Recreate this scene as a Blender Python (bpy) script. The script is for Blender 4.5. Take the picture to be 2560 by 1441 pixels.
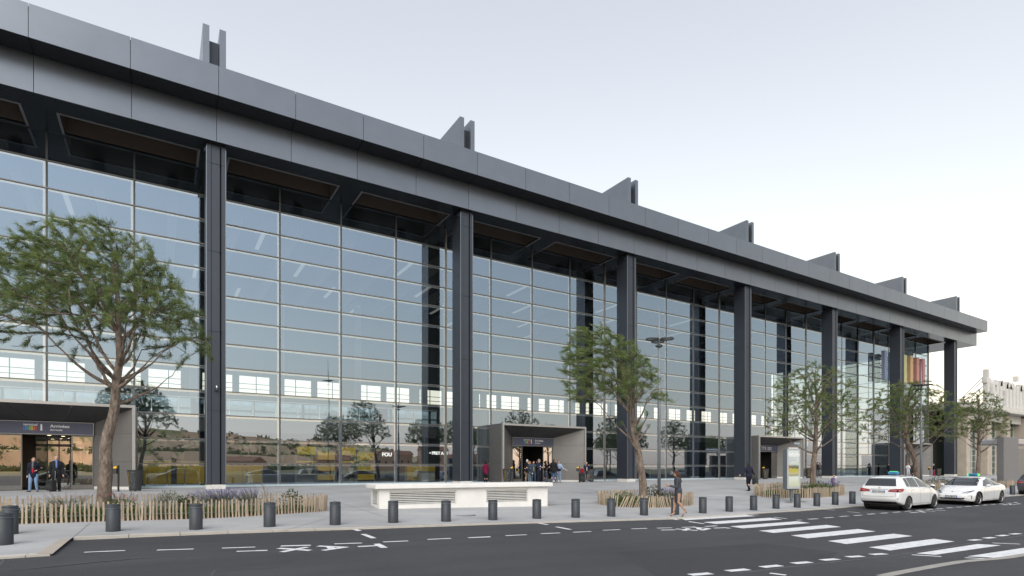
import bpy, bmesh, math, random
import numpy as np
from mathutils import Vector, Matrix, Quaternion
from mathutils.bvhtree import BVHTree

R = math.radians
rnd = random.Random(7)
for o in list(bpy.data.objects):
    bpy.data.objects.remove(o)
SC = bpy.context.scene
COL = SC.collection

# ------------------------------------------------------------------ camera, world, sun, exposure
# world axes: x runs along the glass front, y into the building, z up (metres); hall floor = 0
CZ = 1.15
YAW = math.atan2(1421.0, 2295.0)
cam_d = bpy.data.cameras.new('camera')
cam_d.sensor_width = 36.0
cam_d.lens = 36.0 * 1421.0 / 2560.0
cam_d.shift_y = 449.0 / 2560.0
cam_d.clip_start = 0.1
cam_d.clip_end = 6000.0
cam = bpy.data.objects.new('camera', cam_d)
cam.location = (0, 0, CZ)
cam.rotation_euler = (R(90), 0, -YAW)
YAW_R = -math.atan2(1421.0, 2295.0)
COL.objects.link(cam)
SC.camera = cam

SUN_ELEV = 42.0
SUN_AZ = math.atan2(-0.66, -0.75)         # high behind the camera, veiled: soft even light
W = bpy.data.worlds.new('World')
SC.world = W
W.use_nodes = True
wn = W.node_tree
sky = wn.nodes.new('ShaderNodeTexSky')
sky.sky_type = 'NISHITA'
sky.sun_disc = False
sky.sun_elevation = R(SUN_ELEV)
sky.sun_rotation = SUN_AZ
sky.altitude = 50
sky.air_density = 2.6
sky.dust_density = 0.3
sky.ozone_density = 3.0
bg = wn.nodes['Background']
bg.inputs['Strength'].default_value = 0.15
hs_n = wn.nodes.new('ShaderNodeHueSaturation')     # thin high haze: the sky is paler than clear air
hs_n.inputs['Saturation'].default_value = 0.43
wn.links.new(sky.outputs['Color'], hs_n.inputs['Color'])
tn = wn.nodes.new('ShaderNodeVectorMath'); tn.operation = 'MULTIPLY'; tn.inputs[1].default_value = (1.07, 1.0, 1.0)
wn.links.new(hs_n.outputs['Color'], tn.inputs[0])
wn.links.new(tn.outputs['Vector'], bg.inputs['Color'])
sun_d = bpy.data.lights.new('sun', 'SUN')
sun_d.energy = 1.5
sun_d.angle = R(50)
sun_d.color = (1.0, 0.94, 0.86)
sun = bpy.data.objects.new('sun', sun_d)
sdir = Vector((math.sin(SUN_AZ) * math.cos(R(SUN_ELEV)), math.cos(SUN_AZ) * math.cos(R(SUN_ELEV)), math.sin(R(SUN_ELEV))))
sun.rotation_euler = sdir.to_track_quat('Z', 'Y').to_euler()
sun.location = sdir * 300
COL.objects.link(sun)
SC.view_settings.view_transform = 'Standard'
SC.view_settings.look = 'None'
SC.view_settings.exposure = 0.56
SC.view_settings.gamma = 1.0
SC.view_settings.use_curve_mapping = False
SC.render.engine = 'CYCLES'
SC.cycles.max_bounces = 8
SC.cycles.transparent_max_bounces = 12
SC.cycles.diffuse_bounces = 3
SC.cycles.glossy_bounces = 4
SC.cycles.caustics_reflective = False
SC.cycles.caustics_refractive = False
SC.cycles.sample_clamp_indirect = 6.0
SC.cycles.use_denoising = True

# ------------------------------------------------------------------ places on the ground
FPX, HPX, CXP = 1421.0, 1169.5, 1280.0
_L = math.hypot(2295.0, FPX)
DS, DC = 2295.0 / _L, FPX / _L

def ray(px, py):
    a = (px - CXP) / FPX
    return (a * DS + DC, -a * DC + DS, (HPX - py) / FPX)

def zk(u):
    return -0.39 - 0.36 * max(0.0, min(1.0, (u + 1) / 25.0))

def gz(u, v):
    return zk(u) * max(0.0, min(1.0, (29.0 - v) / 14.4))

def at(px, py):
    r = ray(px, py)
    z = -0.4
    for _ in range(50):
        t = (z - CZ) / r[2]
        z = 0.5 * z + 0.5 * gz(r[0] * t, r[1] * t)
    return Vector((r[0] * t, r[1] * t, z))

def at_road(px, py):
    r = ray(px, py)
    z = -0.5
    for _ in range(30):
        t = (z - CZ) / r[2]
        z = zk(r[0] * t) - 0.03
    return Vector((r[0] * t, r[1] * t, z))

# ------------------------------------------------------------------ objects
def tag(o, label=None, cat=None, group=None, kind=None):
    if label: o['label'] = label
    if cat: o['category'] = cat
    if group: o['group'] = group
    if kind: o['kind'] = kind
    return o

def empty(name, loc=(0, 0, 0), rz=0.0, label=None, cat=None, group=None):
    o = bpy.data.objects.new(name, None)
    o.location = loc
    o.rotation_euler = (0, 0, rz)
    o.empty_display_size = 0.2
    COL.objects.link(o)
    return tag(o, label, cat, group)

def copy_tree(o, parent=None):
    c = o.copy()
    COL.objects.link(c)
    if parent is not None:
        c.parent = parent
    for ch in KIDS.get(o.name, []):
        copy_tree(ch, c)
    return c

KIDS = {}
def adopt(child, parent):
    child.parent = parent
    KIDS.setdefault(parent.name, []).append(child)

def link_mesh(name, me, parent=None, loc=None, rot=None):
    o = bpy.data.objects.new(name, me)
    COL.objects.link(o)
    if loc is not None: o.location = loc
    if rot is not None: o.rotation_euler = rot
    if parent is not None: adopt(o, parent)
    return o

class MB:
    """collects simple solids and links them as ONE mesh object"""
    def __init__(s):
        s.v, s.f, s.m = [], [], []
    def poly(s, pts, m=0):
        i = len(s.v)
        s.v += [tuple(p) for p in pts]
        s.f.append(tuple(range(i, i + len(pts))))
        s.m.append(m)
        return s
    def faces(s, pts, fs, m=0):
        i = len(s.v)
        s.v += [tuple(p) for p in pts]
        for f in fs:
            s.f.append(tuple(i + k for k in f)); s.m.append(m)
        return s
    def box(s, x0, x1, y0, y1, z0, z1, m=0, M=None):
        p = [(x0, y0, z0), (x1, y0, z0), (x1, y1, z0), (x0, y1, z0), (x0, y0, z1), (x1, y0, z1), (x1, y1, z1), (x0, y1, z1)]
        if M is not None: p = [tuple(M @ Vector(q)) for q in p]
        return s.faces(p, [(0, 3, 2, 1), (4, 5, 6, 7), (0, 1, 5, 4), (1, 2, 6, 5), (2, 3, 7, 6), (3, 0, 4, 7)], m)
    def bevbox(s, x0, x1, y0, y1, z0, z1, b, m=0, M=None):
        """box with chamfered vertical and horizontal edges"""
        pts = []
        for z, k in ((z0, b), (z0 + b, 0), (z1 - b, 0), (z1, b)):
            for (x, y) in ((x0 + b, y0 + 0), (x1 - b, y0), (x1, y0 + b), (x1, y1 - b), (x1 - b, y1), (x0 + b, y1), (x0, y1 - b), (x0, y0 + b)):
                cx, cy = (x0 + x1) / 2, (y0 + y1) / 2
                fx = 1 - k / max(1e-6, (x1 - x0) / 2); fy = 1 - k / max(1e-6, (y1 - y0) / 2)
                pts.append((cx + (x - cx) * fx, cy + (y - cy) * fy, z))
        if M is not None: pts = [tuple(M @ Vector(q)) for q in pts]
        fs = [tuple(reversed(range(8))), tuple(range(24, 32))]
        for l in range(3):
            for k in range(8):
                a = l * 8 + k; c = l * 8 + (k + 1) % 8
                fs.append((a, c, c + 8, a + 8))
        return s.faces(pts, fs, m)
    def tube(s, pts, rad, n=6, m=0, caps=True, flat=None):
        P = [Vector(p) for p in pts]
        if not hasattr(rad, '__len__'): rad = [rad] * len(P)
        ring = []
        up = None
        for i, p in enumerate(P):
            d = (P[min(i + 1, len(P) - 1)] - P[max(i - 1, 0)])
            d = d.normalized() if d.length > 1e-9 else Vector((0, 0, 1))
            if up is None:
                up = Vector((1, 0, 0)) if abs(d.x) < 0.8 else Vector((0, 1, 0))
            a = (up - d * up.dot(d)).normalized()
            up = a
            b = d.cross(a)
            rr = rad[i]
            ra, rb = rr if hasattr(rr, '__len__') else (rr, rr)
            ring.append([p + a * (ra * math.cos(2 * math.pi * k / n)) + b * (rb * math.sin(2 * math.pi * k / n)) for k in range(n)])
        pts2 = [q for rg in ring for q in rg]
        fs = []
        for i in range(len(P) - 1):
            for k in range(n):
                fs.append((i * n + k, i * n + (k + 1) % n, (i + 1) * n + (k + 1) % n, (i + 1) * n + k))
        if caps:
            fs.append(tuple(reversed(range(n))))
            fs.append(tuple(range((len(P) - 1) * n, len(P) * n)))
        return s.faces(pts2, fs, m)
    def limb(s, pts, rad, n=10, m=0):
        """tube with rounded ends"""
        P = [Vector(p) for p in pts]
        rad = list(rad) if hasattr(rad, '__len__') else [rad] * len(P)
        g = lambda r: r if hasattr(r, '__len__') else (r, r)
        d0 = (P[0] - P[1]).normalized(); d1 = (P[-1] - P[-2]).normalized()
        r0, r1 = g(rad[0]), g(rad[-1])
        q, rr = [], []
        for ang in (80, 45):
            q.append(P[0] + d0 * (min(r0) * math.sin(R(ang)))); rr.append((r0[0] * math.cos(R(ang)), r0[1] * math.cos(R(ang))))
        q += P; rr += [g(r) for r in rad]
        for ang in (45, 80):
            q.append(P[-1] + d1 * (min(r1) * math.sin(R(ang)))); rr.append((r1[0] * math.cos(R(ang)), r1[1] * math.cos(R(ang))))
        return s.tube(q, rr, n, m)
    def ellip(s, c, r, n=10, l=7, m=0, M=None):
        c = Vector(c)
        pts, fs = [], []
        for i in range(1, l):
            th = math.pi * i / l
            for k in range(n):
                ph = 2 * math.pi * k / n
                q = Vector((r[0] * math.sin(th) * math.cos(ph), r[1] * math.sin(th) * math.sin(ph), -r[2] * math.cos(th)))
                if M is not None: q = M @ q
                pts.append(c + q)
        b, t = Vector((0, 0, -r[2])), Vector((0, 0, r[2]))
        if M is not None: b, t = M @ b, M @ t
        pts += [c + b, c + t]
        nb = (l - 1) * n
        for i in range(l - 2):
            for k in range(n):
                fs.append((i * n + k, i * n + (k + 1) % n, (i + 1) * n + (k + 1) % n, (i + 1) * n + k))
        for k in range(n):
            fs.append((nb, (k + 1) % n, k))
            fs.append((nb + 1, (l - 2) * n + k, (l - 2) * n + (k + 1) % n))
        return s.faces(pts, fs, m)
    def lathe(s, prof, n=20, m=0, c=(0, 0, 0), axis='z'):
        pts, fs = [], []
        for (r, z) in prof:
            for k in range(n):
                a = 2 * math.pi * k / n
                if axis == 'z': q = (c[0] + r * math.cos(a), c[1] + r * math.sin(a), c[2] + z)
                else: q = (c[0] + r * math.cos(a), c[1] + z, c[2] + r * math.sin(a))
                pts.append(q)
        L = len(prof)
        for i in range(L - 1):
            for k in range(n):
                f = (i * n + k, i * n + (k + 1) % n, (i + 1) * n + (k + 1) % n, (i + 1) * n + k)
                fs.append(f if axis == 'z' else tuple(reversed(f)))
        return s.faces(pts, fs, m)
    def prism(s, outline, z0, z1, m=0, M=None):
        """outline in x,y extruded in z"""
        n = len(outline)
        p = [(x, y, z0) for x, y in outline] + [(x, y, z1) for x, y in outline]
        if M is not None: p = [tuple(M @ Vector(q)) for q in p]
        return s.faces(p, [tuple(reversed(range(n))), tuple(range(n, 2 * n))] + [(k, (k + 1) % n, n + (k + 1) % n, n + k) for k in range(n)], m)
    def mesh(s, name, mats, smooth=False):
        me = bpy.data.meshes.new(name)
        me.from_pydata(s.v, [], s.f)
        if not isinstance(mats, (list, tuple)): mats = [mats]
        for q in mats: me.materials.append(q)
        if len(mats) > 1: me.polygons.foreach_set('material_index', s.m)
        if smooth: me.polygons.foreach_set('use_smooth', [True] * len(s.f))
        me.update()
        return me
    def build(s, name, mats, parent=None, smooth=False, loc=None, rot=None):
        return link_mesh(name, s.mesh(name, mats, smooth), parent, loc, rot)

# ------------------------------------------------------------------ materials
def mat(name, col, rough=0.6, metal=0.0, var=0.10, scale=3.0, bump=0.0, bscale=60.0, spec=0.5, col2=None, detail=6.0, obj_var=0.0, emit=None, stretch=None, stain=None, bdist=0.02):
    m = bpy.data.materials.new(name)
    m.use_nodes = True
    nt = m.node_tree
    b = nt.nodes['Principled BSDF']
    b.inputs['Roughness'].default_value = rough
    b.inputs['Metallic'].default_value = metal
    b.inputs['Specular IOR Level'].default_value = spec
    tc = nt.nodes.new('ShaderNodeTexCoord')
    src = tc.outputs['Object']
    if stretch:
        mp = nt.nodes.new('ShaderNodeMapping')
        mp.inputs['Scale'].default_value = stretch
        nt.links.new(src, mp.inputs['Vector'])
        src = mp.outputs['Vector']
    nz = nt.nodes.new('ShaderNodeTexNoise')
    nz.inputs['Scale'].default_value = scale
    nz.inputs['Detail'].default_value = detail
    nz.inputs['Roughness'].default_value = 0.6
    nt.links.new(src, nz.inputs['Vector'])
    cr = nt.nodes.new('ShaderNodeValToRGB')
    c2 = col2 if col2 else tuple(min(1, c * (1 + var)) for c in col)
    c1 = col if col2 else tuple(c * (1 - var) for c in col)
    cr.color_ramp.elements[0].position = 0.3
    cr.color_ramp.elements[1].position = 0.7
    cr.color_ramp.elements[0].color = (*c1, 1)
    cr.color_ramp.elements[1].color = (*c2, 1)
    nt.links.new(nz.outputs['Fac'], cr.inputs['Fac'])
    out = cr.outputs['Color']
    if stain:
        # broad wear: (scale, strength, stretch)
        mp2 = nt.nodes.new('ShaderNodeMapping'); mp2.inputs['Scale'].default_value = stain[2]
        nt.links.new(tc.outputs['Object'], mp2.inputs['Vector'])
        n3 = nt.nodes.new('ShaderNodeTexNoise'); n3.inputs['Scale'].default_value = stain[0]; n3.inputs['Detail'].default_value = 8; n3.inputs['Roughness'].default_value = 0.65
        nt.links.new(mp2.outputs['Vector'], n3.inputs['Vector'])
        m3 = nt.nodes.new('ShaderNodeMapRange'); m3.inputs['From Min'].default_value = 0.38; m3.inputs['From Max'].default_value = 0.62
        m3.inputs['To Min'].default_value = 1 - stain[1]; m3.inputs['To Max'].default_value = 1 + stain[1] * 0.6
        nt.links.new(n3.outputs['Fac'], m3.inputs['Value'])
        x3 = nt.nodes.new('ShaderNodeVectorMath'); x3.operation = 'SCALE'
        nt.links.new(out, x3.inputs[0]); nt.links.new(m3.outputs['Result'], x3.inputs['Scale'])
        out = x3.outputs['Vector']
    if obj_var:
        oi = nt.nodes.new('ShaderNodeObjectInfo')
        mr = nt.nodes.new('ShaderNodeMapRange')
        mr.inputs['To Min'].default_value = 1 - obj_var
        mr.inputs['To Max'].default_value = 1 + obj_var
        nt.links.new(oi.outputs['Random'], mr.inputs['Value'])
        mx = nt.nodes.new('ShaderNodeVectorMath'); mx.operation = 'SCALE'
        nt.links.new(out, mx.inputs[0]); nt.links.new(mr.outputs['Result'], mx.inputs['Scale'])
        out = mx.outputs['Vector']
    nt.links.new(out, b.inputs['Base Color'])
    if bump:
        n2 = nt.nodes.new('ShaderNodeTexNoise')
        n2.inputs['Scale'].default_value = bscale
        n2.inputs['Detail'].default_value = 8
        nt.links.new(src, n2.inputs['Vector'])
        bp = nt.nodes.new('ShaderNodeBump')
        bp.inputs['Strength'].default_value = bump
        bp.inputs['Distance'].default_value = bdist
        nt.links.new(n2.outputs['Fac'], bp.inputs['Height'])
        nt.links.new(bp.outputs['Normal'], b.inputs['Normal'])
    if emit:
        b.inputs['Emission Color'].default_value = (*emit[0], 1)
        b.inputs['Emission Strength'].default_value = emit[1]
    return m

def glass_mat(name, tint, refl, refl_tint=(1, 1, 1), wave=0.0016, wscale=0.5, fres=0.5):
    m = bpy.data.materials.new(name)
    m.use_nodes = True
    nt = m.node_tree
    nt.nodes.remove(nt.nodes['Principled BSDF'])
    out = nt.nodes['Material Output']
    tr = nt.nodes.new('ShaderNodeBsdfTransparent'); tr.inputs['Color'].default_value = (*tint, 1)
    gl = nt.nodes.new('ShaderNodeBsdfGlossy'); gl.inputs['Color'].default_value = (*refl_tint, 1); gl.inputs['Roughness'].default_value = 0.0
    mx = nt.nodes.new('ShaderNodeMixShader')
    fr = nt.nodes.new('ShaderNodeFresnel'); fr.inputs['IOR'].default_value = 1.5
    ma = nt.nodes.new('ShaderNodeMath'); ma.operation = 'MULTIPLY_ADD'
    ma.inputs[1].default_value = fres; ma.inputs[2].default_value = refl
    ma.use_clamp = True
    nt.links.new(fr.outputs['Fac'], ma.inputs[0])
    nt.links.new(ma.outputs['Value'], mx.inputs['Fac'])
    nt.links.new(tr.outputs['BSDF'], mx.inputs[1]); nt.links.new(gl.outputs['BSDF'], mx.inputs[2])
    nt.links.new(mx.outputs['Shader'], out.inputs['Surface'])
    tc = nt.nodes.new('ShaderNodeTexCoord'); oi = nt.nodes.new('ShaderNodeObjectInfo')
    va = nt.nodes.new('ShaderNodeVectorMath'); va.operation = 'MULTIPLY_ADD'
    va.inputs[1].default_value = (13, 7, 29)
    nt.links.new(oi.outputs['Random'], va.inputs[0]); nt.links.new(tc.outputs['Object'], va.inputs[2])
    nz = nt.nodes.new('ShaderNodeTexNoise'); nz.inputs['Scale'].default_value = wscale; nz.inputs['Detail'].default_value = 1.5
    nt.links.new(va.outputs['Vector'], nz.inputs['Vector'])
    bp = nt.nodes.new('ShaderNodeBump'); bp.inputs['Strength'].default_value = 1.0; bp.inputs['Distance'].default_value = wave
    nt.links.new(nz.outputs['Fac'], bp.inputs['Height'])
    nt.links.new(bp.outputs['Normal'], gl.inputs['Normal'])
    return m

def emit_mat(name, col, k):
    m = bpy.data.materials.new(name); m.use_nodes = True
    b = m.node_tree.nodes['Principled BSDF']
    b.inputs['Base Color'].default_value = (*[c * 0.5 for c in col], 1)
    b.inputs['Emission Color'].default_value = (*col, 1)
    b.inputs['Emission Strength'].default_value = k
    return m

M = {}
M['fascia'] = mat('fascia metal', (0.168, 0.186, 0.216), 0.30, 0.65, 0.05, 0.8, obj_var=0.035)
M['column'] = mat('column metal', (0.05, 0.059, 0.076), 0.45, 0.5, 0.06, 1.2, obj_var=0.04)
M['strip'] = mat('column edge metal', (0.22, 0.24, 0.27), 0.3, 0.7, 0.05, 1.2)
M['gap'] = mat('dark joint', (0.015, 0.016, 0.018), 0.8)
M['soffit'] = mat('dark soffit metal', (0.06, 0.066, 0.075), 0.22, 0.6, 0.08, 1.0)
M['coffer'] = mat('tan coffer lining', (0.17, 0.135, 0.11), 0.6, 0.0, 0.06, 2.0)
M['coffer_frame'] = mat('coffer frame', (0.30, 0.30, 0.31), 0.5, 0.3)
M['frame'] = mat('warm grey aluminium', (0.185, 0.18, 0.175), 0.38, 0.5, 0.05, 2.0)
M['mullion'] = mat('dark mullion gasket', (0.10, 0.11, 0.12), 0.5, 0.3)
M['glass'] = glass_mat('facade glass', (0.66, 0.73, 0.74), 0.27, (0.64, 0.80, 1.0), wave=0.0026, wscale=0.45, fres=1.2)
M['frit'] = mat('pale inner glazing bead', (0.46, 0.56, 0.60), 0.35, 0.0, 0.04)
M['door_glass'] = glass_mat('door glass', (0.6, 0.66, 0.64), 0.52, (1, 0.97, 0.92), wave=0.0006)
M['portal'] = mat('portal grey cladding', (0.195, 0.19, 0.185), 0.42, 0.4, 0.05, 1.5, obj_var=0.04)
M['portal_edge'] = mat('portal light trim', (0.42, 0.41, 0.40), 0.35, 0.6, 0.05)
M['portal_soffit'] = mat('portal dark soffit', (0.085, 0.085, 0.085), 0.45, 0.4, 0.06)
M['sign'] = mat('slate blue sign panel', (0.085, 0.09, 0.14), 0.5, 0.0, 0.04)
M['white'] = mat('white paint', (0.80, 0.80, 0.80), 0.5, 0.0, 0.03)
M['plinth'] = mat('pale concrete plinth', (0.62, 0.61, 0.58), 0.7, 0.0, 0.08, 4.0)
M['dark'] = mat('dark interior wall', (0.05, 0.05, 0.05), 0.7)
M['wood'] = mat('brown interior panelling', (0.16, 0.12, 0.085), 0.55, 0, 0.15, 2.0)
M['steel'] = mat('brushed steel', (0.45, 0.45, 0.46), 0.35, 0.8, 0.05)
M['black'] = mat('black metal', (0.02, 0.021, 0.023), 0.45, 0.2)
M['yellow'] = mat('mustard yellow panel', (0.52, 0.36, 0.035), 0.5, 0, 0.06, 2.0)
M['yellow_bright'] = mat('signal yellow', (0.75, 0.45, 0.02), 0.5)
# ------------------------------------------------------------------ lettering
TXT = {}
def text_mesh(s, bold=0.0, extrude=0.02):
    key = (s, bold, extrude)
    if key in TXT: return TXT[key]
    cu = bpy.data.curves.new('t', 'FONT')
    cu.body = s; cu.size = 1.0; cu.offset = bold; cu.extrude = extrude; cu.resolution_u = 3
    o = bpy.data.objects.new('t', cu); COL.objects.link(o)
    dg = bpy.context.evaluated_depsgraph_get(); dg.update()
    me = bpy.data.meshes.new_from_object(o.evaluated_get(dg))
    bpy.data.objects.remove(o)
    TXT[key] = me
    return me

def put_text(name, s, x, y, z, h, parent, material, bold=0.012, sx=1.0, extrude=0.02, rz=0.0, depth=1.0):
    """stands upright facing -y; h = cap height in metres (font cap height is about 0.7)"""
    me = text_mesh(s, bold, extrude).copy()
    k = h / 0.7
    Mx = Matrix.Rotation(rz, 4, 'Z') @ Matrix.Rotation(R(90), 4, 'X') @ Matrix.Diagonal((k * sx, k, depth, 1))
    me.transform(Mx)
    me.materials.clear(); me.materials.append(material)
    return link_mesh(name, me, parent, (x, y, z))

def text_width(s, h, sx=1.0, bold=0.012):
    me = text_mesh(s, bold)
    return max(v.co.x for v in me.vertices) * h / 0.7 * sx

for s_ in ('terminal', '1', 'Arrivées', 'Arrivals', 'Départs', 'Departures'): text_mesh(s_, 0.012, 0.02)

# ------------------------------------------------------------------ ground, kerb, road
KERB = [(-60, 12.9), (-2.33, 12.9), (-1.66, 12.92), (-1.6, 15.45), (2.0, 15.3), (4.5, 15.03), (9.1, 14.68), (12.5, 14.2), (15.4, 13.85), (18.5, 14.05), (21.5, 14.5), (25, 14.72), (29, 14.78), (40, 14.8), (70, 14.8), (180, 14.8)]
def kerb_v(u):
    for (a, va), (b, vb) in zip(KERB, KERB[1:]):
        if a <= u <= b: return va + (vb - va) * (u - a) / (b - a)
    return 14.8

M['plaza'] = mat('pale concrete paving', (0.31, 0.315, 0.32), 0.85, 0, 0.13, 0.35, bump=0.25, bscale=45, col2=(0.41, 0.41, 0.41), detail=10, stain=(0.9, 0.10, (0.35, 1.0, 1.0)))
M['asphalt'] = mat('dark asphalt', (0.036, 0.037, 0.041), 0.9, 0, 0.1, 0.30, bump=0.5, bscale=130, col2=(0.052, 0.053, 0.058), detail=12, stain=(0.8, 0.16, (0.12, 1.0, 1.0)))
M['kerb'] = mat('beige kerb stone', (0.42, 0.39, 0.35), 0.8, 0, 0.1, 3.0, bump=0.2, col2=(0.50, 0.47, 0.42))
M['tan'] = mat('tan kerb ramp concrete', (0.33, 0.29, 0.245), 0.85, 0, 0.1, 1.5, bump=0.2, col2=(0.40, 0.355, 0.30))
M['paint'] = mat('white road paint', (0.50, 0.51, 0.52), 0.7, 0, 0.1, 6.0, col2=(0.76, 0.77, 0.78), detail=12)
M['soil'] = mat('brown planting soil', (0.09, 0.065, 0.045), 0.95, 0, 0.3, 6.0, bump=0.8, bscale=30)

def speckle(m, scale, lo, hi, col):
    nt = m.node_tree; b = nt.nodes['Principled BSDF']; src = b.inputs['Base Color'].links[0].from_socket
    tc = nt.nodes.new('ShaderNodeTexCoord'); v = nt.nodes.new('ShaderNodeTexNoise'); v.inputs['Scale'].default_value = scale; v.inputs['Detail'].default_value = 4; v.inputs['Roughness'].default_value = .8
    nt.links.new(tc.outputs['Object'], v.inputs['Vector'])
    r = nt.nodes.new('ShaderNodeMapRange'); r.inputs['From Min'].default_value = lo; r.inputs['From Max'].default_value = hi
    nt.links.new(v.outputs['Fac'], r.inputs['Value'])
    x = nt.nodes.new('ShaderNodeMix'); x.data_type = 'RGBA'; x.inputs['B'].default_value = (*col, 1)
    nt.links.new(r.outputs['Result'], x.inputs['Factor']); nt.links.new(src, x.inputs['A']); nt.links.new(x.outputs['Result'], b.inputs['Base Color'])
speckle(M['asphalt'], 14, .62, .74, (.10, .10, .105)); speckle(M['asphalt'], 2.2, .64, .74, (.028, .028, .030))
speckle(M['plaza'], 3.0, .63, .75, (.25, .25, .25)); speckle(M['plaza'], 0.7, .62, .80, (.27, .268, .26))
# road sheet
us = [-400, -200, -100, -60] + [x for x in range(-40, 61, 2)] + [80, 110, 160, 250, 400]
vs = [-90, -70, -40, -20, -10, -5, 0, 5, 10, 13, 15, 18]
mb = MB()
pts = [(u, v, zk(u) - 0.03 + (0 if v > -60 else -0.25)) for v in vs for u in us]
n = len(us)
mb.faces(pts, [(j * n + i, j * n + i + 1, (j + 1) * n + i + 1, (j + 1) * n + i) for j in range(len(vs) - 1) for i in range(n - 1)])
road = tag(mb.build('road', M['asphalt'], smooth=True), kind='structure')

# plaza sheet
us = sorted(set([-400, -200, -100, -60, -40, -20, -10, -6, -4] + [k[0] for k in KERB[1:]] + [x * 1.0 for x in range(-2, 60, 1)] + [70, 80, 90, 100, 130, 180, 400]))
mb = MB(); pts = []
fr = [0, 0.06, 0.2, 0.4, 0.6, 0.8]
for u in us:
    k = kerb_v(max(-60, min(180, u)))
    for f in fr: 
        v = k + 0.28 + (29 - k - 0.28) * f
        pts.append((u, v, gz(u, v)))
    for v in (29, 37, 64, 140): pts.append((u, v, -0.0 if v < 50 else -0.02))
n = len(fr) + 4
mb.faces(pts, [(i * n + j, (i + 1) * n + j, (i + 1) * n + j + 1, i * n + j + 1) for i in range(len(us) - 1) for j in range(n - 1)])
plaza = tag(mb.build('plaza', M['plaza'], smooth=True), kind='structure')
# far ground: one sheet to the horizon, under the rest
mb = MB()
M['earth'] = mat('dry ground', (0.26, 0.20, 0.11), 0.95, 0, 0.25, 0.02, col2=(0.16, 0.15, 0.07))
mb.poly([(-4000, -4000, -1.4), (4000, -4000, -1.4), (4000, 4000, -1.4), (-4000, 4000, -1.4)])
tag(mb.build('ground', M['earth']), kind='structure')

# kerb stones, one object each, child of the pavement
kerb_line = []
u = -8.0
kp = []
def ksub(u0, u1, st):
    a = u0
    while a < u1 - 1e-6:
        kp.append((a, min(a + st, u1))); a += st
ksub(-14, -1.66, 1.0); ksub(-1.6, 60.4, 1.0)
for a, b in kp:
    va, vb = kerb_v(a), kerb_v(b)
    za, zb = gz(a, va), gz(b, vb)
    m_ = MB()
    g = 0.006
    p = [(a + g, va, za - 0.25), (b - g, vb, zb - 0.25), (b - g, vb + 0.279, zb - 0.25), (a + g, va + 0.279, za - 0.25),
         (a + g, va, za + 0.004), (b - g, vb, zb + 0.004), (b - g, vb + 0.279, zb + 0.006), (a + g, va + 0.279, za + 0.006)]
    m_.faces(p, [(0, 3, 2, 1), (4, 5, 6, 7), (0, 1, 5, 4), (1, 2, 6, 5), (2, 3, 7, 6), (3, 0, 4, 7)])
    m_.build('kerb_stone', M['kerb'], plaza)
# tan ramp at the step in the kerb
cr = [at(90, 1386), at(131, 1386), at(180, 1345.5), at(150, 1349)]
m_ = MB(); m_.poly([(p.x, p.y, p.z + 0.008) for p in cr]); m_.build('ramp_slab', M['tan'], plaza)
# long joints cut into the paving: narrow dark sawn lines
def joint(p, q, w=0.02):
    p, q = Vector(p), Vector(q); d = (q - p); nrm = Vector((-d.y, d.x, 0)).normalized() * w / 2
    k = max(1, int(d.length / 1.5)); m_ = MB()
    for i in range(k):
        a = p + d * i / k; b = p + d * (i + 1) / k
        m_.poly([(q_.x, q_.y, gz(q_.x, q_.y) + 0.004) for q_ in (a - nrm, b - nrm, b + nrm, a + nrm)])
    return m_.build('paving_joint', M['gap_paving'], plaza)
M['gap_paving'] = mat('paving joint', (0.20, 0.20, 0.195), 0.9)
for (pa, pb) in (((620, 1211), (900, 1235)), ((700, 1330), (870, 1281)), ((185, 1343), (225, 1308))):
    joint(at(*pa), at(*pb), 0.015)
for vv in (19.4, 24.2, 29.0, 33.0):
    joint((4 if vv < 21 else -25, vv, 0), (93, vv, 0), 0.03)
for uu in (6.0, 13.6, 21.2, 28.7, 36.2, 43.8, 51.3, 58.8):
    joint((uu, 15.8, 0), (uu, 34.0, 0), 0.02)
# round manhole cover
c = at(1162, 1288)
m_ = MB(); m_.lathe([(0.36, 0.005), (0.335, 0.006), (0.335, 0.005)], 28, 0, (c.x, c.y, c.z)); m_.lathe([(0.335, 0.005), (0.001, 0.006)], 28, 1, (c.x, c.y, c.z))
m_.build('manhole_cover', [M['gap'], M['plaza']], plaza)
for px, py in ((1970, 1256), (2005, 1255)):
    c = at(px, py); m_ = MB(); m_.lathe([(0.22, 0.006), (0.001, 0.016)], 20, 0, (c.x, c.y, c.z)); m_.build('utility_cover', M['black'], plaza)

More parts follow.
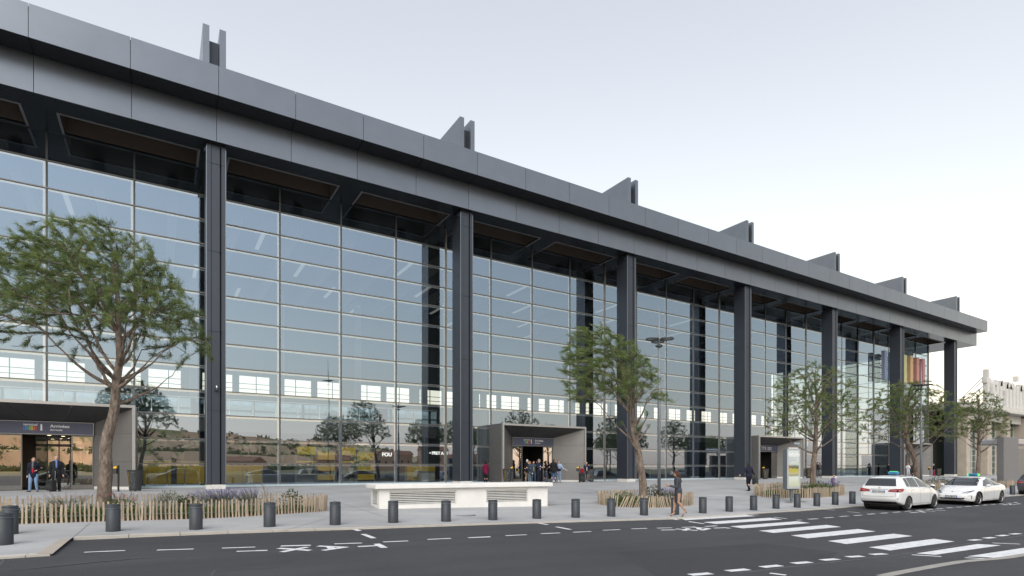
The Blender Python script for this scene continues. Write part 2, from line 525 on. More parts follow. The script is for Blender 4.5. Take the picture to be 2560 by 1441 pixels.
# ---- road markings: each stroke an own child of the road
def mark(quad, name, road_z=0.004):
    m_ = MB(); m_.poly([(p.x, p.y, p.z + road_z) for p in quad]); return m_.build(name, M['paint'], road)
def stroke(p0, p1, w, name):
    a, b = at_road(*p0), at_road(*p1)
    d = b - a; nrm = Vector((-d.y, d.x, 0)).normalized() * (w / 2)
    return mark([a - nrm, b - nrm, b + nrm, a + nrm], name)
def Z(o, k): return lambda p: (o[0] + p[0] / k, o[1] + p[1] / k)
z1 = Z((1700, 1240), 2.977); z2 = Z((0, 1180), 3.657); z3 = Z((640, 900), 2.664); z4 = Z((1140, 1000), 4.0); z5 = Z((2140, 1170), 6.095)
for q in [[(0, 168), (40, 182), (565, 152), (490, 141)], [(172, 197), (270, 211), (762, 177), (670, 164)], [(370, 228), (468, 243), (970, 203), (868, 190)],
          [(585, 261), (697, 277), (1200, 232), (1090, 217)], [(825, 296), (950, 317), (1455, 266), (1325, 248)], [(1100, 337), (1240, 360), (1732, 300), (1590, 283)],
          [(1405, 384), (1562, 408), (2043, 341), (1890, 321)], [(1757, 430), (1900, 440), (2390, 369), (2215, 360)], [(2135, 452), (2345, 462), (2760, 408), (2640, 376)]]:
    mark([at_road(*z1(p)) for p in q], 'zebra_stripe')
for a, b in [((75, 590), (230, 578)), ((352, 561), (505, 548)), ((608, 532), (748, 519)), ((842, 504), (970, 494)), ((1055, 480), (1172, 471)), ((1245, 456), (1358, 450)), ((1425, 438), (1528, 432)), ((2160, 333), (2230, 326)), ((2268, 317), (2335, 310)), ((2368, 300), (2432, 293)), ((2465, 287), (2528, 281))]:
    stroke(z1(a), z1(b), 0.16, 'lane_dash')
for a, b in [((870, 182), (905, 181)), ((955, 175), (1025, 171)), ((1075, 165), (1140, 161)), ((1188, 155), (1250, 151)), ((1295, 148), (1353, 144)), ((1395, 138), (1450, 134)), ((1490, 131), (1545, 127)), ((1585, 124), (1637, 120))]:
    stroke(z1(a), z1(b), 0.13, 'bay_dash')
for a, b in [((740, 664), (850, 658)), ((1075, 638), (1170, 630)), ((1225, 626), (1325, 620)), ((1380, 613), (1475, 607)), ((1525, 602), (1615, 598)), ((1663, 592), (1755, 586)), ((1800, 582), (1875, 577)), ((1930, 571), (2005, 565)), ((2050, 560), (2130, 556)), ((2180, 552), (2250, 547)), ((2300, 542), (2365, 538)), ((2400, 533), (2460, 528))]:
    stroke(z5(a), z5(b), 0.13, 'bay_dash')
for a, b in [((500, 137), (587, 145)), ((695, 159), (795, 171)), ((70, 194), (175, 209)), ((1062, 100), (1150, 108)), ((1245, 118), (1340, 128)), ((2325, 352), (2530, 360)), ((1725, 440), (1945, 453)), ((2120, 462), (2305, 470)), ((668, 577), (790, 592))]:
    stroke(z1(a), z1(b), 0.09, 'bay_line')
for a, b in [((770, 737), (1145, 721)), ((1435, 717), (1770, 707)), ((2030, 699), (2333, 689)), ((2163, 729), (2445, 720))]:
    stroke(z2(a), z2(b), 0.10, 'bay_dash')
for a, b in [((522, 1227), (705, 1221)), ((847, 1214), (1013, 1207)), ((1142, 1197), (1298, 1190)), ((1415, 1186), (1558, 1180)), ((0, 1272), (73, 1270))]:
    stroke(z3(a), z3(b), 0.11, 'bay_dash')
for a, b in [((630, 1122), (690, 1140)), ((712, 1161), (785, 1189))]: stroke(z3(a), z3(b), 0.13, 'bay_line')
for a, b in [((678, 1245), (815, 1238)), ((803, 1226), (855, 1253)), ((412, 1241), (605, 1250)), ((445, 1270), (607, 1247)), ((490, 1246), (507, 1261)), ((150, 1256), (363, 1270)), ((172, 1281), (340, 1248)), ((165, 1241), (365, 1236))]:
    stroke(z3(a), z3(b), 0.14, 'taxi_letter_stroke')
for a, b in [((120, 1380), (343, 1370)), ((497, 1360), (705, 1350)), ((847, 1340), (1040, 1332)), ((1170, 1326), (1352, 1317)), ((1470, 1306), (1642, 1299)), ((1755, 1292), (1910, 1286)), ((2010, 1284), (2160, 1281)), ((2258, 1277), (2395, 1272)), ((2490, 1267), (2560, 1264))]:
    stroke(z4(a), z4(b), 0.11, 'bay_dash')
for a, b in [((800, 1229), (918, 1250)), ((1003, 1271), (1145, 1298)), ((2118, 1186), (2225, 1202)), ((2330, 1218), (2478, 1241))]: stroke(z4(a), z4(b), 0.12, 'bay_line')
for a, b in [((2195, 1292), (2415, 1308)), ((2280, 1308), (2325, 1286)), ((2052, 1304), (2192, 1301))]: stroke(z4(a), z4(b), 0.14, 'taxi_letter_stroke')
for a, b in [((85, 233), (222, 245)), ((160, 257), (218, 244)), ((135, 240), (150, 252)), ((250, 241), (345, 238)), ((320, 236), (372, 243)), ((188, 229), (275, 224))]: stroke(z1(a), z1(b), 0.14, 'taxi_letter_stroke')
for a, b in [((825, 684), (950, 677)), ((915, 650), (1010, 645)), ((965, 662), (1045, 680)), ((1010, 655), (1140, 660)), ((1150, 660), (1195, 665)), ((1200, 645), (1360, 652)), ((2235, 565), (2310, 560)), ((2340, 550), (2400, 562)), ((2330, 562), (2440, 556)), ((2460, 552), (2500, 548))]: stroke(z5(a), z5(b), 0.14, 'taxi_letter_stroke')
# beige concrete channel along the near lane, and repair seams in the asphalt
M['channel'] = mat('concrete channel', (0.30, 0.285, 0.26), 0.85, 0, 0.12, 3.0)
prev = None; L_ = [(1500, 600), (1640, 571), (1780, 545), (1940, 516), (2100, 490), (2200, 481), (2300, 474), (2430, 461), (2560, 440), (2760, 405)]
m_ = MB()
for a, b in zip(L_, L_[1:]):
    p, q = at_road(*z1(a)), at_road(*z1(b)); d = q - p; nr = Vector((-d.y, d.x, 0)).normalized() * 0.09
    m_.poly([(t.x, t.y, t.z + 0.005) for t in (p - nr, q - nr, q + nr, p + nr)])
m_.build('drain_channel', M['channel'], road)
M['seam'] = mat('asphalt seam', (0.05, 0.05, 0.053), 0.9, 0, 0.3, 5.0, col2=(0.085, 0.085, 0.088))
for pts_, w_ in (([(430, 578), (800, 532), (1240, 484), (1640, 438), (2050, 372), (2560, 295)], 0.035),):
    for a, b in zip(pts_, pts_[1:]):
        p, q = at_road(*z1(a)), at_road(*z1(b)); d = q - p; nr = Vector((-d.y, d.x, 0)).normalized() * w_
        m_ = MB(); m_.poly([(t.x, t.y, t.z + 0.003) for t in (p - nr, q - nr, q + nr, p + nr)]); m_.build('asphalt_seam', M['seam'], road)
for pts_, w_ in (([(60, 905), (420, 872), (900, 822), (1500, 772), (2100, 742), (2560, 728)], 0.03), ([(1930, 955), (1965, 900), (2080, 893), (2400, 880), (2560, 872)], 0.02), ([(0, 860), (40, 800), (70, 780)], 0.02)):
    for a, b in zip(pts_, pts_[1:]):
        p, q = at_road(*z2(a)), at_road(*z2(b)); d = q - p; nr = Vector((-d.y, d.x, 0)).normalized() * w_
        m_ = MB(); m_.poly([(t.x, t.y, t.z + 0.003) for t in (p - nr, q - nr, q + nr, p + nr)]); m_.build('asphalt_seam', M['seam'], road)
M['patch'] = mat('newer asphalt', (0.033, 0.034, 0.038), 0.92, 0, 0.15, 0.8, bump=0.5, bscale=130)
m_ = MB(); m_.poly([(t.x, t.y, t.z + 0.002) for t in [at_road(*z1(p)) for p in ((-480, 420), (-100, 640), (1120, 470), (1180, 420), (620, 355))]]); m_.build('asphalt_patch', M['patch'], road)

# ------------------------------------------------------------------ the glazed terminal hall
G0, MOD, BAY = 2.56, 3.7675, 15.07
VG = 37.6                                # glass plane
hall = empty('terminal_building', (G0, VG, 0), 0, 'long glazed airport hall with grey metal fascia, tall columns and roof fins', 'building')
HO = (-G0, -VG, 0)
def hb(mb_, name, mats, parent=hall, **k):
    """build in world axes under the hall"""
    o = mb_.build(name, mats, parent, **k)
    if parent is hall: o.location = HO
    return o
U_END, U_BEG = 98.95, -35.0
KB, KE = -10, 24                          # module range: glass from G0-10*MOD to G0+24*MOD
UG0, UG1 = G0 + KB * MOD, G0 + KE * MOD
zr = [0.12] + [1.39 + 1.42 * k for k in range(12)] + [18.5]
PORT = [-8.9 + 30.14 * k for k in range(4)]
def in_portal(u0, u1, z1_):
    return any(u0 > p - 0.35 and u1 < p + 8.1 and z1_ < 4.4 for p in PORT)

# fascia panels (upper, lower), each its own piece
k = KB
while True:
    a, b = G0 + k * MOD, min(G0 + (k + 1) * MOD, U_END)
    if a >= U_END - 0.1: break
    g = 0.012
    m_ = MB(); m_.box(a + g, b - g, 32.76, 32.84, 20.27, 21.78); hb(m_, 'upper_fascia_panel', M['fascia'])
    m_ = MB(); m_.box(a + g, b - g, 32.86, 33.99, 20.262, 20.30); hb(m_, 'upper_soffit_panel', M['soffit'])
    m_ = MB(); m_.box(a + g, b - g, 34.0, 34.08, 18.51, 20.258); hb(m_, 'lower_fascia_panel', M['fascia'])
    k += 1
m_ = MB()
m_.box(U_BEG - 3, U_END - 0.05, 32.86, 63, 20.32, 21.70)
m_.box(U_BEG - 3, U_END - 0.05, 34.10, 63, 20.14, 20.31); m_.box(U_BEG - 3, U_END - 0.05, 34.10, 34.2, 18.63, 20.13); m_.box(U_BEG - 3, U_END - 0.05, 41.0, 63, 18.72, 20.13)
hb(m_, 'roof', M['gap'])
m_ = MB(); m_.box(U_END - 0.04, U_END + 0.03, 32.78, 63, 20.28, 21.77); m_.box(U_END - 0.04, U_END + 0.03, 34.02, 63, 18.52, 20.25); hb(m_, 'end_fascia', M['fascia'])

# soffit at 18.5 with coffer openings: build strips round the holes
cof = []
for b in range(-3, 7):
    c0 = G0 + b * BAY
    for a0, a1 in ((0.78, 6.75), (8.30, 14.27)):
        if c0 + a0 > UG0 and c0 + a1 < UG1: cof.append((c0 + a0, c0 + a1))
cv0, cv1 = 35.47, 37.45
m_ = MB()
m_.box(U_BEG, U_END - 0.05, 34.09, cv0, 18.52, 18.62)
m_.box(U_BEG, U_END - 0.05, cv1, 41.0, 18.521, 18.62)
e = U_BEG
for a, b in cof + [(U_END - 0.05, None)]:
    m_.box(e, a, cv0, cv1, 18.522, 18.62); e = b
m_.box(UG1 + 0.3, U_END - 0.05, 41.0, 62, 18.523, 18.62)
hb(m_, 'soffit', M['soffit'])
for a, b in cof:
    m_ = MB()
    z0, z1_ = 18.60, 20.10
    w = 0.02
    m_.box(a - w, b + w, cv1, cv1 + w, 18.63, z1_)      # back lining
    m_.box(a - w, a, cv0, cv1, 18.63, z1_); m_.box(b, b + w, cv0, cv1, 18.63, z1_)
    m_.box(a - w, b + w, cv0 - w, cv0, 18.63, z1_)
    m_.box(a - w, b + w, cv0 - w, cv1 + w, z1_, z1_ + 0.02, 1)
    o = hb(m_, 'soffit_coffer', [M['coffer'], M['soffit']])
    m_ = MB(); f = 0.11
    m_.box(a - f, b + f, cv0 - f, cv0, 18.495, 18.519); m_.box(a - f, a, cv0 + .002, cv1, 18.495, 18.519); m_.box(b, b + f, cv0 + .002, cv1, 18.495, 18.519)
    m_.build('coffer_frame', M['coffer_frame'], o)

# columns: H-shaped cladding in storey-high pieces, pale plinth
segs = [0.24, 4.2, 8.47, 12.74, 17.45, 18.40]
cproto = None
for i in range(-2, 7):
    c = G0 + i * BAY
    if cproto is None:
        croot = MB(); croot.box(-0.46, 0.46, 0.02, 1.19, 0.0, 0.235)
        cplinth = croot.mesh('column_plinth', M['plinth'])
        cmesh = []
        for z0, z1_ in zip(segs, segs[1:]):
            g = 0.012
            m_ = MB()
            m_.box(-0.475, -0.245, 0.0, 1.22, z0 + g, z1_, 0)           # left flange and side
            m_.box(0.255, 0.475, 0.0, 1.22, z0 + g, z1_, 0)
            m_.box(-0.222, 0.175, 0.035, 1.18, z0 + g, z1_, 0)          # web
            m_.box(-0.245, 0.255, 0.14, 1.1, z0 + g * 0.5, z1_ - g * .5, 1)  # groove behind
            m_.box(-0.47, 0.47, 0.02, 1.2, z0, z0 + g - 0.001, 1)
            cmesh.append(m_.mesh('column_panel', [M['column'], M['gap']]))
        m_ = MB()
        m_.box(0.445, 0.478, -0.008, -0.001, 0.3, 18.3)
        m_.box(-0.478, -0.445, -0.008, -0.001, 0.3, 18.3)
        cstrip = m_.mesh('column_edge', M['strip'])
        m_ = MB(); m_.box(-0.42, 0.42, 0.06, 1.1, 18.40, 18.519); m_.box(-0.56, -0.48, 0.2, 0.45, 18.1, 18.3)
        ctop = m_.mesh('column_head', M['column'])
        cproto = 1
    cc = empty('column'); adopt(cc, hall); cc.location = (c - G0, 34.3 - VG, 0)
    for me in cmesh: link_mesh('cladding_panel', me, cc)
    link_mesh('plinth', cplinth, cc); link_mesh('edge_strip', cstrip, cc); link_mesh('column_head', ctop, cc)
    # roof fins above: two blades and the box between
    ff = empty('roof_fin'); adopt(ff, hall); ff.location = (c - G0 - 0.05, 34.0 - VG, 0)
    for a, b in ((-0.60, -0.29), (0.19, 0.50)):
        m_ = MB(); m_.box(a, b, 0.0, 3.2, 21.71, 24.55); m_.box(a, b, 3.22, 9.0, 21.71, 24.55); m_.box(a, b, 9.02, 28, 21.71, 24.55); m_.build('fin_blade', M['fascia'], ff)
    m_ = MB(); m_.box(-0.28, 0.18, 0.55, 27, 21.71, 24.1); m_.build('fin_infill', M['column'], ff)

# glazing: transoms, mullions, panes
for b in range(-3, 6):
    u0, u1 = max(UG0, G0 + b * BAY), min(UG1, G0 + (b + 1) * BAY)
    if u1 <= u0: continue
    for j, z in enumerate(zr[:-1]):
        spans = [(u0, u1)]
        if z < 4.1:
            for p in PORT:
                ns = []
                for a, c in spans:
                    if c <= p - 0.02 or a >= p + 7.82: ns.append((a, c)); continue
                    if a < p - 0.02: ns.append((a, p - 0.02))
                    if c > p + 7.82: ns.append((p + 7.82, c))
                spans = ns
        for a, c in spans:
            m_ = MB()
            if j == 0: m_.box(a + .003, c - .003, VG - 0.06, VG + 0.10, 0.0, 0.12)
            else: m_.box(a + .003, c - .003, VG - 0.055, VG + 0.06, z - 0.027, z + 0.027)
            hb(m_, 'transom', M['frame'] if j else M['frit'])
for k in range(KB, KE + 1):
    u = G0 + k * MOD
    main = (k % 4 == 0)
    z0 = 4.32 if any(p - 0.02 < u < p + 7.82 for p in PORT) else 0.0
    m_ = MB()
    if main: m_.box(u - 0.06, u + 0.06, VG - 0.075, VG + 0.16, z0, 18.5)
    else: m_.box(u - 0.045, u + 0.045, VG - 0.03, VG + 0.16, z0, 18.5)
    hb(m_, 'mullion', M['frame'] if main else M['mullion'])
def pane_mesh(h, bead):
    w = MOD - 0.075; b = 0.12
    m_ = MB()
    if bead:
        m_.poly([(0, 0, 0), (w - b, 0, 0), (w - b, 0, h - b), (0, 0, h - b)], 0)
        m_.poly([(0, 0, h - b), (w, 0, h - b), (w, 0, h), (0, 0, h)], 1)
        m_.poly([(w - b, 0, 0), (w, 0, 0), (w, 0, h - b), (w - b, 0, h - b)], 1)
    else:
        m_.poly([(0, 0, 0), (w, 0, 0), (w, 0, h), (0, 0, h)], 0)
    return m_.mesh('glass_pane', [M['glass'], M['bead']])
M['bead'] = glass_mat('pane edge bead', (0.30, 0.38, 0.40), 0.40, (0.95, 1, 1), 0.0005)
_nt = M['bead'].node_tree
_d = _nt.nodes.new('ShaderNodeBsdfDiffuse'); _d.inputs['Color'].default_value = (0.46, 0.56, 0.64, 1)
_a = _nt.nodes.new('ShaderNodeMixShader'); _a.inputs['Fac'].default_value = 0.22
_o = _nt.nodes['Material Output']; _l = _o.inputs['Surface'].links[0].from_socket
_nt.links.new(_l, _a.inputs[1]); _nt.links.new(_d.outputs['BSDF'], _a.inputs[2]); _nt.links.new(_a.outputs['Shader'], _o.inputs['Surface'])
pane_of = {}
cells = []
for k in range(KB, KE):
    u = G0 + k * MOD + 0.0375
    for j, (z0, z1_) in enumerate(zip(zr, zr[1:])):
        if in_portal(u, u + MOD - 0.08, z1_): continue
        cells.append((k, j, u, z0 + (0.027 if j else 0), z1_ - 0.027 if j < 12 else z1_ - 0.0))
vis = [c for c in cells if -3 <= c[0]]
vis.sort(key=lambda c: c[2])
single = set(id(c) for c in vis[:298])
rest = MB()
for c in cells:
    k, j, u, z0, z1_ = c
    h = round(z1_ - z0, 4)
    if id(c) in single:
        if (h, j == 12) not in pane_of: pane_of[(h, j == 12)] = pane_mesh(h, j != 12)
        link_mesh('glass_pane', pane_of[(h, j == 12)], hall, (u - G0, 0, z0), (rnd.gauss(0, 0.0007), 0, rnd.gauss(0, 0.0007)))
    else:
        w = MOD - 0.075; b = 0.12; y = VG
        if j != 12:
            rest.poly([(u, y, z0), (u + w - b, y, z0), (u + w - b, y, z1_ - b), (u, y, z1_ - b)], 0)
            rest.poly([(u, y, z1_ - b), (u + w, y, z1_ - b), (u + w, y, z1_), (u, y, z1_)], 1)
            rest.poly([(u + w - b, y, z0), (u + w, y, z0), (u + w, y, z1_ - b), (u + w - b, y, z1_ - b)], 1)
        else: rest.poly([(u, y, z0), (u + w, y, z0), (u + w, y, z1_), (u, y, z1_)], 0)
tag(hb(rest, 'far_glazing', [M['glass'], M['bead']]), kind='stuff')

# end wall of the hall (right), glazed
m_ = MB(); e = MB()
for j, (z0, z1_) in enumerate(zip(zr, zr[1:])):
    for q in range(6):
        e.poly([(UG1 + .05, VG + .1 + q * 4, z0 + .04), (UG1 + .05, VG + 4.0 + q * 4, z0 + .04), (UG1 + .05, VG + 4.0 + q * 4, z1_ - .04), (UG1 + .05, VG + .1 + q * 4, z1_ - .04)])
    m_.box(UG1, UG1 + .12, VG + .2, 62, z0 - .036, z0 + .036)
for q in range(1, 7): m_.box(UG1 - .02, UG1 + .13, VG + q * 4, VG + .1 + q * 4, 0, 18.5)
hb(e, 'end_glazing', M['glass']); hb(m_, 'end_frame', M['frame'])

# ---- inside of the hall
M['in_floor'] = mat('polished hall floor', (0.30, 0.29, 0.27), 0.25, 0, 0.08, 0.8)
M['in_ceil'] = mat('grey hall ceiling', (0.20, 0.205, 0.21), 0.7, 0, 0.08, 0.5)
M['in_beam'] = mat('pale ceiling beam', (0.42, 0.43, 0.44), 0.6, 0, 0.05)
M['in_wall'] = mat('grey green hall wall', (0.20, 0.215, 0.21), 0.7, 0, 0.12, 0.25)
m_ = MB(); m_.box(UG0, UG1, VG + 0.11, 62, -0.3, 0.02); hb(m_, 'hall_floor', M['in_floor'])
m_ = MB(); m_.box(UG0, UG1 - .05, 41.0, 62.0, 18.45, 18.70); hb(m_, 'hall_ceiling', M['in_ceil'])
for k in range(KB + 1, KE):
    u = G0 + (k + 0.5) * MOD
    m_ = MB(); m_.box(u - 0.28, u + 0.28, 41.5, 61.9, 17.55, 18.44); hb(m_, 'ceiling_beam', M['in_beam'])
M['lamp_strip'] = emit_mat('lit ceiling lamp', (1.0, 0.96, 0.88), 0.16)
for k in range(KB + 1, KE):
    u = G0 + k * MOD
    m_ = MB()
    for v in (44, 49, 54, 59):
        if (k * 7 + int(v)) % 3 == 0: m_.box(u - 0.14, u + 0.14, v, v + 3.6, 17.95, 18.03)
    hb(m_, 'ceiling_lamp', M['lamp_strip'])
VR = 62.0
m_ = MB()
m_.box(UG0, UG1, VR, VR + 0.3, 0, 8.5); m_.box(UG0, UG1, VR, VR + 0.3, 10.3, 18.5)
for i in range(-3, 7):
    c = G0 + i * BAY
    for a, b in ((-.9, .9), (3.5, 4.1), (6.9, 8.1), (11.0, 11.6)): m_.box(c + a, c + b, VR + .002, VR + 0.29, 8.5, 10.3)
hb(m_, 'rear_wall', M['in_wall'])
# clerestory glazing
mm = bpy.data.materials.new('clear clerestory glass'); mm.use_nodes = True
nt = mm.node_tree; nt.nodes.remove(nt.nodes['Principled BSDF'])
t_ = nt.nodes.new('ShaderNodeBsdfTransparent'); t_.inputs['Color'].default_value = (0.95, 0.95, 0.95, 1)
nt.links.new(t_.outputs['BSDF'], nt.nodes['Material Output'].inputs['Surface'])
M['clere'] = mm
u = UG0
while u < UG1 - 0.1:
    m_ = MB(); m_.poly([(u + .05, VR + .12, 8.5), (min(u + MOD, UG1) - .05, VR + .12, 8.5), (min(u + MOD, UG1) - .05, VR + .12, 10.3), (u + .05, VR + .12, 10.3)])
    o = hb(m_, 'clerestory_window', M['clere'])
    m_ = MB()
    for z in (9.0, 9.5): m_.box(u, u + MOD, VR + .05, VR + .1, z - .03, z + .03)
    for q in (0.0, 0.5): m_.box(u + q * MOD - .04, u + q * MOD + .04, VR + .04, VR + .1, 8.5, 10.3)
    m_.build('window_bars', M['mullion'], o)
    u += MOD
m_ = MB()
for i in range(-3, 7):
    for a in (0, 7.5):
        c = G0 + i * BAY + a
        m_.box(c - .3, c + .3, 59.0, 59.6, 0.02, 18.4)
tag(hb(m_, 'hall_posts', M['in_beam']), kind='stuff')
# shop zone: dark back wall, lowered deck above it
m_ = MB(); m_.box(-18, 19.5, 46.0, 46.2, 0.02, 4.3); m_.box(-18, 19.5, 43.4, 61.5, 4.3, 4.75); m_.box(-18, 19.5, 43.40, 43.55, 3.6, 4.299); m_.box(34, 92, 52.0, 52.2, 0.02, 4.6); hb(m_, 'shop_wall', M['dark'])
m_ = MB(); m_.box(-18, 19.5, 43.38, 43.395, 4.72, 5.75); hb(m_, 'mezzanine_rail', M['glass'])
m_ = MB()
for i in range(24): m_.box(-17 + i * 1.5, -16.95 + i * 1.5, 43.3, 43.37, 4.75, 5.8)
m_.box(-18, 19.5, 43.29, 43.375, 5.8, 5.86); hb(m_, 'rail_frame', M['steel'])

M['shop_fill'] = emit_mat('added shop fill light', (1.0, 0.93, 0.80), 45.0)  # added fill light that brightens the shop behind the glass
for i in range(9):
    x_ = G0 + (i - 4.2) * MOD
    m_ = MB(); m_.box(x_, x_ + 2.4, 38.62, 38.66, 4.12, 4.36); hl_ = hb(m_, 'fill_shield', M['portal'])  # shield that hides the added emitter from outside
    m_ = MB(); m_.poly([(x_ + .1, 38.675, 4.16), (x_ + 2.3, 38.675, 4.16), (x_ + 2.3, 38.675, 4.32), (x_ + .1, 38.675, 4.32)][::-1]); m_.build('fill_face', M['shop_fill'], hl_)
# ---- entrance portals
def slab(mb_, q, t, m=0):
    """thin solid from a quad, thickness t along its normal"""
    q = [Vector(p) for p in q]
    nrm = (q[1] - q[0]).cross(q[3] - q[0]).normalized() * t
    p = [tuple(a) for a in q] + [tuple(a + nrm) for a in q]
    mb_.faces(p, [(0, 1, 2, 3), (7, 6, 5, 4), (0, 4, 5, 1), (1, 5, 6, 2), (2, 6, 7, 3), (3, 7, 4, 0)], m)
M['led'] = emit_mat('warm downlight', (1.0, 0.8, 0.5), 6.0)
SIGN_TXT = [('Arrivées', 'Arrivals'), ('Arrivées', 'Arrivals'), ('Départs', 'Departures'), ('Départs', 'Departures')]
BARS = [(0.10, 0.17, 0.50), (0.03, 0.32, 0.66), (0.06, 0.42, 0.25), (0.42, 0.52, 0.06), (0.85, 0.50, 0.03), (0.70, 0.17, 0.03), (0.55, 0.05, 0.04)]
for i, c in enumerate(BARS): M['bar%d' % i] = mat('logo stripe %d' % i, c, 0.5, 0, 0.02)
for pi, P0 in enumerate(PORT):
    po = empty('entrance_portal'); adopt(po, hall); po.location = (P0 - G0, 35.6 - VG, 0)
    W_, H_, D_ = 7.8, 4.4, 2.0
    A0, A1, IH = 2.0, 5.9, 3.55
    rows = [0.16, 1.46, 2.92]
    # outer side cheeks
    for x0, x1 in ((0.0, 0.06), (W_ - 0.06, W_)):
        for z0, z1_ in ((0.02, 0.15), (0.16, 1.45), (1.46, 2.91), (2.92, H_ - 0.02)):
            m_ = MB(); m_.box(x0, x1, 0.16, D_ - .03, z0, z1_); m_.build('side_panel', M['portal'], po)
    m_ = MB(); m_.box(0.0, W_, 0.16, D_ - .03, H_ - 0.018, H_); m_.build('top_panel', M['portal'], po)
    # light front trim
    m_ = MB(); m_.box(0, 0.14, 0, 0.15, 0.02, H_ - 0.14); m_.box(W_ - 0.14, W_, 0, 0.15, 0.02, H_ - 0.14); m_.box(0, W_, 0, 0.15, H_ - 0.139, H_ + .002); m_.build('front_trim', M['portal_edge'], po)
    # splayed cheeks
    iy = D_ - 0.06
    def cut(z, top0, top1): return min(z, top0), min(z, top1)
    for side in (0, 1):
        xo, xi = (0.15, A0) if side == 0 else (W_ - 0.15, A1)
        for z0, z1_ in ((0.16, 1.455), (1.465, 2.915), (2.925, 99)):
            to, ti = (min(z1_, H_ - 0.15), min(z1_, IH))
            q = [(xo, 0.1, z0), (xi, iy, z0), (xi, iy, ti), (xo, 0.1, to)]
            if side == 0: q = [q[1], q[0], q[3], q[2]]
            m_ = MB(); slab(m_, q, 0.04); m_.build('splay_panel', M['portal'], po)
        q = [(xo, 0.12, 0.0), (xi, iy, 0.0), (xi, iy, 0.15), (xo, 0.12, 0.15)]
        if side == 0: q = [q[1], q[0], q[3], q[2]]
        m_ = MB(); slab(m_, q, 0.03); m_.build('splay_plinth', M['plinth'] if side else M['portal_edge'], po)
    # sloping ceiling in three pieces
    for t in range(3):
        f0, f1 = t / 3 + 0.002, (t + 1) / 3 - 0.002
        xo0, xo1 = 0.15 + (W_ - 0.3) * f0, 0.15 + (W_ - 0.3) * f1
        xi0, xi1 = A0 + (A1 - A0) * f0, A0 + (A1 - A0) * f1
        m_ = MB(); slab(m_, [(xo0, 0.1, H_ - 0.15), (xi0, iy, IH), (xi1, iy, IH), (xo1, 0.1, H_ - 0.15)], 0.03); m_.build('ceiling_panel', M['portal_soffit'], po)
    # doors: two fixed side lights, opening, frames
    y = iy
    for x0, x1 in ((A0 + 0.02, A0 + 0.96), (A1 - 0.96, A1 - 0.02)):
        fr_ = MB()
        fr_.box(x0, x0 + .05, y, y + .06, 0.02, 2.84); fr_.box(x1 - .05, x1, y, y + .06, 0.02, 2.84); fr_.box(x0 + .05, x1 - .05, y, y + .06, 0.02, 0.24); fr_.box(x0 + .05, x1 - .05, y, y + .06, 2.78, 2.84)
        fr_.build('door_frame', M['frame'], po)
        gl_ = MB(); gl_.poly([(x0 + .05, y + .03, 0.24), (x1 - .05, y + .03, 0.24), (x1 - .05, y + .03, 2.78), (x0 + .05, y + .03, 2.78)]); gl_.build('door_leaf', M['door_glass'], po)
    # vestibule behind
    m_ = MB()
    xa, xb, yb = A0 + 0.9, A1 - 0.9, y + 4.2
    m_.box(A0 - .3, A0 + .9, yb - .1, yb, 0.02, 2.95); m_.box(A1 - .9, A1 + .3, yb - .1, yb, 0.02, 2.95)
    m_.box(A0 - .35, A0 - .3, y + .1, yb, 0.02, 2.95); m_.box(A1 + .3, A1 + .35, y + .1, yb, 0.02, 2.95)
    m_.box(A0 - .35, A1 + .35, y + .08, yb, 2.90, 2.98)
    m_.build('vestibule', M['wood'] if pi == 0 else M['dark'], po)
    m_ = MB(); m_.box(A0 - .3, A1 + .3, y + .02, yb, 0.0, 0.031); m_.build('door_mat', M['black'], po)
    m_ = MB()
    for q in range(4): m_.box(xa + .52 * q, xa + .05 + .52 * q, yb - .3, yb - .24, 0.03, 2.9)
    m_.box(xa, xb, yb - .3, yb - .24, 2.35, 2.5); m_.box(xa, xb, yb - .3, yb - .24, 0.95, 1.0); m_.build('inner_door', M['frame'], po)
    m_ = MB(); m_.poly([(xa, yb - .27, 0.03), (xb, yb - .27, 0.03), (xb, yb - .27, 2.9), (xa, yb - .27, 2.9)]); m_.build('inner_glass', M['door_glass'], po)
    m_ = MB()
    for q in range(3): m_.lathe([(0.001, 2.893), (0.09, 2.894)], 12, 0, (xa + .4 + .5 * q, y + 1.0 + .8 * q, 0))
    m_.build('downlight', M['led'], po)
    # transom panel behind the sign
    m_ = MB(); m_.box(A0, A1, y + .07, y + .12, 2.84, 3.6); m_.build('header', M['portal'], po)
    # the sign itself: a thing of its own
    fr1, en1 = SIGN_TXT[pi]
    lab = ['wide slate blue Arrivées sign over the left door behind the big pine', 'slate blue Arrivées sign over the door where people queue',
           'slate blue Départs sign over the door beside the poster totem', 'slate blue Départs sign over the farthest door on the right'][pi]
    sg = empty('entrance_sign', (P0 + A0, 35.6 + y - 0.10, 2.86), 0, lab, 'sign', 'entrance signs of the terminal')
    wS, hS = A1 - A0, 0.66
    m_ = MB(); m_.box(0.02, wS - .02, 0, 0.08, 0.02, hS - .02); m_.build('sign_board', M['sign'], sg)
    m_ = MB(); m_.box(0, wS, -.012, .09, 0, .019); m_.box(0, wS, -.012, .09, hS - .019, hS); m_.box(0, .019, -.012, .09, .019, hS - .019); m_.box(wS - .019, wS, -.012, .09, .019, hS - .019); m_.build('sign_border', M['portal_edge'], sg)
    x0 = 1.02
    k_ = 0.55 / text_width('terminal', 0.12)
    put_text('logo_word', 'terminal', x0, -0.004, 0.43, 0.12, sg, M['white'], sx=k_, depth=0.2)
    for q in range(7):
        m_ = MB(); m_.box(x0 + q * 0.08, x0 + q * 0.08 + 0.045, -0.006, -0.001, 0.20, 0.40); m_.build('colour_bar', M['bar%d' % q], sg)
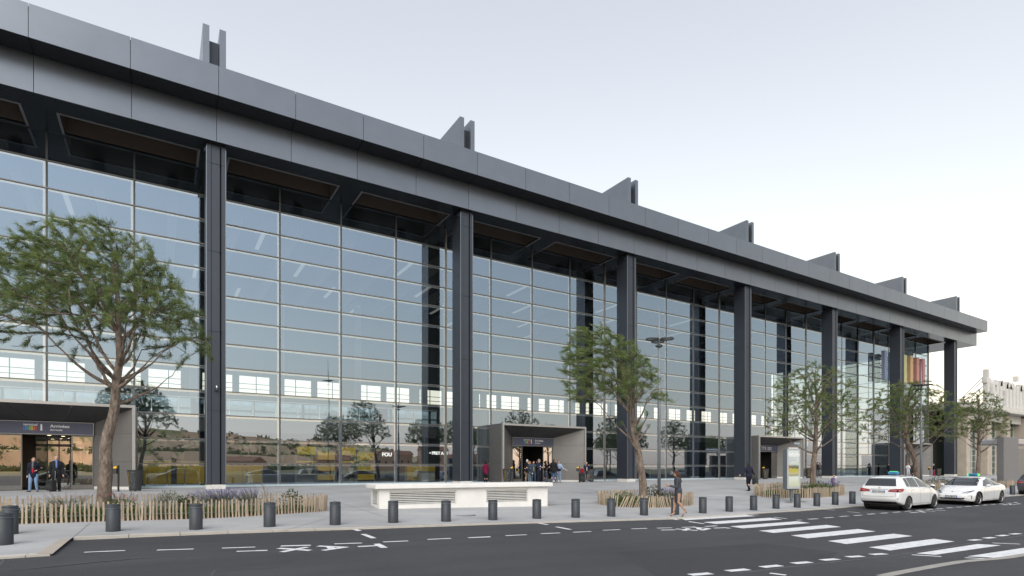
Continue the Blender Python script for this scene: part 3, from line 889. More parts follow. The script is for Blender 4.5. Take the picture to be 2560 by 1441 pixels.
    put_text('logo_numeral', '1', x0 + 0.60, -0.004, 0.20, 0.31, sg, M['white'], bold=0.03, depth=0.2)
    k_ = 0.86 / text_width('Arrivées', 0.16)
    put_text('french_word', fr1, 2.08, -0.004, 0.36, 0.155, sg, M['white'], bold=0.02, sx=k_ * (0.95 if fr1[0] == 'A' else 0.9), depth=0.2)
    put_text('english_word', en1, 2.08, -0.004, 0.19, 0.10, sg, M['white'], sx=1.12 if en1[0] == 'A' else 1.0, depth=0.2)

# ---- stripe sculpture on the glass near the far end (logo bars)
bars = empty('logo_stripes', (84.0, 36.9, 0), 0, 'seven tall coloured stripes of the terminal logo fixed on the glass', 'sign')
for q, u in enumerate((78.9, 80.6, 82.3, 84.0, 85.75, 87.5, 89.2)):
    m_ = MB(); m_.box(u - 84.0 - .36, u - 84.0 + .36, -0.30, 0.1, 12.4, 16.1); m_.build('logo_stripe', M['bar%dl' % q] if ('bar%dl' % q) in M else M.setdefault('bar%dl' % q, mat('facade stripe %d' % q, [(0.30, 0.35, 0.52), (0.2, 0.36, 0.5), (0.2, 0.35, 0.25), (0.44, 0.44, 0.19), (0.50, 0.33, 0.17), (0.44, 0.21, 0.17), (0.43, 0.19, 0.20)][q], 0.5, 0.0, 0.03)), bars)
for z in (13.0, 14.2, 15.4):
    m_ = MB(); m_.box(-5.5, 5.6, 0.12, 0.2, z, z + .12); m_.build('stripe_rail', M['black'], bars)

# ------------------------------------------------------------------ older concrete terminal on the right
M['old'] = mat('weathered concrete', (0.36, 0.31, 0.25), 0.85, 0, 0.15, 0.8, bump=0.2, bscale=12, col2=(0.47, 0.42, 0.35))
M['old_slab'] = mat('pale rendered slab', (0.55, 0.53, 0.49), 0.8, 0, 0.08, 0.8)
M['old_frame'] = mat('white window frame', (0.55, 0.56, 0.55), 0.5)
M['old_glass'] = glass_mat('green glass', (0.30, 0.42, 0.36), 0.30, (0.85, 1, 0.95), 0.003, 1.0)
old = empty('concrete_terminal', (99.5, 36.0, 0), 0, 'older concrete terminal with tall green windows and roof letters at right', 'building')
X1 = 60.0
for q in range(9):
    x = 6.1 + q * 7.4 - 7.4
    m_ = MB(); m_.bevbox(x, x + 1.3, -1.1, 1.2, 0, 9.3, 0.06); m_.build('pier', M['old'], old)
    w0, w1 = x + 1.3, x + 7.4
    wf = MB()
    nx = 4
    for i in range(nx + 1): wf.box(w0 + (w1 - w0) * i / nx - .06, w0 + (w1 - w0) * i / nx + .06, 0.35, 0.55, 0, 9.3)
    for j in range(10): wf.box(w0 + .06, w1 - .06, 0.40, 0.5, j * 0.95 + .1, j * 0.95 + .16)
    wo = wf.build('window', M['old_frame'], old)
    m_ = MB(); m_.poly([(w0, .46, 0), (w1, .46, 0), (w1, .46, 9.3), (w0, .46, 9.3)]); m_.build('pane', M['old_glass'], wo)
    m_ = MB(); m_.box(w0 + .02, w1 - .02, -0.6, -0.3, 8.2, 9.55); m_.build('lintel_panel', M['old_slab'], old)
m_ = MB(); m_.box(-2.5, X1, -2.0, 12, 9.56, 9.95); m_.box(-2.5, X1, -1.6, 12, 9.95, 10.5); m_.build('roof_slab', M['old_slab'], old)
m_ = MB(); m_.box(-1, X1, 3.5, 12, 0, 9.5); m_.build('inner_block', M['dark'], old)
let = empty('roof_letters', (106.0, 35.2, 10.5), 0, 'big white standing letters along the roof edge of the concrete terminal', 'sign')
def letter(ch, w, h):
    """tall condensed letter from solid strokes, 0.95 m deep"""
    t = 0.78; q = MB(); D0, D1 = 0.0, 0.6
    bar = lambda x0, x1, z0, z1: q.box(x0, x1, D0, D1, z0, z1)
    def arch(x0, x1, z0):
        cx, r1 = (x0 + x1) / 2, (x1 - x0) / 2; r0 = r1 - t
        n = 8
        for i in range(n):
            a0, a1 = math.pi * i / n, math.pi * (i + 1) / n
            o = [(cx - r1 * math.cos(a0), z0 + r1 * math.sin(a0)), (cx - r1 * math.cos(a1), z0 + r1 * math.sin(a1)), (cx - r0 * math.cos(a1), z0 + r0 * math.sin(a1)), (cx - r0 * math.cos(a0), z0 + r0 * math.sin(a0))]
            q.faces([(x, D0, z) for x, z in o] + [(x, D1, z) for x, z in o], [(0, 1, 2, 3), (7, 6, 5, 4), (0, 4, 5, 1), (2, 6, 7, 3)])
    if ch == 't': bar(.35, .35 + t, 0, h * 1.32); bar(0, .349, h * .82, h); bar(.351 + t, w, h * .82, h); bar(.351 + t, w, 0, .55)
    elif ch == 'i': bar(0, t, 0, h * .9); bar(0, t, h * 1.1, h * 1.3)
    elif ch == 'l': bar(0, t, 0, h * 1.32)
    elif ch in 'nm':
        k = 1 if ch == 'n' else 2; ww = (w - t) / k
        for j in range(k + 1): bar(j * ww, j * ww + t, 0, h - ww * .5 - .39 if j else h)
        for j in range(k): arch(j * ww, (j + 1) * ww + t, h - (ww + t) / 2)
    elif ch == 'r': bar(0, t, 0, h); arch(0.001, w, h - w / 2); bar(w - t, w, h * .62, h - w / 2)
    elif ch in 'ea':
        arch(0, w, h - w / 2); bar(0 if ch == 'e' else w - t, t if ch == 'e' else w, 0, h - w / 2); bar(w - t if ch == 'e' else 0, w if ch == 'e' else t, h * (.45 if ch == 'e' else 0), h - w / 2 if ch == 'e' else h * .5); bar(t + .001, w - t - .001, h * .42, h * .54); bar(t + .001, w if ch == 'e' else w - t - .001, 0, .6)
    return q
M['wconc0'] = mat('weathered white letters', (.60, .59, .56), .7, 0, .06, 2)
xx = 0.0
for ch in 'terminal':
    wch = {'t': 1.75, 'e': 2.3, 'r': 1.75, 'm': 3.7, 'i': .78, 'n': 2.3, 'a': 2.3, 'l': .78}[ch]
    letter(ch, wch, 4.1).build('letter', M['wconc0'], let, loc=(xx, 0, 0.15))
    xx += wch + .62
m_ = MB()
for q in range(10): m_.tube([(0.6 + q * 2, 0.4, 4.2), (0.6 + q * 2, 4.5, 0)], 0.05, 5)
m_.box(-0.4, 20, .42, .5, 2.2, 2.32); m_.box(-0.4, 20, .42, .5, 3.6, 3.72); m_.tube([(0, .45, 4.4), (-4.2, 2.5, 0)], .07, 5); m_.tube([(0, .45, 3.0), (-3.2, 2.5, 0)], .07, 5)
m_.build('letter_bracing', M['steel'], let)

# grey shelter wall at the right edge
c = at(2510, 1216)
sh = empty('bus_shelter', (c.x, c.y, gz(c.x, c.y)), 0, 'plain grey shelter with rounded steel end at right edge', 'shelter')
k_ = (c - Vector((0, 0, CZ))).length / 1000
m_ = MB(); m_.bevbox(0, 3.4, 0, 0.5, 0, 4.35, 0.03); m_.build('end_wall', mat('shelter grey', (0.16, 0.16, 0.165), 0.5, 0, 0.05), sh)
m_ = MB(); m_.bevbox(3.41, 9, 0.3, 3.0, 3.75, 4.3, .1); m_.build('roof_canopy', M['steel'], sh)
m_ = MB(); m_.box(4.6, 9, 0.55, 1.0, 0, 3.4); m_.build('side_wall', M['portal'], sh)

# ------------------------------------------------------------------ hills and scrub across the airport road (mirrored in the glass)
def fbm(x, y, s):
    v = 0; a = 1
    for i in range(5):
        v += a * (math.sin(x * s + 1.7 * i + 1.3 * math.sin(y * s * 0.8 + i)) * math.cos(y * s * 1.1 - 0.9 * i + math.sin(x * s * 0.7)))
        s *= 2.03; a *= 0.5
    return v
hv = []
NX, NY = 220, 60
for j in range(NY):
    f = j / (NY - 1)
    dist = 330 + 900 * f ** 1.3
    for i in range(NX):
        az = R(-62 + 100 * i / (NX - 1))           # azimuth from -y, positive = +x
        x, y = dist * math.sin(az), -dist * math.cos(az)
        side = 1 / (1 + math.exp((math.degrees(az) - 24) / 3.0))
        h = (2 + 46 * (1 / (1 + math.exp(-(dist - 640) / 55))) + 11 * (1 / (1 + math.exp(-(dist - 470) / 30))))
        n_ = fbm(x, y, 0.011)
        h = h * (0.86 + 0.12 * n_) + 3 * fbm(x, y, 0.05)
        # terraces make cliffs
        st = 17.0
        q = h / st; qi = math.floor(q); fr_ = q - qi
        h = st * (qi + min(1, max(0, (fr_ - 0.5) / 0.22)) * 0.9 + fr_ * 0.1)
        hv.append((x, y, max(-1.5, h * side * (0.75 + 0.25 * math.cos(az * 3 + .5)) - 1.5 - (3 if j == 0 else 0))))
mb = MB(); mb.faces(hv, [(j * NX + i + 1, j * NX + i, (j + 1) * NX + i, (j + 1) * NX + i + 1) for j in range(NY - 1) for i in range(NX - 1)])
hm = bpy.data.materials.new('limestone hill'); hm.use_nodes = True
nt = hm.node_tree; bs = nt.nodes['Principled BSDF']; bs.inputs['Roughness'].default_value = 0.95
ge = nt.nodes.new('ShaderNodeNewGeometry'); sp = nt.nodes.new('ShaderNodeSeparateXYZ'); nt.links.new(ge.outputs['True Normal'], sp.inputs[0])
tc = nt.nodes.new('ShaderNodeTexCoord'); nz = nt.nodes.new('ShaderNodeTexNoise'); nz.inputs['Scale'].default_value = 0.035; nz.inputs['Detail'].default_value = 12; nz.inputs['Roughness'].default_value = 0.75
nt.links.new(tc.outputs['Object'], nz.inputs['Vector'])
ad = nt.nodes.new('ShaderNodeMath'); ad.operation = 'MULTIPLY_ADD'; ad.inputs[1].default_value = 1.5
nt.links.new(nz.outputs['Fac'], ad.inputs[0]); nt.links.new(sp.outputs['Z'], ad.inputs[2])
cr = nt.nodes.new('ShaderNodeValToRGB'); cr.color_ramp.elements[0].position = 0.0; cr.color_ramp.elements[1].position = 1.0
cr.color_ramp.elements[0].color = (0.84, 0.54, 0.33, 1); cr.color_ramp.elements[1].color = (0.34, 0.30, 0.11, 1)  # warm low sunlight is put into the rock and scrub colours
mr = nt.nodes.new('ShaderNodeMapRange'); mr.inputs['From Min'].default_value = 1.54; mr.inputs['From Max'].default_value = 1.76
nt.links.new(ad.outputs[0], mr.inputs['Value']); nt.links.new(mr.outputs[0], cr.inputs['Fac']); nt.links.new(cr.outputs['Color'], bs.inputs['Base Color'])
tag(mb.build('hills', hm), kind='structure')
# ------------------------------------------------------------------ pines
M['bark'] = mat('pine bark', (0.075, 0.055, 0.043), 0.95, 0, 0.4, 9.0, bump=1.0, bscale=16, col2=(0.30, 0.24, 0.195), stretch=(1, 1, 0.35), bdist=0.09)
def leaf_mat(name, c1, c2, scale=1.2, rough=0.6, trans=0.25):
    m = mat(name, c1, rough, 0, 0.1, scale, col2=c2, detail=3)
    nt = m.node_tree; b = nt.nodes['Principled BSDF']; out = nt.nodes['Material Output']
    col = b.inputs['Base Color'].links[0].from_socket
    t = nt.nodes.new('ShaderNodeBsdfTranslucent'); nt.links.new(col, t.inputs['Color'])
    mx = nt.nodes.new('ShaderNodeMixShader'); mx.inputs['Fac'].default_value = trans
    nt.links.new(b.outputs['BSDF'], mx.inputs[1]); nt.links.new(t.outputs['BSDF'], mx.inputs[2])
    nt.links.new(mx.outputs['Shader'], out.inputs['Surface'])
    return m
M['needle'] = leaf_mat('pine needles', (0.072, 0.115, 0.030), (0.185, 0.245, 0.072), 1.3, trans=0.3)

def grow(seed, trunk, attract, step=0.22, di=1.6, dk=0.27, bias=(0, 0, 0.1), maxn=9000, limbs=()):
    rs = np.random.RandomState(seed)
    pos = [np.array(p, float) for p in trunk]; par = [-1] + list(range(len(trunk) - 1))
    for (i0, az, elev, L, curve) in limbs:      # straight rising limbs in whorls round the trunk
        cur, i = pos[i0].copy(), i0
        nst = max(2, int(L / step))
        for k in range(nst):
            e_ = elev + curve * k / nst
            d_ = np.array([math.cos(az) * math.cos(e_), math.sin(az) * math.cos(e_), math.sin(e_)]) + rs.normal(0, 0.06, 3)
            cur = cur + d_ * step
            pos.append(cur.copy()); par.append(i); i = len(pos) - 1
    A = np.array(attract, float)
    P = np.array(pos)
    d = np.linalg.norm(A[:, None] - P[None], axis=2)
    near = d.argmin(1); nd = d.min(1)
    start = next((i for i, p in enumerate(trunk) if p[2] > 0), 0)
    bias = np.array(bias)
    for it in range(140):
        act = nd < di * (3.0 if it < 12 else 1.0)
        if not act.any(): break
        idx = np.unique(near[act])
        new = []
        for i in idx:
            sel = act & (near == i)
            v = A[sel] - pos[i]
            v = (v / (np.linalg.norm(v, axis=1)[:, None] + 1e-9)).sum(0)
            v = v / (np.linalg.norm(v) + 1e-9) + bias + rs.normal(0, 0.12, 3)
            v = v / (np.linalg.norm(v) + 1e-9)
            q = pos[i] + v * step
            new.append((i, q))
        added = []
        for i, q in new:
            if np.min(np.linalg.norm(np.array(pos[-400:]) - q, axis=1)) < step * 0.25: continue
            pos.append(q); par.append(i); added.append(len(pos) - 1)
        if not added: break
        Q = np.array([pos[a] for a in added])
        d = np.linalg.norm(A[:, None] - Q[None], axis=2)
        m = d.min(1); k = d.argmin(1)
        upd = m < nd
        nd[upd] = m[upd]; near[upd] = np.array(added)[k[upd]]
        keep = nd > dk
        A, nd, near = A[keep], nd[keep], near[keep]
        if len(A) == 0 or len(pos) > maxn: break
    return np.array(pos), par

def dome(rs, n, c, r, floor0, slope, shell=0.35, wind=0.0):
    """points in the upper outer part of an ellipsoid, above a cone floor"""
    out = []
    while len(out) < n:
        v = rs.normal(0, 1, 3); v /= np.linalg.norm(v)
        k = rs.uniform(0, 1) ** shell
        p = np.array(c) + v * np.array(r) * k
        p[0] += wind * max(0, p[2] - c[2])
        h = math.hypot(p[0] - c[0], p[1] - c[1])
        if p[2] < floor0 + slope * h: continue
        out.append(p)
    return out

def make_tree(name, seed, trunk, r0, crown, n_att, label, cat='tree', group=None, wind=(0, 0, 0), tuft=(26, 0.20, 0.017), loc=(0, 0, 0), rz=0.0, dens=1.0, step=0.22, two=None):
    rs = np.random.RandomState(seed)
    att = dome(rs, n_att, *crown[:6])
    tr = [np.array(p, float) for p in trunk]
    fine = []
    for a, b in zip(tr, tr[1:]):
        k = max(1, int(np.linalg.norm(b - a) / step))
        fine += [a + (b - a) * i / k for i in range(k)]
    fine.append(tr[-1])
    nt_ = len(fine)
    # smooth wobble
    fine = [p + np.array([0.025 * math.sin(i * 0.9 + seed), 0.025 * math.cos(i * 0.7 + seed), 0]) * min(1, i / 6) for i, p in enumerate(fine)]
    limbs = []
    n_l0 = nt_
    zf = crown[2]
    zf = crown[5 + 1] if len(crown) > 6 else zf
    hs_ = np.linspace(zf, fine[-1][2] - 1.3, 5)
    for wi, hz in enumerate(hs_):
        i0 = min(range(nt_), key=lambda i: abs(fine[i][2] - hz))
        nl = 5 if wi < 3 else 4
        for q in range(nl):
            az = 2 * math.pi * (q + 0.37 * wi) / nl + rs.normal(0, .25)
            i1 = min(nt_ - 2, max(1, i0 + rs.randint(-2, 3)))
            reach = crown[1][0] * (0.80 - 0.07 * wi) * rs.uniform(.75, 1.1)
            reach *= 1 - 0.28 * math.cos(az) * (1 if wind[0] < -.6 else 0)
            limbs.append((i1, az, R(30 + 6 * wi + rs.normal(0, 7)), reach, R(24)))
    P, par = grow(seed, fine, att, step, bias=(wind[0] * 0.12, wind[1] * 0.12, 0.08), limbs=limbs)
    n = len(P); kids = [[] for _ in range(n)]
    for i, p in enumerate(par):
        if p >= 0: kids[p].append(i)
    rad = np.zeros(n)
    e = 2.5
    for i in range(n - 1, -1, -1):
        pass
    order = sorted(range(n), key=lambda i: -i)
    for i in order:
        rad[i] = 0.0055 if not kids[i] else max(0.0055, sum(rad[c] ** e for c in kids[i]) ** (1 / e))
    kk = (r0 * 0.62) / max(rad[nt_ // 2 if nt_ > 2 else 0], 1e-3)
    scale_b = min(2.6, max(0.6, kk))
    top = P[:, 2].max()
    for i in range(nt_):
        f = i / (nt_ - 1)
        flare = 1 + 0.08 * max(0, 1 - f * 9)
        rad_t = r0 * (1 - 0.80 * f) * flare
        rad[i] = rad_t
    sc_ = r0 * 0.36 / max(rad[nt_:].max(), 1e-6)
    for i in range(nt_, n): rad[i] = max(0.0055, rad[i] * min(1.5, sc_))
    i = nt_
    for (i1, az, ev, reach, cv) in limbs:      # limbs keep a real thickness to their ends
        nst = max(2, int(reach / step)); th = min(.055, r0 * (0.27 if P[i1][2] < 5.2 else 0.20))
        for k in range(nst): rad[i + k] = max(rad[i + k], th * (1 - 0.86 * (k / nst)))
        i += nst
    root = empty(name, loc, rz, label, cat, group)
    mb = MB()
    # trunk as one tube
    mb.tube([tuple(p) for p in P[:nt_]], [float(r) for r in rad[:nt_]], 12)
    for i in range(nt_, n):
        a, b = P[par[i]], P[i]
        ra = min(rad[par[i]], rad[i] * 1.25) if par[i] >= nt_ else rad[i] * 1.15
        mb.tube([tuple(a), tuple(b)], [float(ra), float(rad[i])], 6 if rad[i] > 0.03 else 4, caps=False)
    mb.build('trunk', M['bark'], root, smooth=True)
    # needles: brushes of thin blades near the twig ends
    w = np.array(wind, float)
    depth = np.zeros(n, int)
    for i in order:
        depth[i] = 0 if not kids[i] else 1 + min(depth[c] for c in kids[i])
    V, F = [], []
    nn, ln, wd = tuft
    zmid = crown[0][2]
    for i in range(nt_, n):
        if depth[i] > 4: continue
        hi = (P[i][2] - zmid) / max(0.1, crown[1][2])
        prob = dens * min(1.0, max(0.06, 0.55 + 0.9 * hi)) * (1.0 if depth[i] == 0 else 0.8)
        if depth[i] == 0: prob = max(prob, 0.6)
        if rs.uniform() > prob: continue
        d = P[i] - P[par[i]]; d = d / (np.linalg.norm(d) + 1e-9)
        big = rs.uniform(0.75, 1.25)
        for k in range(int(nn * big)):
            base = P[i] + d * rs.uniform(-0.14, 0.10) + rs.normal(0, 0.025, 3)
            q = d * 0.9 + rs.normal(0, 0.55, 3) + w * rs.uniform(0.4, 1.2) + np.array([0, 0, 0.15])
            q /= np.linalg.norm(q)
            s_ = np.cross(q, rs.normal(0, 1, 3)); s_ /= np.linalg.norm(s_) + 1e-9
            L = ln * rs.uniform(0.7, 1.25) * big
            j = len(V)
            V += [tuple(base - s_ * wd * .5), tuple(base + s_ * wd * .5), tuple(base + q * L + w * 0.03)]
            F.append((j, j + 1, j + 2))
    me = bpy.data.meshes.new('crown'); me.from_pydata(V, [], F); me.materials.append(M['needle']); me.update()
    link_mesh('crown', me, root)
    return root

GT = 'young umbrella pines along the forecourt'
def tz(x, y): return gz(x, y) - 0.05
tx, ty = -1.36, 20.2
make_tree('pine_tree', 3, [(0, 0, 0), (-0.02, 0, 0.9), (0.02, 0, 1.7), (0.14, 0, 2.6), (0.32, 0, 3.5), (0.42, 0.0, 4.6), (0.40, 0, 5.6), (0.36, 0, 6.6), (0.2, 0, 7.4)], 0.195,
          ((-0.25, 0, 4.7), (3.1, 2.8, 3.9), 6.45, -0.55, 0.30, -0.08, 3.55), 3400, 'largest umbrella pine, in front of the left entrance, crown blown left', group=GT, wind=(-0.8, 0.1, 0.05), loc=(tx, ty, tz(tx, ty)), rz=-YAW, tuft=(60, 0.19, 0.012), dens=1.0)
tx, ty = 18.8, 18.95
make_tree('pine_tree', 11, [(0, 0, 0), (-0.02, 0, 0.8), (-0.1, 0, 1.7), (-0.28, 0, 2.6), (-0.45, 0, 3.4), (-0.62, 0, 4.6), (-0.9, 0, 5.8), (-1.25, 0, 7.2)], 0.20,
          ((-1.0, 0, 4.6), (2.45, 2.0, 3.7), 5.1, -0.22, 0.34, -0.36, 2.9), 2100, 'slender pine beside the lamp post, its crown swept hard to the left', group=GT, wind=(-1.25, 0.1, 0.0), loc=(tx, ty, tz(tx, ty)), rz=-YAW, tuft=(40, 0.24, 0.013), dens=0.85)
tx, ty = 35.1, 20.5
make_tree('pine_tree', 23, [(0, 0, 0), (-0.05, 0, 1.0), (0.02, 0, 2.0), (0.1, 0, 3.0), (0.15, 0, 4.0), (0.18, 0, 5.2), (0.15, 0, 6.6), (0.1, 0, 7.8)], 0.19,
          ((-0.1, 0, 4.7), (2.9, 2.6, 3.7), 4.3, -0.25, 0.36, 0.0, 2.9), 1600, 'straight pine behind the poster totem, loose rounded crown', group=GT, wind=(-0.25, 0, 0.1), loc=(tx, ty, tz(tx, ty)), rz=-YAW, tuft=(38, 0.18, 0.015), dens=0.72)
tx, ty = 49.8, 20.9
make_tree('pine_tree', 31, [(0, 0, 0), (0.02, 0, 0.9), (-0.05, 0, 1.8), (-0.3, 0, 2.7), (-0.75, 0, 3.6), (-0.85, 0, 4.8), (-0.7, 0, 6.4), (-0.55, 0, 7.7)], 0.25,
          ((-0.45, 0, 4.9), (3.6, 3.0, 3.6), 4.6, -0.35, 0.36, 0.0, 2.8), 1900, 'leaning fork-trunked pine behind the hatchback taxi', group=GT, wind=(-0.3, 0, 0.1), loc=(tx, ty, tz(tx, ty)), rz=-YAW, tuft=(38, 0.19, 0.018), dens=0.75)
tx, ty = 60.0, 20.5
make_tree('pine_tree', 41, [(0, 0, 0), (-0.05, 0, 1.2), (0.02, 0, 2.4), (0.05, 0, 3.6), (0.0, 0, 5.0), (0.05, 0, 6.6), (0.1, 0, 7.6)], 0.20,
          ((0.1, 0, 5.0), (2.2, 2.2, 3.4), 4.9, -0.3, 0.40, 0.0, 3.2), 1300, 'rightmost pine, in front of the concrete terminal', group=GT, wind=(-0.2, 0, 0.1), loc=(tx, ty, tz(tx, ty)), rz=-YAW, tuft=(38, 0.18, 0.019), dens=0.78)

# pines and shrubs across the road, seen only mirrored in the glass
base = make_tree('pine_tree', 55, [(0, 0, 0), (0.1, 0, 1.5), (0.3, 0, 3.2), (0.35, 0, 5.2), (0.3, 0, 7.5), (0.2, 0, 9.0)], 0.24, ((0.1, 0, 6.4), (3.6, 3.6, 3.4), 6.3, -0.2, 0.40, 0.0, 3.8), 1100,
                 'umbrella pine in the car park across the road', group='pines in the car park across the road', loc=(23, -12, -0.8), tuft=(12, 0.34, 0.06), dens=1.0)
spots = [(40, -18, 1.1, 40), (52, -30, 1.2, 80), (62, -22, 1.0, 130), (78, -34, 1.25, 200), (95, -28, 1.1, 20), (110, -40, 1.3, 75), (128, -36, 1.2, 300), (150, -48, 1.3, 170), (88, -52, 1.3, 222), (-6, -46, 0.9, 10), (-30, -52, 1.0, 110), (70, -58, 1.3, 70), (120, -62, 1.3, 100), (170, -60, 1.4, 33)]
for x, y, s, a in spots:
    c = copy_tree(base); c.location = (x, y, -0.9); c.scale = (s, s, s); c.rotation_euler = (0, 0, R(a))

# ------------------------------------------------------------------ bushes and flowers
M['leaf_grey'] = leaf_mat('grey green leaves', (0.10, 0.125, 0.085), (0.20, 0.23, 0.165), 5)
M['leaf_green'] = leaf_mat('fresh green leaves', (0.045, 0.085, 0.02), (0.10, 0.16, 0.04), 5)
M['leaf_dark'] = leaf_mat('dark glossy leaves', (0.03, 0.05, 0.02), (0.08, 0.11, 0.04), 5, 0.35)
M['lav'] = leaf_mat('violet flower spikes', (0.11, 0.085, 0.27), (0.24, 0.20, 0.47), 6)
M['pink'] = leaf_mat('dark pink flowers', (0.24, 0.05, 0.09), (0.40, 0.10, 0.14), 6)
M['twig'] = mat('grey twigs', (0.20, 0.16, 0.12), 0.9)

def blades(rs, n, r, h, L, wd, lean=(0, 0), up=0.5, ball=True, z0=0.0):
    V, F = [], []
    for _ in range(n):
        a = rs.uniform(0, 2 * math.pi); q = math.sqrt(rs.uniform()) * r
        z = z0 + h * (rs.uniform() ** 0.7) * (1 - 0.5 * (q / r) ** 2)
        b = np.array([q * math.cos(a), q * math.sin(a), z])
        d = np.array([math.cos(a) * 0.6 * q / r + lean[0], math.sin(a) * 0.6 * q / r + lean[1], up]) + rs.normal(0, 0.45, 3); d /= np.linalg.norm(d)
        s = np.cross(d, rs.normal(0, 1, 3)); s /= np.linalg.norm(s) + 1e-9
        l = L * rs.uniform(.6, 1.3); w = wd * rs.uniform(.7, 1.3)
        j = len(V)
        V += [tuple(b), tuple(b + d * l * .5 + s * w * .5), tuple(b + d * l), tuple(b + d * l * .5 - s * w * .5)]
        F.append((j, j + 1, j + 2, j + 3))
    return V, F
def mesh_of(name, VF, m):
    me = bpy.data.meshes.new(name); me.from_pydata(VF[0], [], VF[1]); me.materials.append(m); me.update(); return me
def bush(name, label, p, r, h, m, seed, n=500, L=0.10, wd=0.03, group=None, flowers=None, lean=(-0.1, 0), stems=True):
    rs = np.random.RandomState(seed)
    root = empty(name, (p[0], p[1], p[2]), rnd.uniform(0, 6) * 0, label, 'shrub' if name != 'lavender' else 'lavender', group)
    link_mesh('foliage', mesh_of('foliage', blades(rs, n, r, h, L, wd, lean), m), root)
    mb = MB()
    for k in range(9):
        a = rs.uniform(0, 6.28); q = r * rs.uniform(.3, .8)
        mb.tube([(0, 0, 0), (q * .4 * math.cos(a), q * .4 * math.sin(a), h * .4), (q * math.cos(a), q * math.sin(a), h * .85)], [.012, .009, .004], 4, caps=False)
    mb.build('stem', M['twig'], root)
    if flowers:
        fm, fn, fl, fw = flowers
        V, F = [], []
        st = MB()
        for k in range(fn):
            a = rs.uniform(0, 6.28); q = r * math.sqrt(rs.uniform())
            b = np.array([q * .5 * math.cos(a), q * .5 * math.sin(a), h * .45])
            t = np.array([q * 1.15 * math.cos(a) + lean[0] * h, q * 1.15 * math.sin(a) + lean[1] * h, h * rs.uniform(.85, 1.35)])
            d = (t - b) / np.linalg.norm(t - b)
            st.tube([tuple(b), tuple(t)], .004, 3, caps=False)
            for i in range(9):
                c = t + d * (i / 9.0 * fl) + rs.normal(0, fw * .35, 3)
                s = rs.normal(0, 1, 3); s /= np.linalg.norm(s); s2 = np.cross(s, d)
                j = len(V); w = fw * (1 - i / 14)
                V += [tuple(c - s * w * .5), tuple(c + s2 * w * .5), tuple(c + s * w * .5), tuple(c + d * w)]; F.append((j, j + 1, j + 2, j + 3))
        link_mesh('flower_spikes', mesh_of('flower_spikes', (V, F), fm), root)
        st.build('flower_stalks', m, root)
    return root
LAV = (None, 150, 0.16, 0.022)

# ------------------------------------------------------------------ chestnut paling fences round the beds
M['paling'] = mat('split chestnut paling', (0.27, 0.205, 0.14), 0.85, 0, 0.2, 5.0, bump=0.4, bscale=25, col2=(0.52, 0.43, 0.325), obj_var=0.25, stretch=(1, 1, 0.25))
M['wire'] = mat('galvanised wire', (0.32, 0.32, 0.32), 0.5, 0.6)
pk = []
for i in range(6):
    rs_ = random.Random(i)
    m_ = MB(); w, t = rs_.uniform(.036, .050), rs_.uniform(.02, .028); h = rs_.uniform(.50, .57)
    kx = rs_.uniform(-.012, .012)
    q = []
    for z, s in ((0, 1), (h * .5, rs_.uniform(.9, 1.1)), (h - .03, .95), (h, .6)):
        ox = kx * math.sin(z / h * 3.1)
        q += [(-w / 2 * s + ox, -t / 2, z), (w / 2 * s + ox, -t / 2 * rs_.uniform(.6, 1), z), (w / 2 * s * .9 + ox, t / 2, z), (-w / 2 * s + ox, t / 2, z)]
    fs = [(12, 13, 14, 15)]
    for l in range(3):
        for k in range(4): fs.append((l * 4 + k, l * 4 + (k + 1) % 4, (l + 1) * 4 + (k + 1) % 4, (l + 1) * 4 + k))
    m_.faces(q, fs); pk.append(m_.mesh('picket', M['paling']))
def paling(path, label, seed, closed=False, gap=0.1, messy=0.02, hs=1.0, lean_at=None):
    rs_ = random.Random(seed)
    P = [Vector((p[0], p[1])) for p in path]
    if closed: P.append(P[0])
    root = empty('paling_fence', (P[0].x, P[0].y, gz(P[0].x, P[0].y)), 0, label, 'fence', 'chestnut paling fences round the planting beds')
    O = Vector(root.location)
    seglen = [(b - a).length for a, b in zip(P, P[1:])]
    tot = sum(seglen); s = 0.0
    wires = [[], []]
    cnt = 0
    while s < tot:
        a = s; i = 0
        while i < len(seglen) - 1 and a > seglen[i]: a -= seglen[i]; i += 1
        d = (P[i + 1] - P[i]).normalized(); p = P[i] + d * a
        z = gz(p.x, p.y)
        o = link_mesh('picket', pk[rs_.randrange(6)], root, (p.x - O.x, p.y - O.y, z - O.z - 0.02))
        ln = lean_at(s / tot) if lean_at else 0
        o.rotation_euler = (rs_.gauss(0, messy), rs_.gauss(0, messy) + ln, math.atan2(d.y, d.x) + rs_.gauss(0, .15))
        o.scale = (1, 1, hs * rs_.uniform(.94, 1.06))
        for w, zz in enumerate((0.17, 0.43)): wires[w].append((p.x - O.x + d.y * .02, p.y - O.y - d.x * .02, z - O.z + zz * hs))
        s += gap * rs_.uniform(.8, 1.2) if rs_.random() > .07 else gap * .42
        cnt += 1
    m_ = MB()
    for w in wires: m_.tube(w, .004, 3, caps=False)
    m_.build('binding_wire', M['wire'], root)
    return cnt

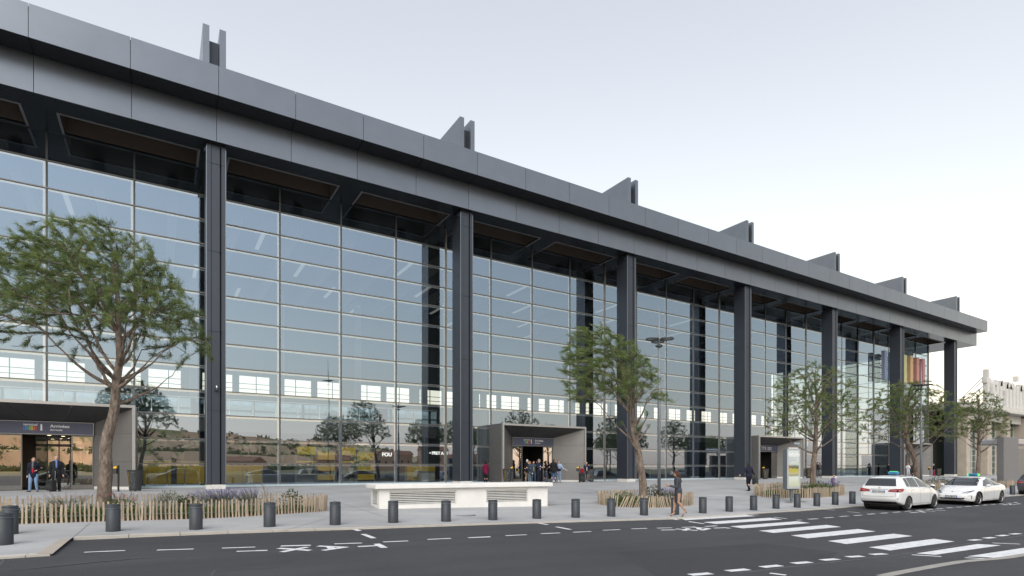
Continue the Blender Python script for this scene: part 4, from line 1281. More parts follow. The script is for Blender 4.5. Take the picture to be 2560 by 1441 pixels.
def bed(name, outline, seed, n):
    """soil bed with low ground cover"""
    cx = sum(p[0] for p in outline) / len(outline); cy = sum(p[1] for p in outline) / len(outline)
    mb = MB(); rings = 4
    pts = []
    for f in (1.0, .75, .5, .25):
        for p in outline:
            x, y = cx + (p[0] - cx) * f, cy + (p[1] - cy) * f
            pts.append((x, y, gz(x, y) + 0.006 + 0.10 * (1 - f)))
    k = len(outline); pts.append((cx, cy, gz(cx, cy) + .11))
    fs = []
    for r_ in range(3):
        for i in range(k): fs.append((r_ * k + i, r_ * k + (i + 1) % k, (r_ + 1) * k + (i + 1) % k, (r_ + 1) * k + i))
    for i in range(k): fs.append((3 * k + i, 3 * k + (i + 1) % k, 4 * k))
    mb.faces(pts, fs); o = tag(mb.build('planting_bed', M['soil'], smooth=True), kind='structure')
    rs = np.random.RandomState(seed)
    V, F = [], []
    for _ in range(n):
        f = math.sqrt(rs.uniform()) * .93; i = rs.randint(k); t = rs.uniform()
        p = np.array(outline[i][:2]) * (1 - t) + np.array(outline[(i + 1) % k][:2]) * t
        x, y = cx + (p[0] - cx) * f, cy + (p[1] - cy) * f
        hgt = 0.18 * rs.uniform(.4, 1.3)
        b = np.array([x, y, gz(x, y) + .1 * (1 - f)])
        for q in range(3):
            d = np.array([rs.normal(0, .5), rs.normal(0, .5), 1]); d /= np.linalg.norm(d)
            s = np.cross(d, rs.normal(0, 1, 3)); s /= np.linalg.norm(s)
            j = len(V); l = hgt; w = .018
            V += [tuple(b), tuple(b + d * l * .5 + s * w), tuple(b + d * l), tuple(b + d * l * .5 - s * w)]; F.append((j, j + 1, j + 2, j + 3))
    tag(link_mesh('ground_cover', mesh_of('ground_cover', (V, F), M['leaf_green'])), kind='stuff')

B1 = [(-7.5, 19.3), (-5.2, 18.95), (-3.4, 18.83), (-2.87, 18.76), (-0.91, 18.55), (1.02, 18.45), (2.2, 18.65), (3.2, 19.0), (4.4, 19.4), (4.82, 19.7), (4.75, 20.1), (4.2, 20.6), (3.0, 21.15), (1.0, 21.4), (-0.8, 21.4), (-3.9, 21.35), (-7.5, 21.5)]
bed('a', B1, 1, 1500)
paling(B1[::-1] if False else B1, 'long paling fence round the bed of the big pine at left', 5, gap=0.096)
def oval(cx, cy, rx, ry, rot, n=26, wob=0.05, seed=1):
    rs_ = random.Random(seed); out = []
    for i in range(n):
        a = 2 * math.pi * i / n; k = 1 + rs_.uniform(-wob, wob)
        x, y = rx * k * math.cos(a), ry * k * math.sin(a)
        out.append((cx + x * math.cos(rot) - y * math.sin(rot), cy + x * math.sin(rot) + y * math.cos(rot)))
    return out
B2 = oval(18.75, 18.7, 2.65, 1.55, 0.05, seed=2)
bed('b', B2, 2, 700)
paling(B2, 'sagging paling fence round the slender pine and lamp post', 6, True, gap=0.10, messy=.05, lean_at=lambda f: 0.45 * math.sin(f * 14) if .55 < f < .8 else 0.12 * math.sin(f * 25))
B3 = oval(33.0, 20.1, 4.3, 1.75, 0.12, 34, seed=3)
bed('c', B3, 3, 900)
paling(B3, 'paling fence round the bed behind the poster totem', 7, True, gap=0.105, hs=1.1)
B4 = oval(49.8, 20.6, 3.6, 1.7, 0.0, seed=4)
bed('d', B4, 4, 500)
paling(B4, 'paling fence glimpsed between the two white taxis', 8, True, gap=0.12, hs=1.1)
B5 = oval(60.8, 20.3, 3.4, 1.6, 0.0, seed=5)
bed('e', B5, 5, 400)
paling(B5, 'paling fence by the grey bollard behind the sedan taxi', 9, True, gap=0.12, hs=1.1)

def gp(x, y): return (x, y, gz(x, y) + .03)
def on_row(px, v):
    r = ray(px, 1300); t = v / r[1]; return gp(r[0] * t, v)
lav = dict(L=0.13, wd=0.012)
bush('lavender', 'large violet lavender clump near the right end of the left bed', on_row(548, 20.6), .62, .46, M['leaf_grey'], 11, 700, group='lavender clumps', flowers=(M['lav'], 190, 0.17, 0.026), lean=(-.3, 0), **lav)
bush('lavender', 'smaller lavender clump just right of the large one in the left bed', on_row(622, 20.5), .42, .48, M['leaf_grey'], 12, 420, group='lavender clumps', flowers=(M['lav'], 110, 0.16, 0.024), lean=(-.3, 0), **lav)
bush('lavender', 'lavender clump beside the walking woman', on_row(1677, 18.8), .5, .46, M['leaf_grey'], 13, 420, group='lavender clumps', flowers=(M['lav'], 120, 0.16, 0.03), lean=(-.2, 0), **lav)
bush('lavender', 'faded lavender clump at the right end of the totem bed', on_row(2070, 20.4), .6, .5, M['leaf_grey'], 14, 420, group='lavender clumps', flowers=(M['lav'], 110, 0.16, 0.032), **lav)
bush('shrub', 'rounded grey green shrub left of the lavender in the left bed', on_row(420, 20.5), .40, .66, M['leaf_grey'], 21, 900, L=.08, wd=.018)
bush('shrub', 'dark glossy leaved shrub between grey shrub and lavender', on_row(466, 20.2), .28, .5, M['leaf_dark'], 22, 260, L=.11, wd=.05)
bush('shrub', 'silvery low shrub in front of the rounded shrub', on_row(400, 19.5), .55, .36, M['leaf_grey'], 23, 600, L=.09, wd=.016)
bush('shrub', 'upright glossy shrub near the right tip of the left bed', on_row(728, 19.9), .34, .72, M['leaf_dark'], 24, 240, L=.10, wd=.045)
bush('shrub', 'reddish flowering sage at the foot of the big pine', on_row(300, 20.0), .42, .46, M['leaf_green'], 25, 500, L=.10, wd=.025, flowers=(M['pink'], 40, .1, .03))
bush('shrub', 'pink tipped wispy shrub left of the big pine trunk', on_row(165, 20.0), .6, .5, M['leaf_grey'], 26, 500, L=.11, wd=.018, flowers=(M['pink'], 60, .22, .016))
bush('shrub', 'low green shrub behind the left pickets under the pine', on_row(210, 19.3), .5, .36, M['leaf_green'], 27, 500, L=.09, wd=.03)
bush('shrub', 'dark low shrub at the far left of the bed', on_row(90, 19.6), .6, .38, M['leaf_dark'], 28, 500, L=.10, wd=.03)
bush('shrub', 'low bushy shrub below the large lavender', on_row(560, 19.4), .6, .3, M['leaf_green'], 29, 450, L=.08, wd=.025)
bush('shrub', 'green shrub left of the slender pine trunk', on_row(1560, 18.6), .6, .5, M['leaf_green'], 30, 420, L=.13, wd=.035)
bush('shrub', 'upright glossy shrub at the foot of the lamp post', on_row(1636, 19.2), .42, .82, M['leaf_dark'], 31, 320, L=.12, wd=.05)
bush('shrub', 'dark shrub left of the poster totem', on_row(1955, 20.2), .7, .75, M['leaf_grey'], 32, 520, L=.11, wd=.03)
bush('shrub', 'shrub between the totem and the straight pine', on_row(2018, 20.4), .55, .7, M['leaf_green'], 33, 420, L=.11, wd=.035)
bush('shrub', 'bright green leafy shrub right of the straight pine', on_row(2048, 19.7), .6, .72, M['leaf_green'], 34, 420, L=.15, wd=.05)
bush('shrub', 'shrub seen over the bonnet between the two taxis', on_row(2345, 20.3), .8, .9, M['leaf_dark'], 35, 500, L=.12, wd=.04)
bush('shrub', 'shrub at the foot of the rightmost pine', on_row(2425, 20.3), .7, .7, M['leaf_dark'], 36, 400, L=.12, wd=.04)
# bare twiggy sapling
rs_ = random.Random(4); m_ = MB()
for k in range(11):
    z = .2 + k * .06; a = rs_.uniform(0, 6.28); m_.tube([(-.02 * k, 0, z), (-.02 * k + .3 * math.cos(a) - .1, .3 * math.sin(a), z + .3)], [.006, .002], 3, caps=False)
m_.tube([(0, 0, 0), (-.1, 0, .5), (-.25, 0, .95)], [.012, .009, .003], 4, caps=False)
p = on_row(672, 20.2); o = m_.build('sapling', M['twig'], loc=p); tag(o, 'bare twiggy sapling right of the smaller lavender', 'sapling')
# ------------------------------------------------------------------ bollards
M['boll'] = mat('blue grey bollard paint', (0.026, 0.032, 0.040), 0.5, 0.0, 0.12, 3.0, bump=0.15, bscale=40, col2=(0.034, 0.041, 0.050), obj_var=.06)
M['boll_band'] = mat('pale reflective band', (0.13, 0.15, 0.17), 0.4, 0.2)
bm_body = MB(); r = 0.148
bm_body.lathe([(r, 0.0), (r, 0.522), (r - .006, 0.526), (r - .006, 0.54)], 28)
b_body = bm_body.mesh('bollard_body', M['boll'], True)
q = MB(); q.lathe([(r - .012, 0.538), (r + .002, 0.541), (r + .002, 0.556), (r - .012, 0.559)], 28); q.lathe([(r - .012, 0.578), (r + .001, 0.580), (r + .001, 0.588), (r - .012, 0.59)], 28)
b_band = q.mesh('band', M['boll_band'], True)
q = MB(); q.lathe([(r - .012, 0.556), (r - .004, 0.560), (r - .004, 0.576), (r - .01, 0.58), (r - .01, 0.586), (r, 0.592), (r, 0.615), (r - .008, 0.628), (r - .02, 0.634), (0.001, 0.645)], 28)
b_cap = q.mesh('cap', M['boll'], True)
BP = [(25, 1337, 'second from the left, just behind the one cut by the picture edge'), (283, 1329.8, 'below the big pine trunk'), (490, 1325.3, 'in front of the grey shrub'), (674, 1318.5, 'in front of the right end of the lavender'),
      (838, 1313.7, 'just right of the long paling fence'), (983, 1308.4, 'in front of the left louvre of the white block'), (1115, 1305.4, 'in front of the middle of the white block'), (1232, 1301.7, 'in front of the right louvre of the white block'),
      (1342, 1298.2, 'in front of the right edge of the white block'), (1439, 1295.7, 'alone on bare paving right of the white block'), (1528, 1293, 'at the left end of the sagging paling fence'), (1610, 1290, 'below the slender pine trunk'),
      (1688, 1288, 'just left of the walking woman, partly hidden'), (1757, 1285, 'first right of the walking woman'), (1823, 1281, 'second right of the walking woman'), (1884, 1277.5, 'below the man carrying a bag'),
      (1940, 1273.6, 'just left of the totem post'), (1993, 1270.7, 'in front of the totem post'), (2042, 1267.2, 'below the straight pine trunk'), (2088, 1264, 'at the right end of the totem bed'), (2131, 1261.5, 'last before the hatchback taxi')]
def bollard(x, y, z, lab):
    o = empty('bollard', (x, y, z), rnd.uniform(0, 6), 'dark bollard ' + lab, 'bollard', 'bollards along the kerb')
    link_mesh('shaft', b_body, o); link_mesh('band', b_band, o); link_mesh('cap', b_cap, o)
for px, py, lab in BP:
    p = at(px, py - 1.5); bollard(p.x, p.y, gz(p.x, p.y) - .002, lab)
p = at(10, 1363); bollard(p.x, p.y, gz(p.x, p.y) - .002, 'cut off by the left picture edge')
p = at(2531, 1237); bollard(p.x, p.y, gz(p.x, p.y) - .002, 'behind the tail of the sedan taxi')

# ------------------------------------------------------------------ white ventilation block with louvres
p0, p1 = at(948, 1273), at(1369, 1266)
dv = Vector((p1.x - p0.x, p1.y - p0.y)); ln = dv.length; rz = math.atan2(dv.y, dv.x)
M['wconc'] = mat('white rendered concrete', (0.74, 0.73, 0.70), 0.75, 0, 0.06, 2.0, bump=.15, bscale=30)
M['louvre'] = mat('off white louvre blades', (0.62, 0.615, 0.59), 0.55)
zb = min(gz(p0.x, p0.y), gz(p1.x, p1.y))
vb = empty('ventilation_block', (p0.x, p0.y, zb - .05), rz, 'long white concrete block with louvred grilles and overhanging slab top', 'vent block')
H_ = 0.86; DP = 1.5
rect = [(0.35, 2.9, 0.27, 0.77), (4.1, ln - .9, 0.27, 0.77)]
m_ = MB()
xs = [0, rect[0][0], rect[0][1], rect[1][0], rect[1][1], ln]
for i in range(5):
    a, b = xs[i], xs[i + 1]
    if i in (1, 3):
        zl, zh = rect[i // 2][2], rect[i // 2][3]
        m_.box(a, b, 0, .12, 0, zl); m_.box(a, b, 0, .12, zh, H_)
    else: m_.box(a, b, 0, .12, 0, H_)
m_.box(.121, ln, DP - .1, DP, 0, H_); m_.box(ln - .12, ln, .121, DP - .1, 0, H_)
m_.box(0, .12, .121, .3, 0, H_); m_.box(0, .12, DP - .3, DP, 0, H_); m_.box(0, .12, .3, DP - .3, 0, .27); m_.box(0, .12, .3, DP - .3, .77, H_)
m_.box(.2, ln - .2, .3, DP - .2, 0.02, H_ - .02, 1)
m_.build('plinth_wall', [M['wconc'], M['black']], vb)
m_ = MB(); m_.bevbox(-0.16, ln + .16, -.16, DP + .12, H_, H_ + .15, .012); m_.build('slab_top', M['wconc'], vb)
for (a, b, zl, zh) in rect:
    m_ = MB(); m_.box(a, a + .04, -.006, .10, zl, zh); m_.box(b - .04, b, -.006, .10, zl, zh); m_.box(a, b, -.006, .10, zh - .03, zh - .001); m_.box(a, b, -.006, .10, zl + .001, zl + .03)
    f = m_.build('louvre_grille', M['louvre'], vb)
    for k in range(7):
        z = zl + .045 + k * .064
        q = MB(); q.faces([(a + .04, .0, z), (b - .04, .0, z), (b - .04, .09, z + .028), (a + .04, .09, z + .028), (a + .04, .0, z + .026), (b - .04, .0, z + .026), (b - .04, .09, z + .045), (a + .04, .09, z + .045)], [(0, 1, 2, 3), (7, 6, 5, 4), (0, 4, 5, 1), (2, 6, 7, 3)])
        q.build('blade', M['louvre'], f)
m_ = MB(); m_.box(-.006, .1, .3, .34, .27, .77); m_.box(-.006, .1, DP - .34, DP - .3, .27, .77); f = m_.build('louvre_grille', M['louvre'], vb)
for k in range(7):
    z = .31 + k * .062
    q = MB(); q.faces([(0, .34, z), (.07, .34, z + .05), (.07, DP - .34, z + .05), (0, DP - .34, z), (0, .34, z + .012), (.07, .34, z + .062), (.07, DP - .34, z + .062), (0, DP - .34, z + .012)], [(0, 1, 2, 3), (7, 6, 5, 4), (0, 3, 7, 4)])
    q.build('blade', M['louvre'], f)

# ------------------------------------------------------------------ lamp posts with ring heads
M['pole'] = mat('grey painted pole', (0.20, 0.225, 0.25), 0.45, 0.2, 0.05)
M['ring'] = mat('dark lamp ring', (0.09, 0.10, 0.105), 0.4, 0.3)
M['diff'] = mat('unlit lamp disc', (0.32, 0.36, 0.38), 0.4)
def lamp(x, y, z, hs, label, group='ring headed lamp posts'):
    o = empty('lamp_post', (x, y, z), 0.5, label, 'lamp post', group)
    m_ = MB(); m_.tube([(0, 0, 0), (0, 0, 5.2 * hs), (0, 0, 5.25 * hs), (0, 0, 7.9 * hs), (0, 0, 9.6 * hs)], [.085, .08, .058, .05, .012], 12); m_.lathe([(.2, 0), (.2, .03), (.1, .05)], 14); m_.build('pole', M['pole'], o, smooth=True)
    for k in range(3):
        a = 2.1 * k + .4
        c = (.40 * math.cos(a), .40 * math.sin(a), 7.85 * hs)
        m_ = MB()
        m_.lathe([(.24, -.02), (.32, -.028), (.335, 0), (.32, .028), (.24, .02), (.24, -.02)], 24, 0, c)
        m_.tube([(0, 0, c[2]), c], .02, 5)
        h_ = m_.build('lamp_ring', M['ring'], o, smooth=True)
        m_ = MB(); m_.lathe([(.241, -.004), (.001, -.004)], 24, 0, c); m_.lathe([(.001, .004), (.241, .004)], 24, 0, c); m_.build('diffuser', M['diff'], h_)
    m_ = MB(); m_.lathe([(.05, 7.45 * hs), (.17, 7.52 * hs), (.19, 7.56 * hs), (.1, 7.62 * hs), (.05, 7.66 * hs)], 20); m_.build('lower_disc', M['ring'], o, smooth=True)
    return o
lamp(20.7, 19.8, gz(20.7, 19.8) - .02, 1.0, 'ring headed lamp post rising beside the slender pine')
lamp(48.8, 20.2, gz(48.8, 20.2) - .02, 1.0, 'lamp post rising through the fork-trunked pine')
lamp(19.6, -4, -.8, 1.75, 'tall lamp post standing across the road', None)
lamp(7.0, -30, -.9, 1.5, 'lamp post in the middle of the car park', None)
lamp(60.0, -26, -.9, 1.3, 'lamp post at the far end of the car park', None)

# ------------------------------------------------------------------ poster totem
a_ = at(1985, 1255)
M['poster'] = bpy.data.materials.new('landscape poster'); pm = M['poster']; pm.use_nodes = True
nt = pm.node_tree; bs = nt.nodes['Principled BSDF']; bs.inputs['Roughness'].default_value = .3
tc = nt.nodes.new('ShaderNodeTexCoord'); sp = nt.nodes.new('ShaderNodeSeparateXYZ'); nt.links.new(tc.outputs['Object'], sp.inputs[0])
nz = nt.nodes.new('ShaderNodeTexNoise'); nz.inputs['Scale'].default_value = 6; nz.inputs['Detail'].default_value = 6; nt.links.new(tc.outputs['Object'], nz.inputs['Vector'])
md = nt.nodes.new('ShaderNodeMath'); md.operation = 'MULTIPLY_ADD'; md.inputs[1].default_value = .22; nt.links.new(nz.outputs['Fac'], md.inputs[0]); nt.links.new(sp.outputs['Z'], md.inputs[2])
cr = nt.nodes.new('ShaderNodeValToRGB'); E_ = cr.color_ramp.elements
mr = nt.nodes.new('ShaderNodeMapRange'); mr.inputs['From Min'].default_value = .11; mr.inputs['From Max'].default_value = 2.6; nt.links.new(md.outputs[0], mr.inputs['Value']); nt.links.new(mr.outputs[0], cr.inputs['Fac'])
E_[0].position = 0; E_[0].color = (.50, .52, .36, 1); E_[1].position = 1; E_[1].color = (.60, .66, .66, 1)
for p_, c_ in ((.14, (.58, .62, .52)), (.20, (.60, .66, .62)), (.235, (.25, .25, .15)), (.27, (.46, .42, .26)), (.32, (.45, .40, .07)), (.37, (.42, .38, .09)), (.39, (.10, .11, .07)), (.43, (.18, .19, .13)), (.455, (.50, .56, .50)), (.6, (.62, .67, .66))):
    e_ = E_.new(p_); e_.color = (*c_, 1)
nt.links.new(cr.outputs[0], bs.inputs['Base Color'])
t_ = (Vector((a_.x, a_.y, 0)).length); dep = a_.x * DC + a_.y * DS
s_ = dep / FPX                                     # metres per photo pixel at the totem
tt = empty('poster_totem', (a_.x, a_.y, gz(a_.x, a_.y)), -YAW + .38, 'tall poster totem with a landscape print on a grey post', 'poster totem')
zc = (1253 - 1221) * s_
wd, hh = 44 * s_, 100 * s_
M['totem'] = mat('grey totem casing', (0.13, 0.15, 0.165), 0.45, 0.2, .05)
m_ = MB(); m_.bevbox(-wd / 2, wd / 2, 0.02, .30, zc, zc + hh, .012); m_.build('casing', M['totem'], tt)
m_ = MB(); m_.tube([(0, .16, 0), (0, .16, zc)], .07, 14); m_.box(-.3, .3, .1, .22, zc - .05, zc); m_.build('post', M['totem'], tt)
m_ = MB(); m_.box(-wd / 2 + .004, wd / 2 - .004, 0.004, .0195, zc + .01, zc + hh - .01); m_.build('display_frame', mat('silver display frame', (.5, .53, .55), .35, .3), tt)
o = MB(); o.poly([(-wd / 2 + .09, 0, 0.0), (wd / 2 - .12, 0, 0), (wd / 2 - .12, 0, hh - .2), (-wd / 2 + .09, 0, hh - .2)]); o = o.build('poster', M['poster'], tt, loc=(0, 0.0005, zc + .12))
M['txt_grey'] = mat('poster lettering', (.30, .37, .42), .5); M['red'] = mat('red spot', (.65, .07, .04), .5)
m_ = MB()
for k, (x0, x1, z) in enumerate(((-.35, .28, 1.60), (-.35, .22, 1.53), (-.35, .14, 1.46), (-.35, -.2, 1.39))): m_.box(x0, x1, -.004, -.001, zc + z, zc + z + .022)
m_.box(0.02, .40, -.004, -.001, zc + 2.31, zc + 2.39); m_.build('text_lines', M['txt_grey'], tt)
m_ = MB(); 
for k in range(9): m_.box(-.38 + k * .088, -.33 + k * .088, -.004, -.001, zc + 1.72, zc + 1.72 + (.10 if k % 3 else .16))
m_.box(-.38, .3, -.004, -.001, zc + 2.08, zc + 2.13); m_.build('headline', M['white'], tt)
m_ = MB(); m_.box(-wd / 2 + .10, -wd / 2 + .17, -.004, -.001, zc + 1.05, zc + 1.24); m_.build('red_tab', M['red'], tt)

# ------------------------------------------------------------------ litter bins and ashtray posts
M['bin'] = mat('dark perforated bin steel', (0.038, 0.042, 0.046), 0.45, .3, .1)
M['binleaf'] = mat('yellow leaf cutouts', (0.36, 0.24, 0.02), 0.55); M['bingrey'] = mat('grey leaf cutouts', (.16, .17, .18), .5)
def litter_bin(px, v, label, z=0.0):
    r_ = ray(px, 1200); t = v / r_[1]
    o = empty('litter_bin', (r_[0] * t, v, z), -YAW, label, 'litter bin', 'patterned litter bins by the doors')
    m_ = MB(); m_.lathe([(.24, .04), (.25, .05), (.33, 1.02), (.335, 1.04), (.31, 1.04), (.24, .1)], 22)
    for k in range(4):
        a = 1.57 * k + .7; m_.tube([(.2 * math.cos(a), .2 * math.sin(a), 0), (.2 * math.cos(a), .2 * math.sin(a), .06)], .025, 6)
    m_.build('bin_body', M['bin'], o, smooth=False)
    rs_ = random.Random(int(px))
    for nm, mm_, a0, a1, n in (('yellow_pattern', M['binleaf'], -2.5, -1.85, 60), ('grey_pattern', M['bingrey'], -1.7, -.9, 46)):
        m_ = MB()
        for k in range(n):
            a = rs_.uniform(a0, a1); z = rs_.uniform(.16, .96); rr = .252 + (.33 - .252) * (z - .05) / .97 + .004
            da, dz = .10 * rs_.uniform(.5, 1), .06 * rs_.uniform(.5, 1.2); tw = rs_.uniform(-.05, .05)
            P_ = lambda aa, zz: ((rr + (zz - z) * .08) * math.cos(aa), (rr + (zz - z) * .08) * math.sin(aa), zz)
            m_.poly([P_(a - da / 2, z), P_(a + tw, z - dz / 2), P_(a + da / 2, z + tw * .3), P_(a, z + dz / 2)])
        m_.build(nm, mm_, o)
    m_ = MB(); m_.lathe([(.30, .98), (.001, .97)], 20); m_.build('bin_liner', M['black'], o)
litter_bin(338, 34.3 if False else 33.2, 'patterned litter bin right of the big pine trunk', -0.0)
litter_bin(1268, 34.6, 'patterned litter bin left of the middle door')
litter_bin(1476, 35.0, 'patterned litter bin beside the person with a suitcase')
litter_bin(1913, 34.8, 'patterned litter bin in front of the Départs door')
litter_bin(2346, 35.0, 'patterned litter bin near the last column')
litter_bin(2022, 35.2, 'patterned litter bin half hidden by the straight pine trunk')
def ashtray(px, v, label):
    r_ = ray(px, 1200); t = v / r_[1]
    o = empty('ashtray_post', (r_[0] * t, v, 0), -YAW, label, 'ashtray post', 'black ashtray posts with yellow tops')
    m_ = MB(); m_.box(-.03, .03, -.03, .03, 0, 1.26); m_.box(-.1, .1, -.1, .1, 0, .01); m_.build('post', M['black'], o)
    m_ = MB(); m_.bevbox(-.22, -.032, -.1, .1, .86, 1.11, .015); m_.build('ash_box', M['bin'], o)
    m_ = MB(); m_.prism([(-.23, 1.112), (-.032, 1.112), (-.032, 1.22), (-.12, 1.21)], -.1, .1, M=Matrix(((1, 0, 0, 0), (0, 0, 1, 0), (0, 1, 0, 0), (0, 0, 0, 1)))); m_.build('yellow_hood', M['yellow_bright'], o)
ashtray(296, 33.4, 'black ashtray post between the big pine and the bin')
ashtray(1283, 35.0, 'black ashtray post left of the middle door')
ashtray(1448, 35.2, 'black ashtray post right of the waiting group')
ashtray(2325, 35.0, 'black ashtray post near the pink trousers')
ashtray(1911, 35.4, 'yellow topped ashtray post behind the Départs bin')

# security camera on the first column
o = empty('security_camera', (G0 + .02, 34.29, 5.3), 0, 'small dome security camera on the tall column right of the big pine', 'camera')
m_ = MB(); m_.tube([(0, .03, .2), (0, -.06, .22), (0, -.1, .12)], .03, 8); m_.build('bracket', M['white'], o)
m_ = MB(); m_.ellip((0, -.1, .02), (.085, .085, .10), 12, 8); m_.build('dome', M['boll'], o, smooth=True)

# ------------------------------------------------------------------ shop fittings behind the glass
M['ware'] = mat('dark bottles', (.03, .035, .02), .3); M['pot'] = mat('pale ceramic', (.6, .6, .56), .4)
SW = 43.2
def shelf_unit(u, v, w, label, hi=True, seed=0):
    rs_ = random.Random(seed)
    o = empty('shelf_unit', (u, v, .02), 0, label, 'shelf', 'yellow shelf units in the shop window')
    m_ = MB(); m_.box(0, .05, 0, .5, 0, 2.66); m_.box(w - .05, w, 0, .5, 0, 2.66); m_.box(.05, w - .05, .45, .5, 0, 2.66); m_.build('carcass', M['in_wall'], o)
    for (z0, z1_) in ((2.08, 2.66), (1.5, 1.62), (.62, .66)) if hi else ((1.72, 2.3), (.9, 1.45), (.2, .62)):
        m_ = MB(); m_.box(.052, w - .052, -.01, .44, z0, z1_); m_.build('yellow_shelf', M['yellow'], o)
    m_ = MB()
    for k in range(int(w / .11)):
        x = .1 + k * .105
        z = 1.625 if hi else 1.455
        h = rs_.uniform(.2, .34); m_.lathe([(.035, 0), (.035, h * .65), (.013, h * .8), (.013, h)], 6, 0, (x, .2, z))
    if hi:
        m_.lathe([(.10, .67), (.24, 1.0), (.25, 1.1), (.2, 1.1), (.1, .75)], 12, 1, (w * .68, .2, 0))
    tag(m_.build('shelf_goods', [M['ware'], M['pot']], o), kind='stuff')
names = ['first', 'second', 'third', 'fourth']
shelf_unit(8.35, SW, 1.45, 'tall yellow topped shelf with bottles, leftmost in the shop window', True, 1)
shelf_unit(9.85, SW, 1.3, 'shelf of three yellow panels right of the leftmost bottle shelf', False, 2)
shelf_unit(11.6, SW, 1.15, 'yellow topped bottle shelf under the middle mullion', True, 3)
shelf_unit(12.8, SW, 1.4, 'shelf of three yellow panels left of the FOU lettering', False, 4)
def counter(u, v, w, h, label, m):
    o = empty('shop_counter', (u, v, .02), 0, label, 'counter', 'counters and panels in the shop')
    n = max(1, int(w / 1.1))
    for k in range(n):
        q = MB(); q.bevbox(k * w / n + .01, (k + 1) * w / n - .01, 0, .5, .1, h, .01); q.build('front_panel', m, o)
    q = MB(); q.box(-.02, w + .02, -.05, .55, h + .001, h + .05); q.build('worktop', M['portal_edge'], o)
    q = MB(); q.box(.05, w - .05, .05, .5, 0, .1); q.build('kickboard', M['black'], o)
counter(16.5, 42.3, 2.4, 1.35, 'yellow panelled counter in the window under the PRET lettering', M['yellow'])
counter(16.9, 40.8, 1.3, .8, 'low white cabinet in front of the yellow counter', M['louvre'])
counter(3.4, 42.0, 2.6, 1.35, 'yellow panelled counter just right of the first tall column', M['yellow'])
counter(-.9, 41.5, 1.5, 1.55, 'yellow cabinet right of the left entrance', M['yellow'])
counter(0.9, 41.9, 1.55, 1.5, 'yellow cabinet left of the first tall column', M['yellow'])
lt = empty('shop_lettering', (15.7, 45.9, 2.1), 0, 'small lit white letters FOU on the dark shop wall', 'sign')
M['lit'] = emit_mat('lit white letters', (1, .97, .9), 1.3)
put_text('letter_row', 'FOU', 0, 0, 0, .30, lt, M['lit'], .03)
lt = empty('shop_lettering', (19.9, 45.8, 2.3), 0, 'small lit white letters PRET A on the dark shop wall', 'sign')
m_ = MB(); m_.box(-.4, 2.4, .02, .1, -2.2, 1.6); m_.build('sign_wall', M['dark'], lt)
put_text('letter_row', '• PRET A M', 0, -.02, 0, .25, lt, M['lit'], .03)
# white stanchions just inside the glass
for k, u in enumerate((-.6, .35, 1.25, 4.6, 5.5, 21.0, 36.5, 39.5)):
    o = empty('guard_post', (u, 38.9, .02), 0, 'slim pale post inside the glass, ' + ['first right of the left bin', 'second right of the left bin', 'third right of the left bin', 'first right of the tallest column', 'second right of the tallest column', 'beside the person in pink', 'just right of the third column', 'second right of the third column'][k], 'post', 'slim guard posts inside the glass')
    m_ = MB(); m_.tube([(0, 0, 0), (0, 0, 1.1)], .03, 8); m_.build('tube', M['louvre'], o); m_ = MB(); m_.lathe([(.09, 0), (.09, .02), (.03, .03)], 12); m_.build('foot', M['steel'], o)

# orange barriers and pink netting across the road, seen mirrored
M['orange'] = mat('orange plastic mesh', (.85, .16, .03), .6); M['pinknet'] = mat('faded red canvas', (.55, .12, .12), .7)
for k, (x, y) in enumerate(((52, 4), (56, 3.6), (60, 3.2))):
    o = empty('site_barrier', (x, y - 6, -.78), .1, 'orange site barrier across the road, ' + ['nearest of three', 'middle of three', 'farthest of three'][k], 'barrier', 'orange site barriers across the road')
    m_ = MB(); m_.box(0, 3.6, 0, .05, .25, 1.05); m_.build('panel', M['orange'], o); m_ = MB()
    for x_ in (0.1, 3.5): m_.box(x_ - .04, x_ + .04, -.04, -.005, 0, 1.15); m_.box(x_ - .04, x_ + .04, -.4, .4, 0, .06)
    m_.build('post', M['steel'], o)
o = empty('red_awning', (-19.5, -14, -.85), .2, 'faded red awning across the road', 'awning')
m_ = MB(); m_.prism([(0, 2.2), (3.6, 2.2), (2.6, 3.8), (1.0, 3.8)], 0, 3.5, M=Matrix(((1, 0, 0, 0), (0, 0, 1, 0), (0, 1, 0, 0), (0, 0, 0, 1)))); m_.build('canopy', M['pinknet'], o)
m_ = MB(); [m_.box(x_, x_ + .1, y_, y_ + .1, 0, 2.2) for x_ in (.1, 3.4) for y_ in (.1, 3.3)]; m_.build('legs', M['steel'], o)
# low houses below the hills
M['ochre'] = mat('ochre render', (.55, .34, .24), .8); M['roof_t'] = mat('terracotta roof', (.36, .16, .09), .85)
for k, (x, y, w, h) in enumerate(((120, -300, 26, 11), (150, -290, 18, 14), (90, -320, 22, 8), (175, -310, 30, 9), (40, -330, 24, 7))):
    o = empty('house', (x, y, -1.4), .2 * k, ['wide ochre house below the hills', 'tall narrow ochre house below the hills', 'low ochre house below the hills', 'longest ochre house below the hills', 'squat ochre house left of the others below the hills'][k], 'house', 'houses at the foot of the hills')
    m_ = MB(); m_.box(0, w, 0, 12, 0, h); m_.build('wall', M['ochre'], o)
    m_ = MB(); m_.prism([(-.6, -.6), (12.6, -.6), (6, 2.4)], -.5, w + .5, M=Matrix(((0, 0, 1, 0), (1, 0, 0, 0), (0, 1, 0, h + .6), (0, 0, 0, 1)))); m_.build('roof', M['roof_t'], o)
    for j in range(int(w / 5)):
        m_ = MB(); m_.box(2 + j * 5, 3.4 + j * 5, 12.0, 12.08, h * .5, h * .5 + 1.8); m_.build('window', M['dark'], o)

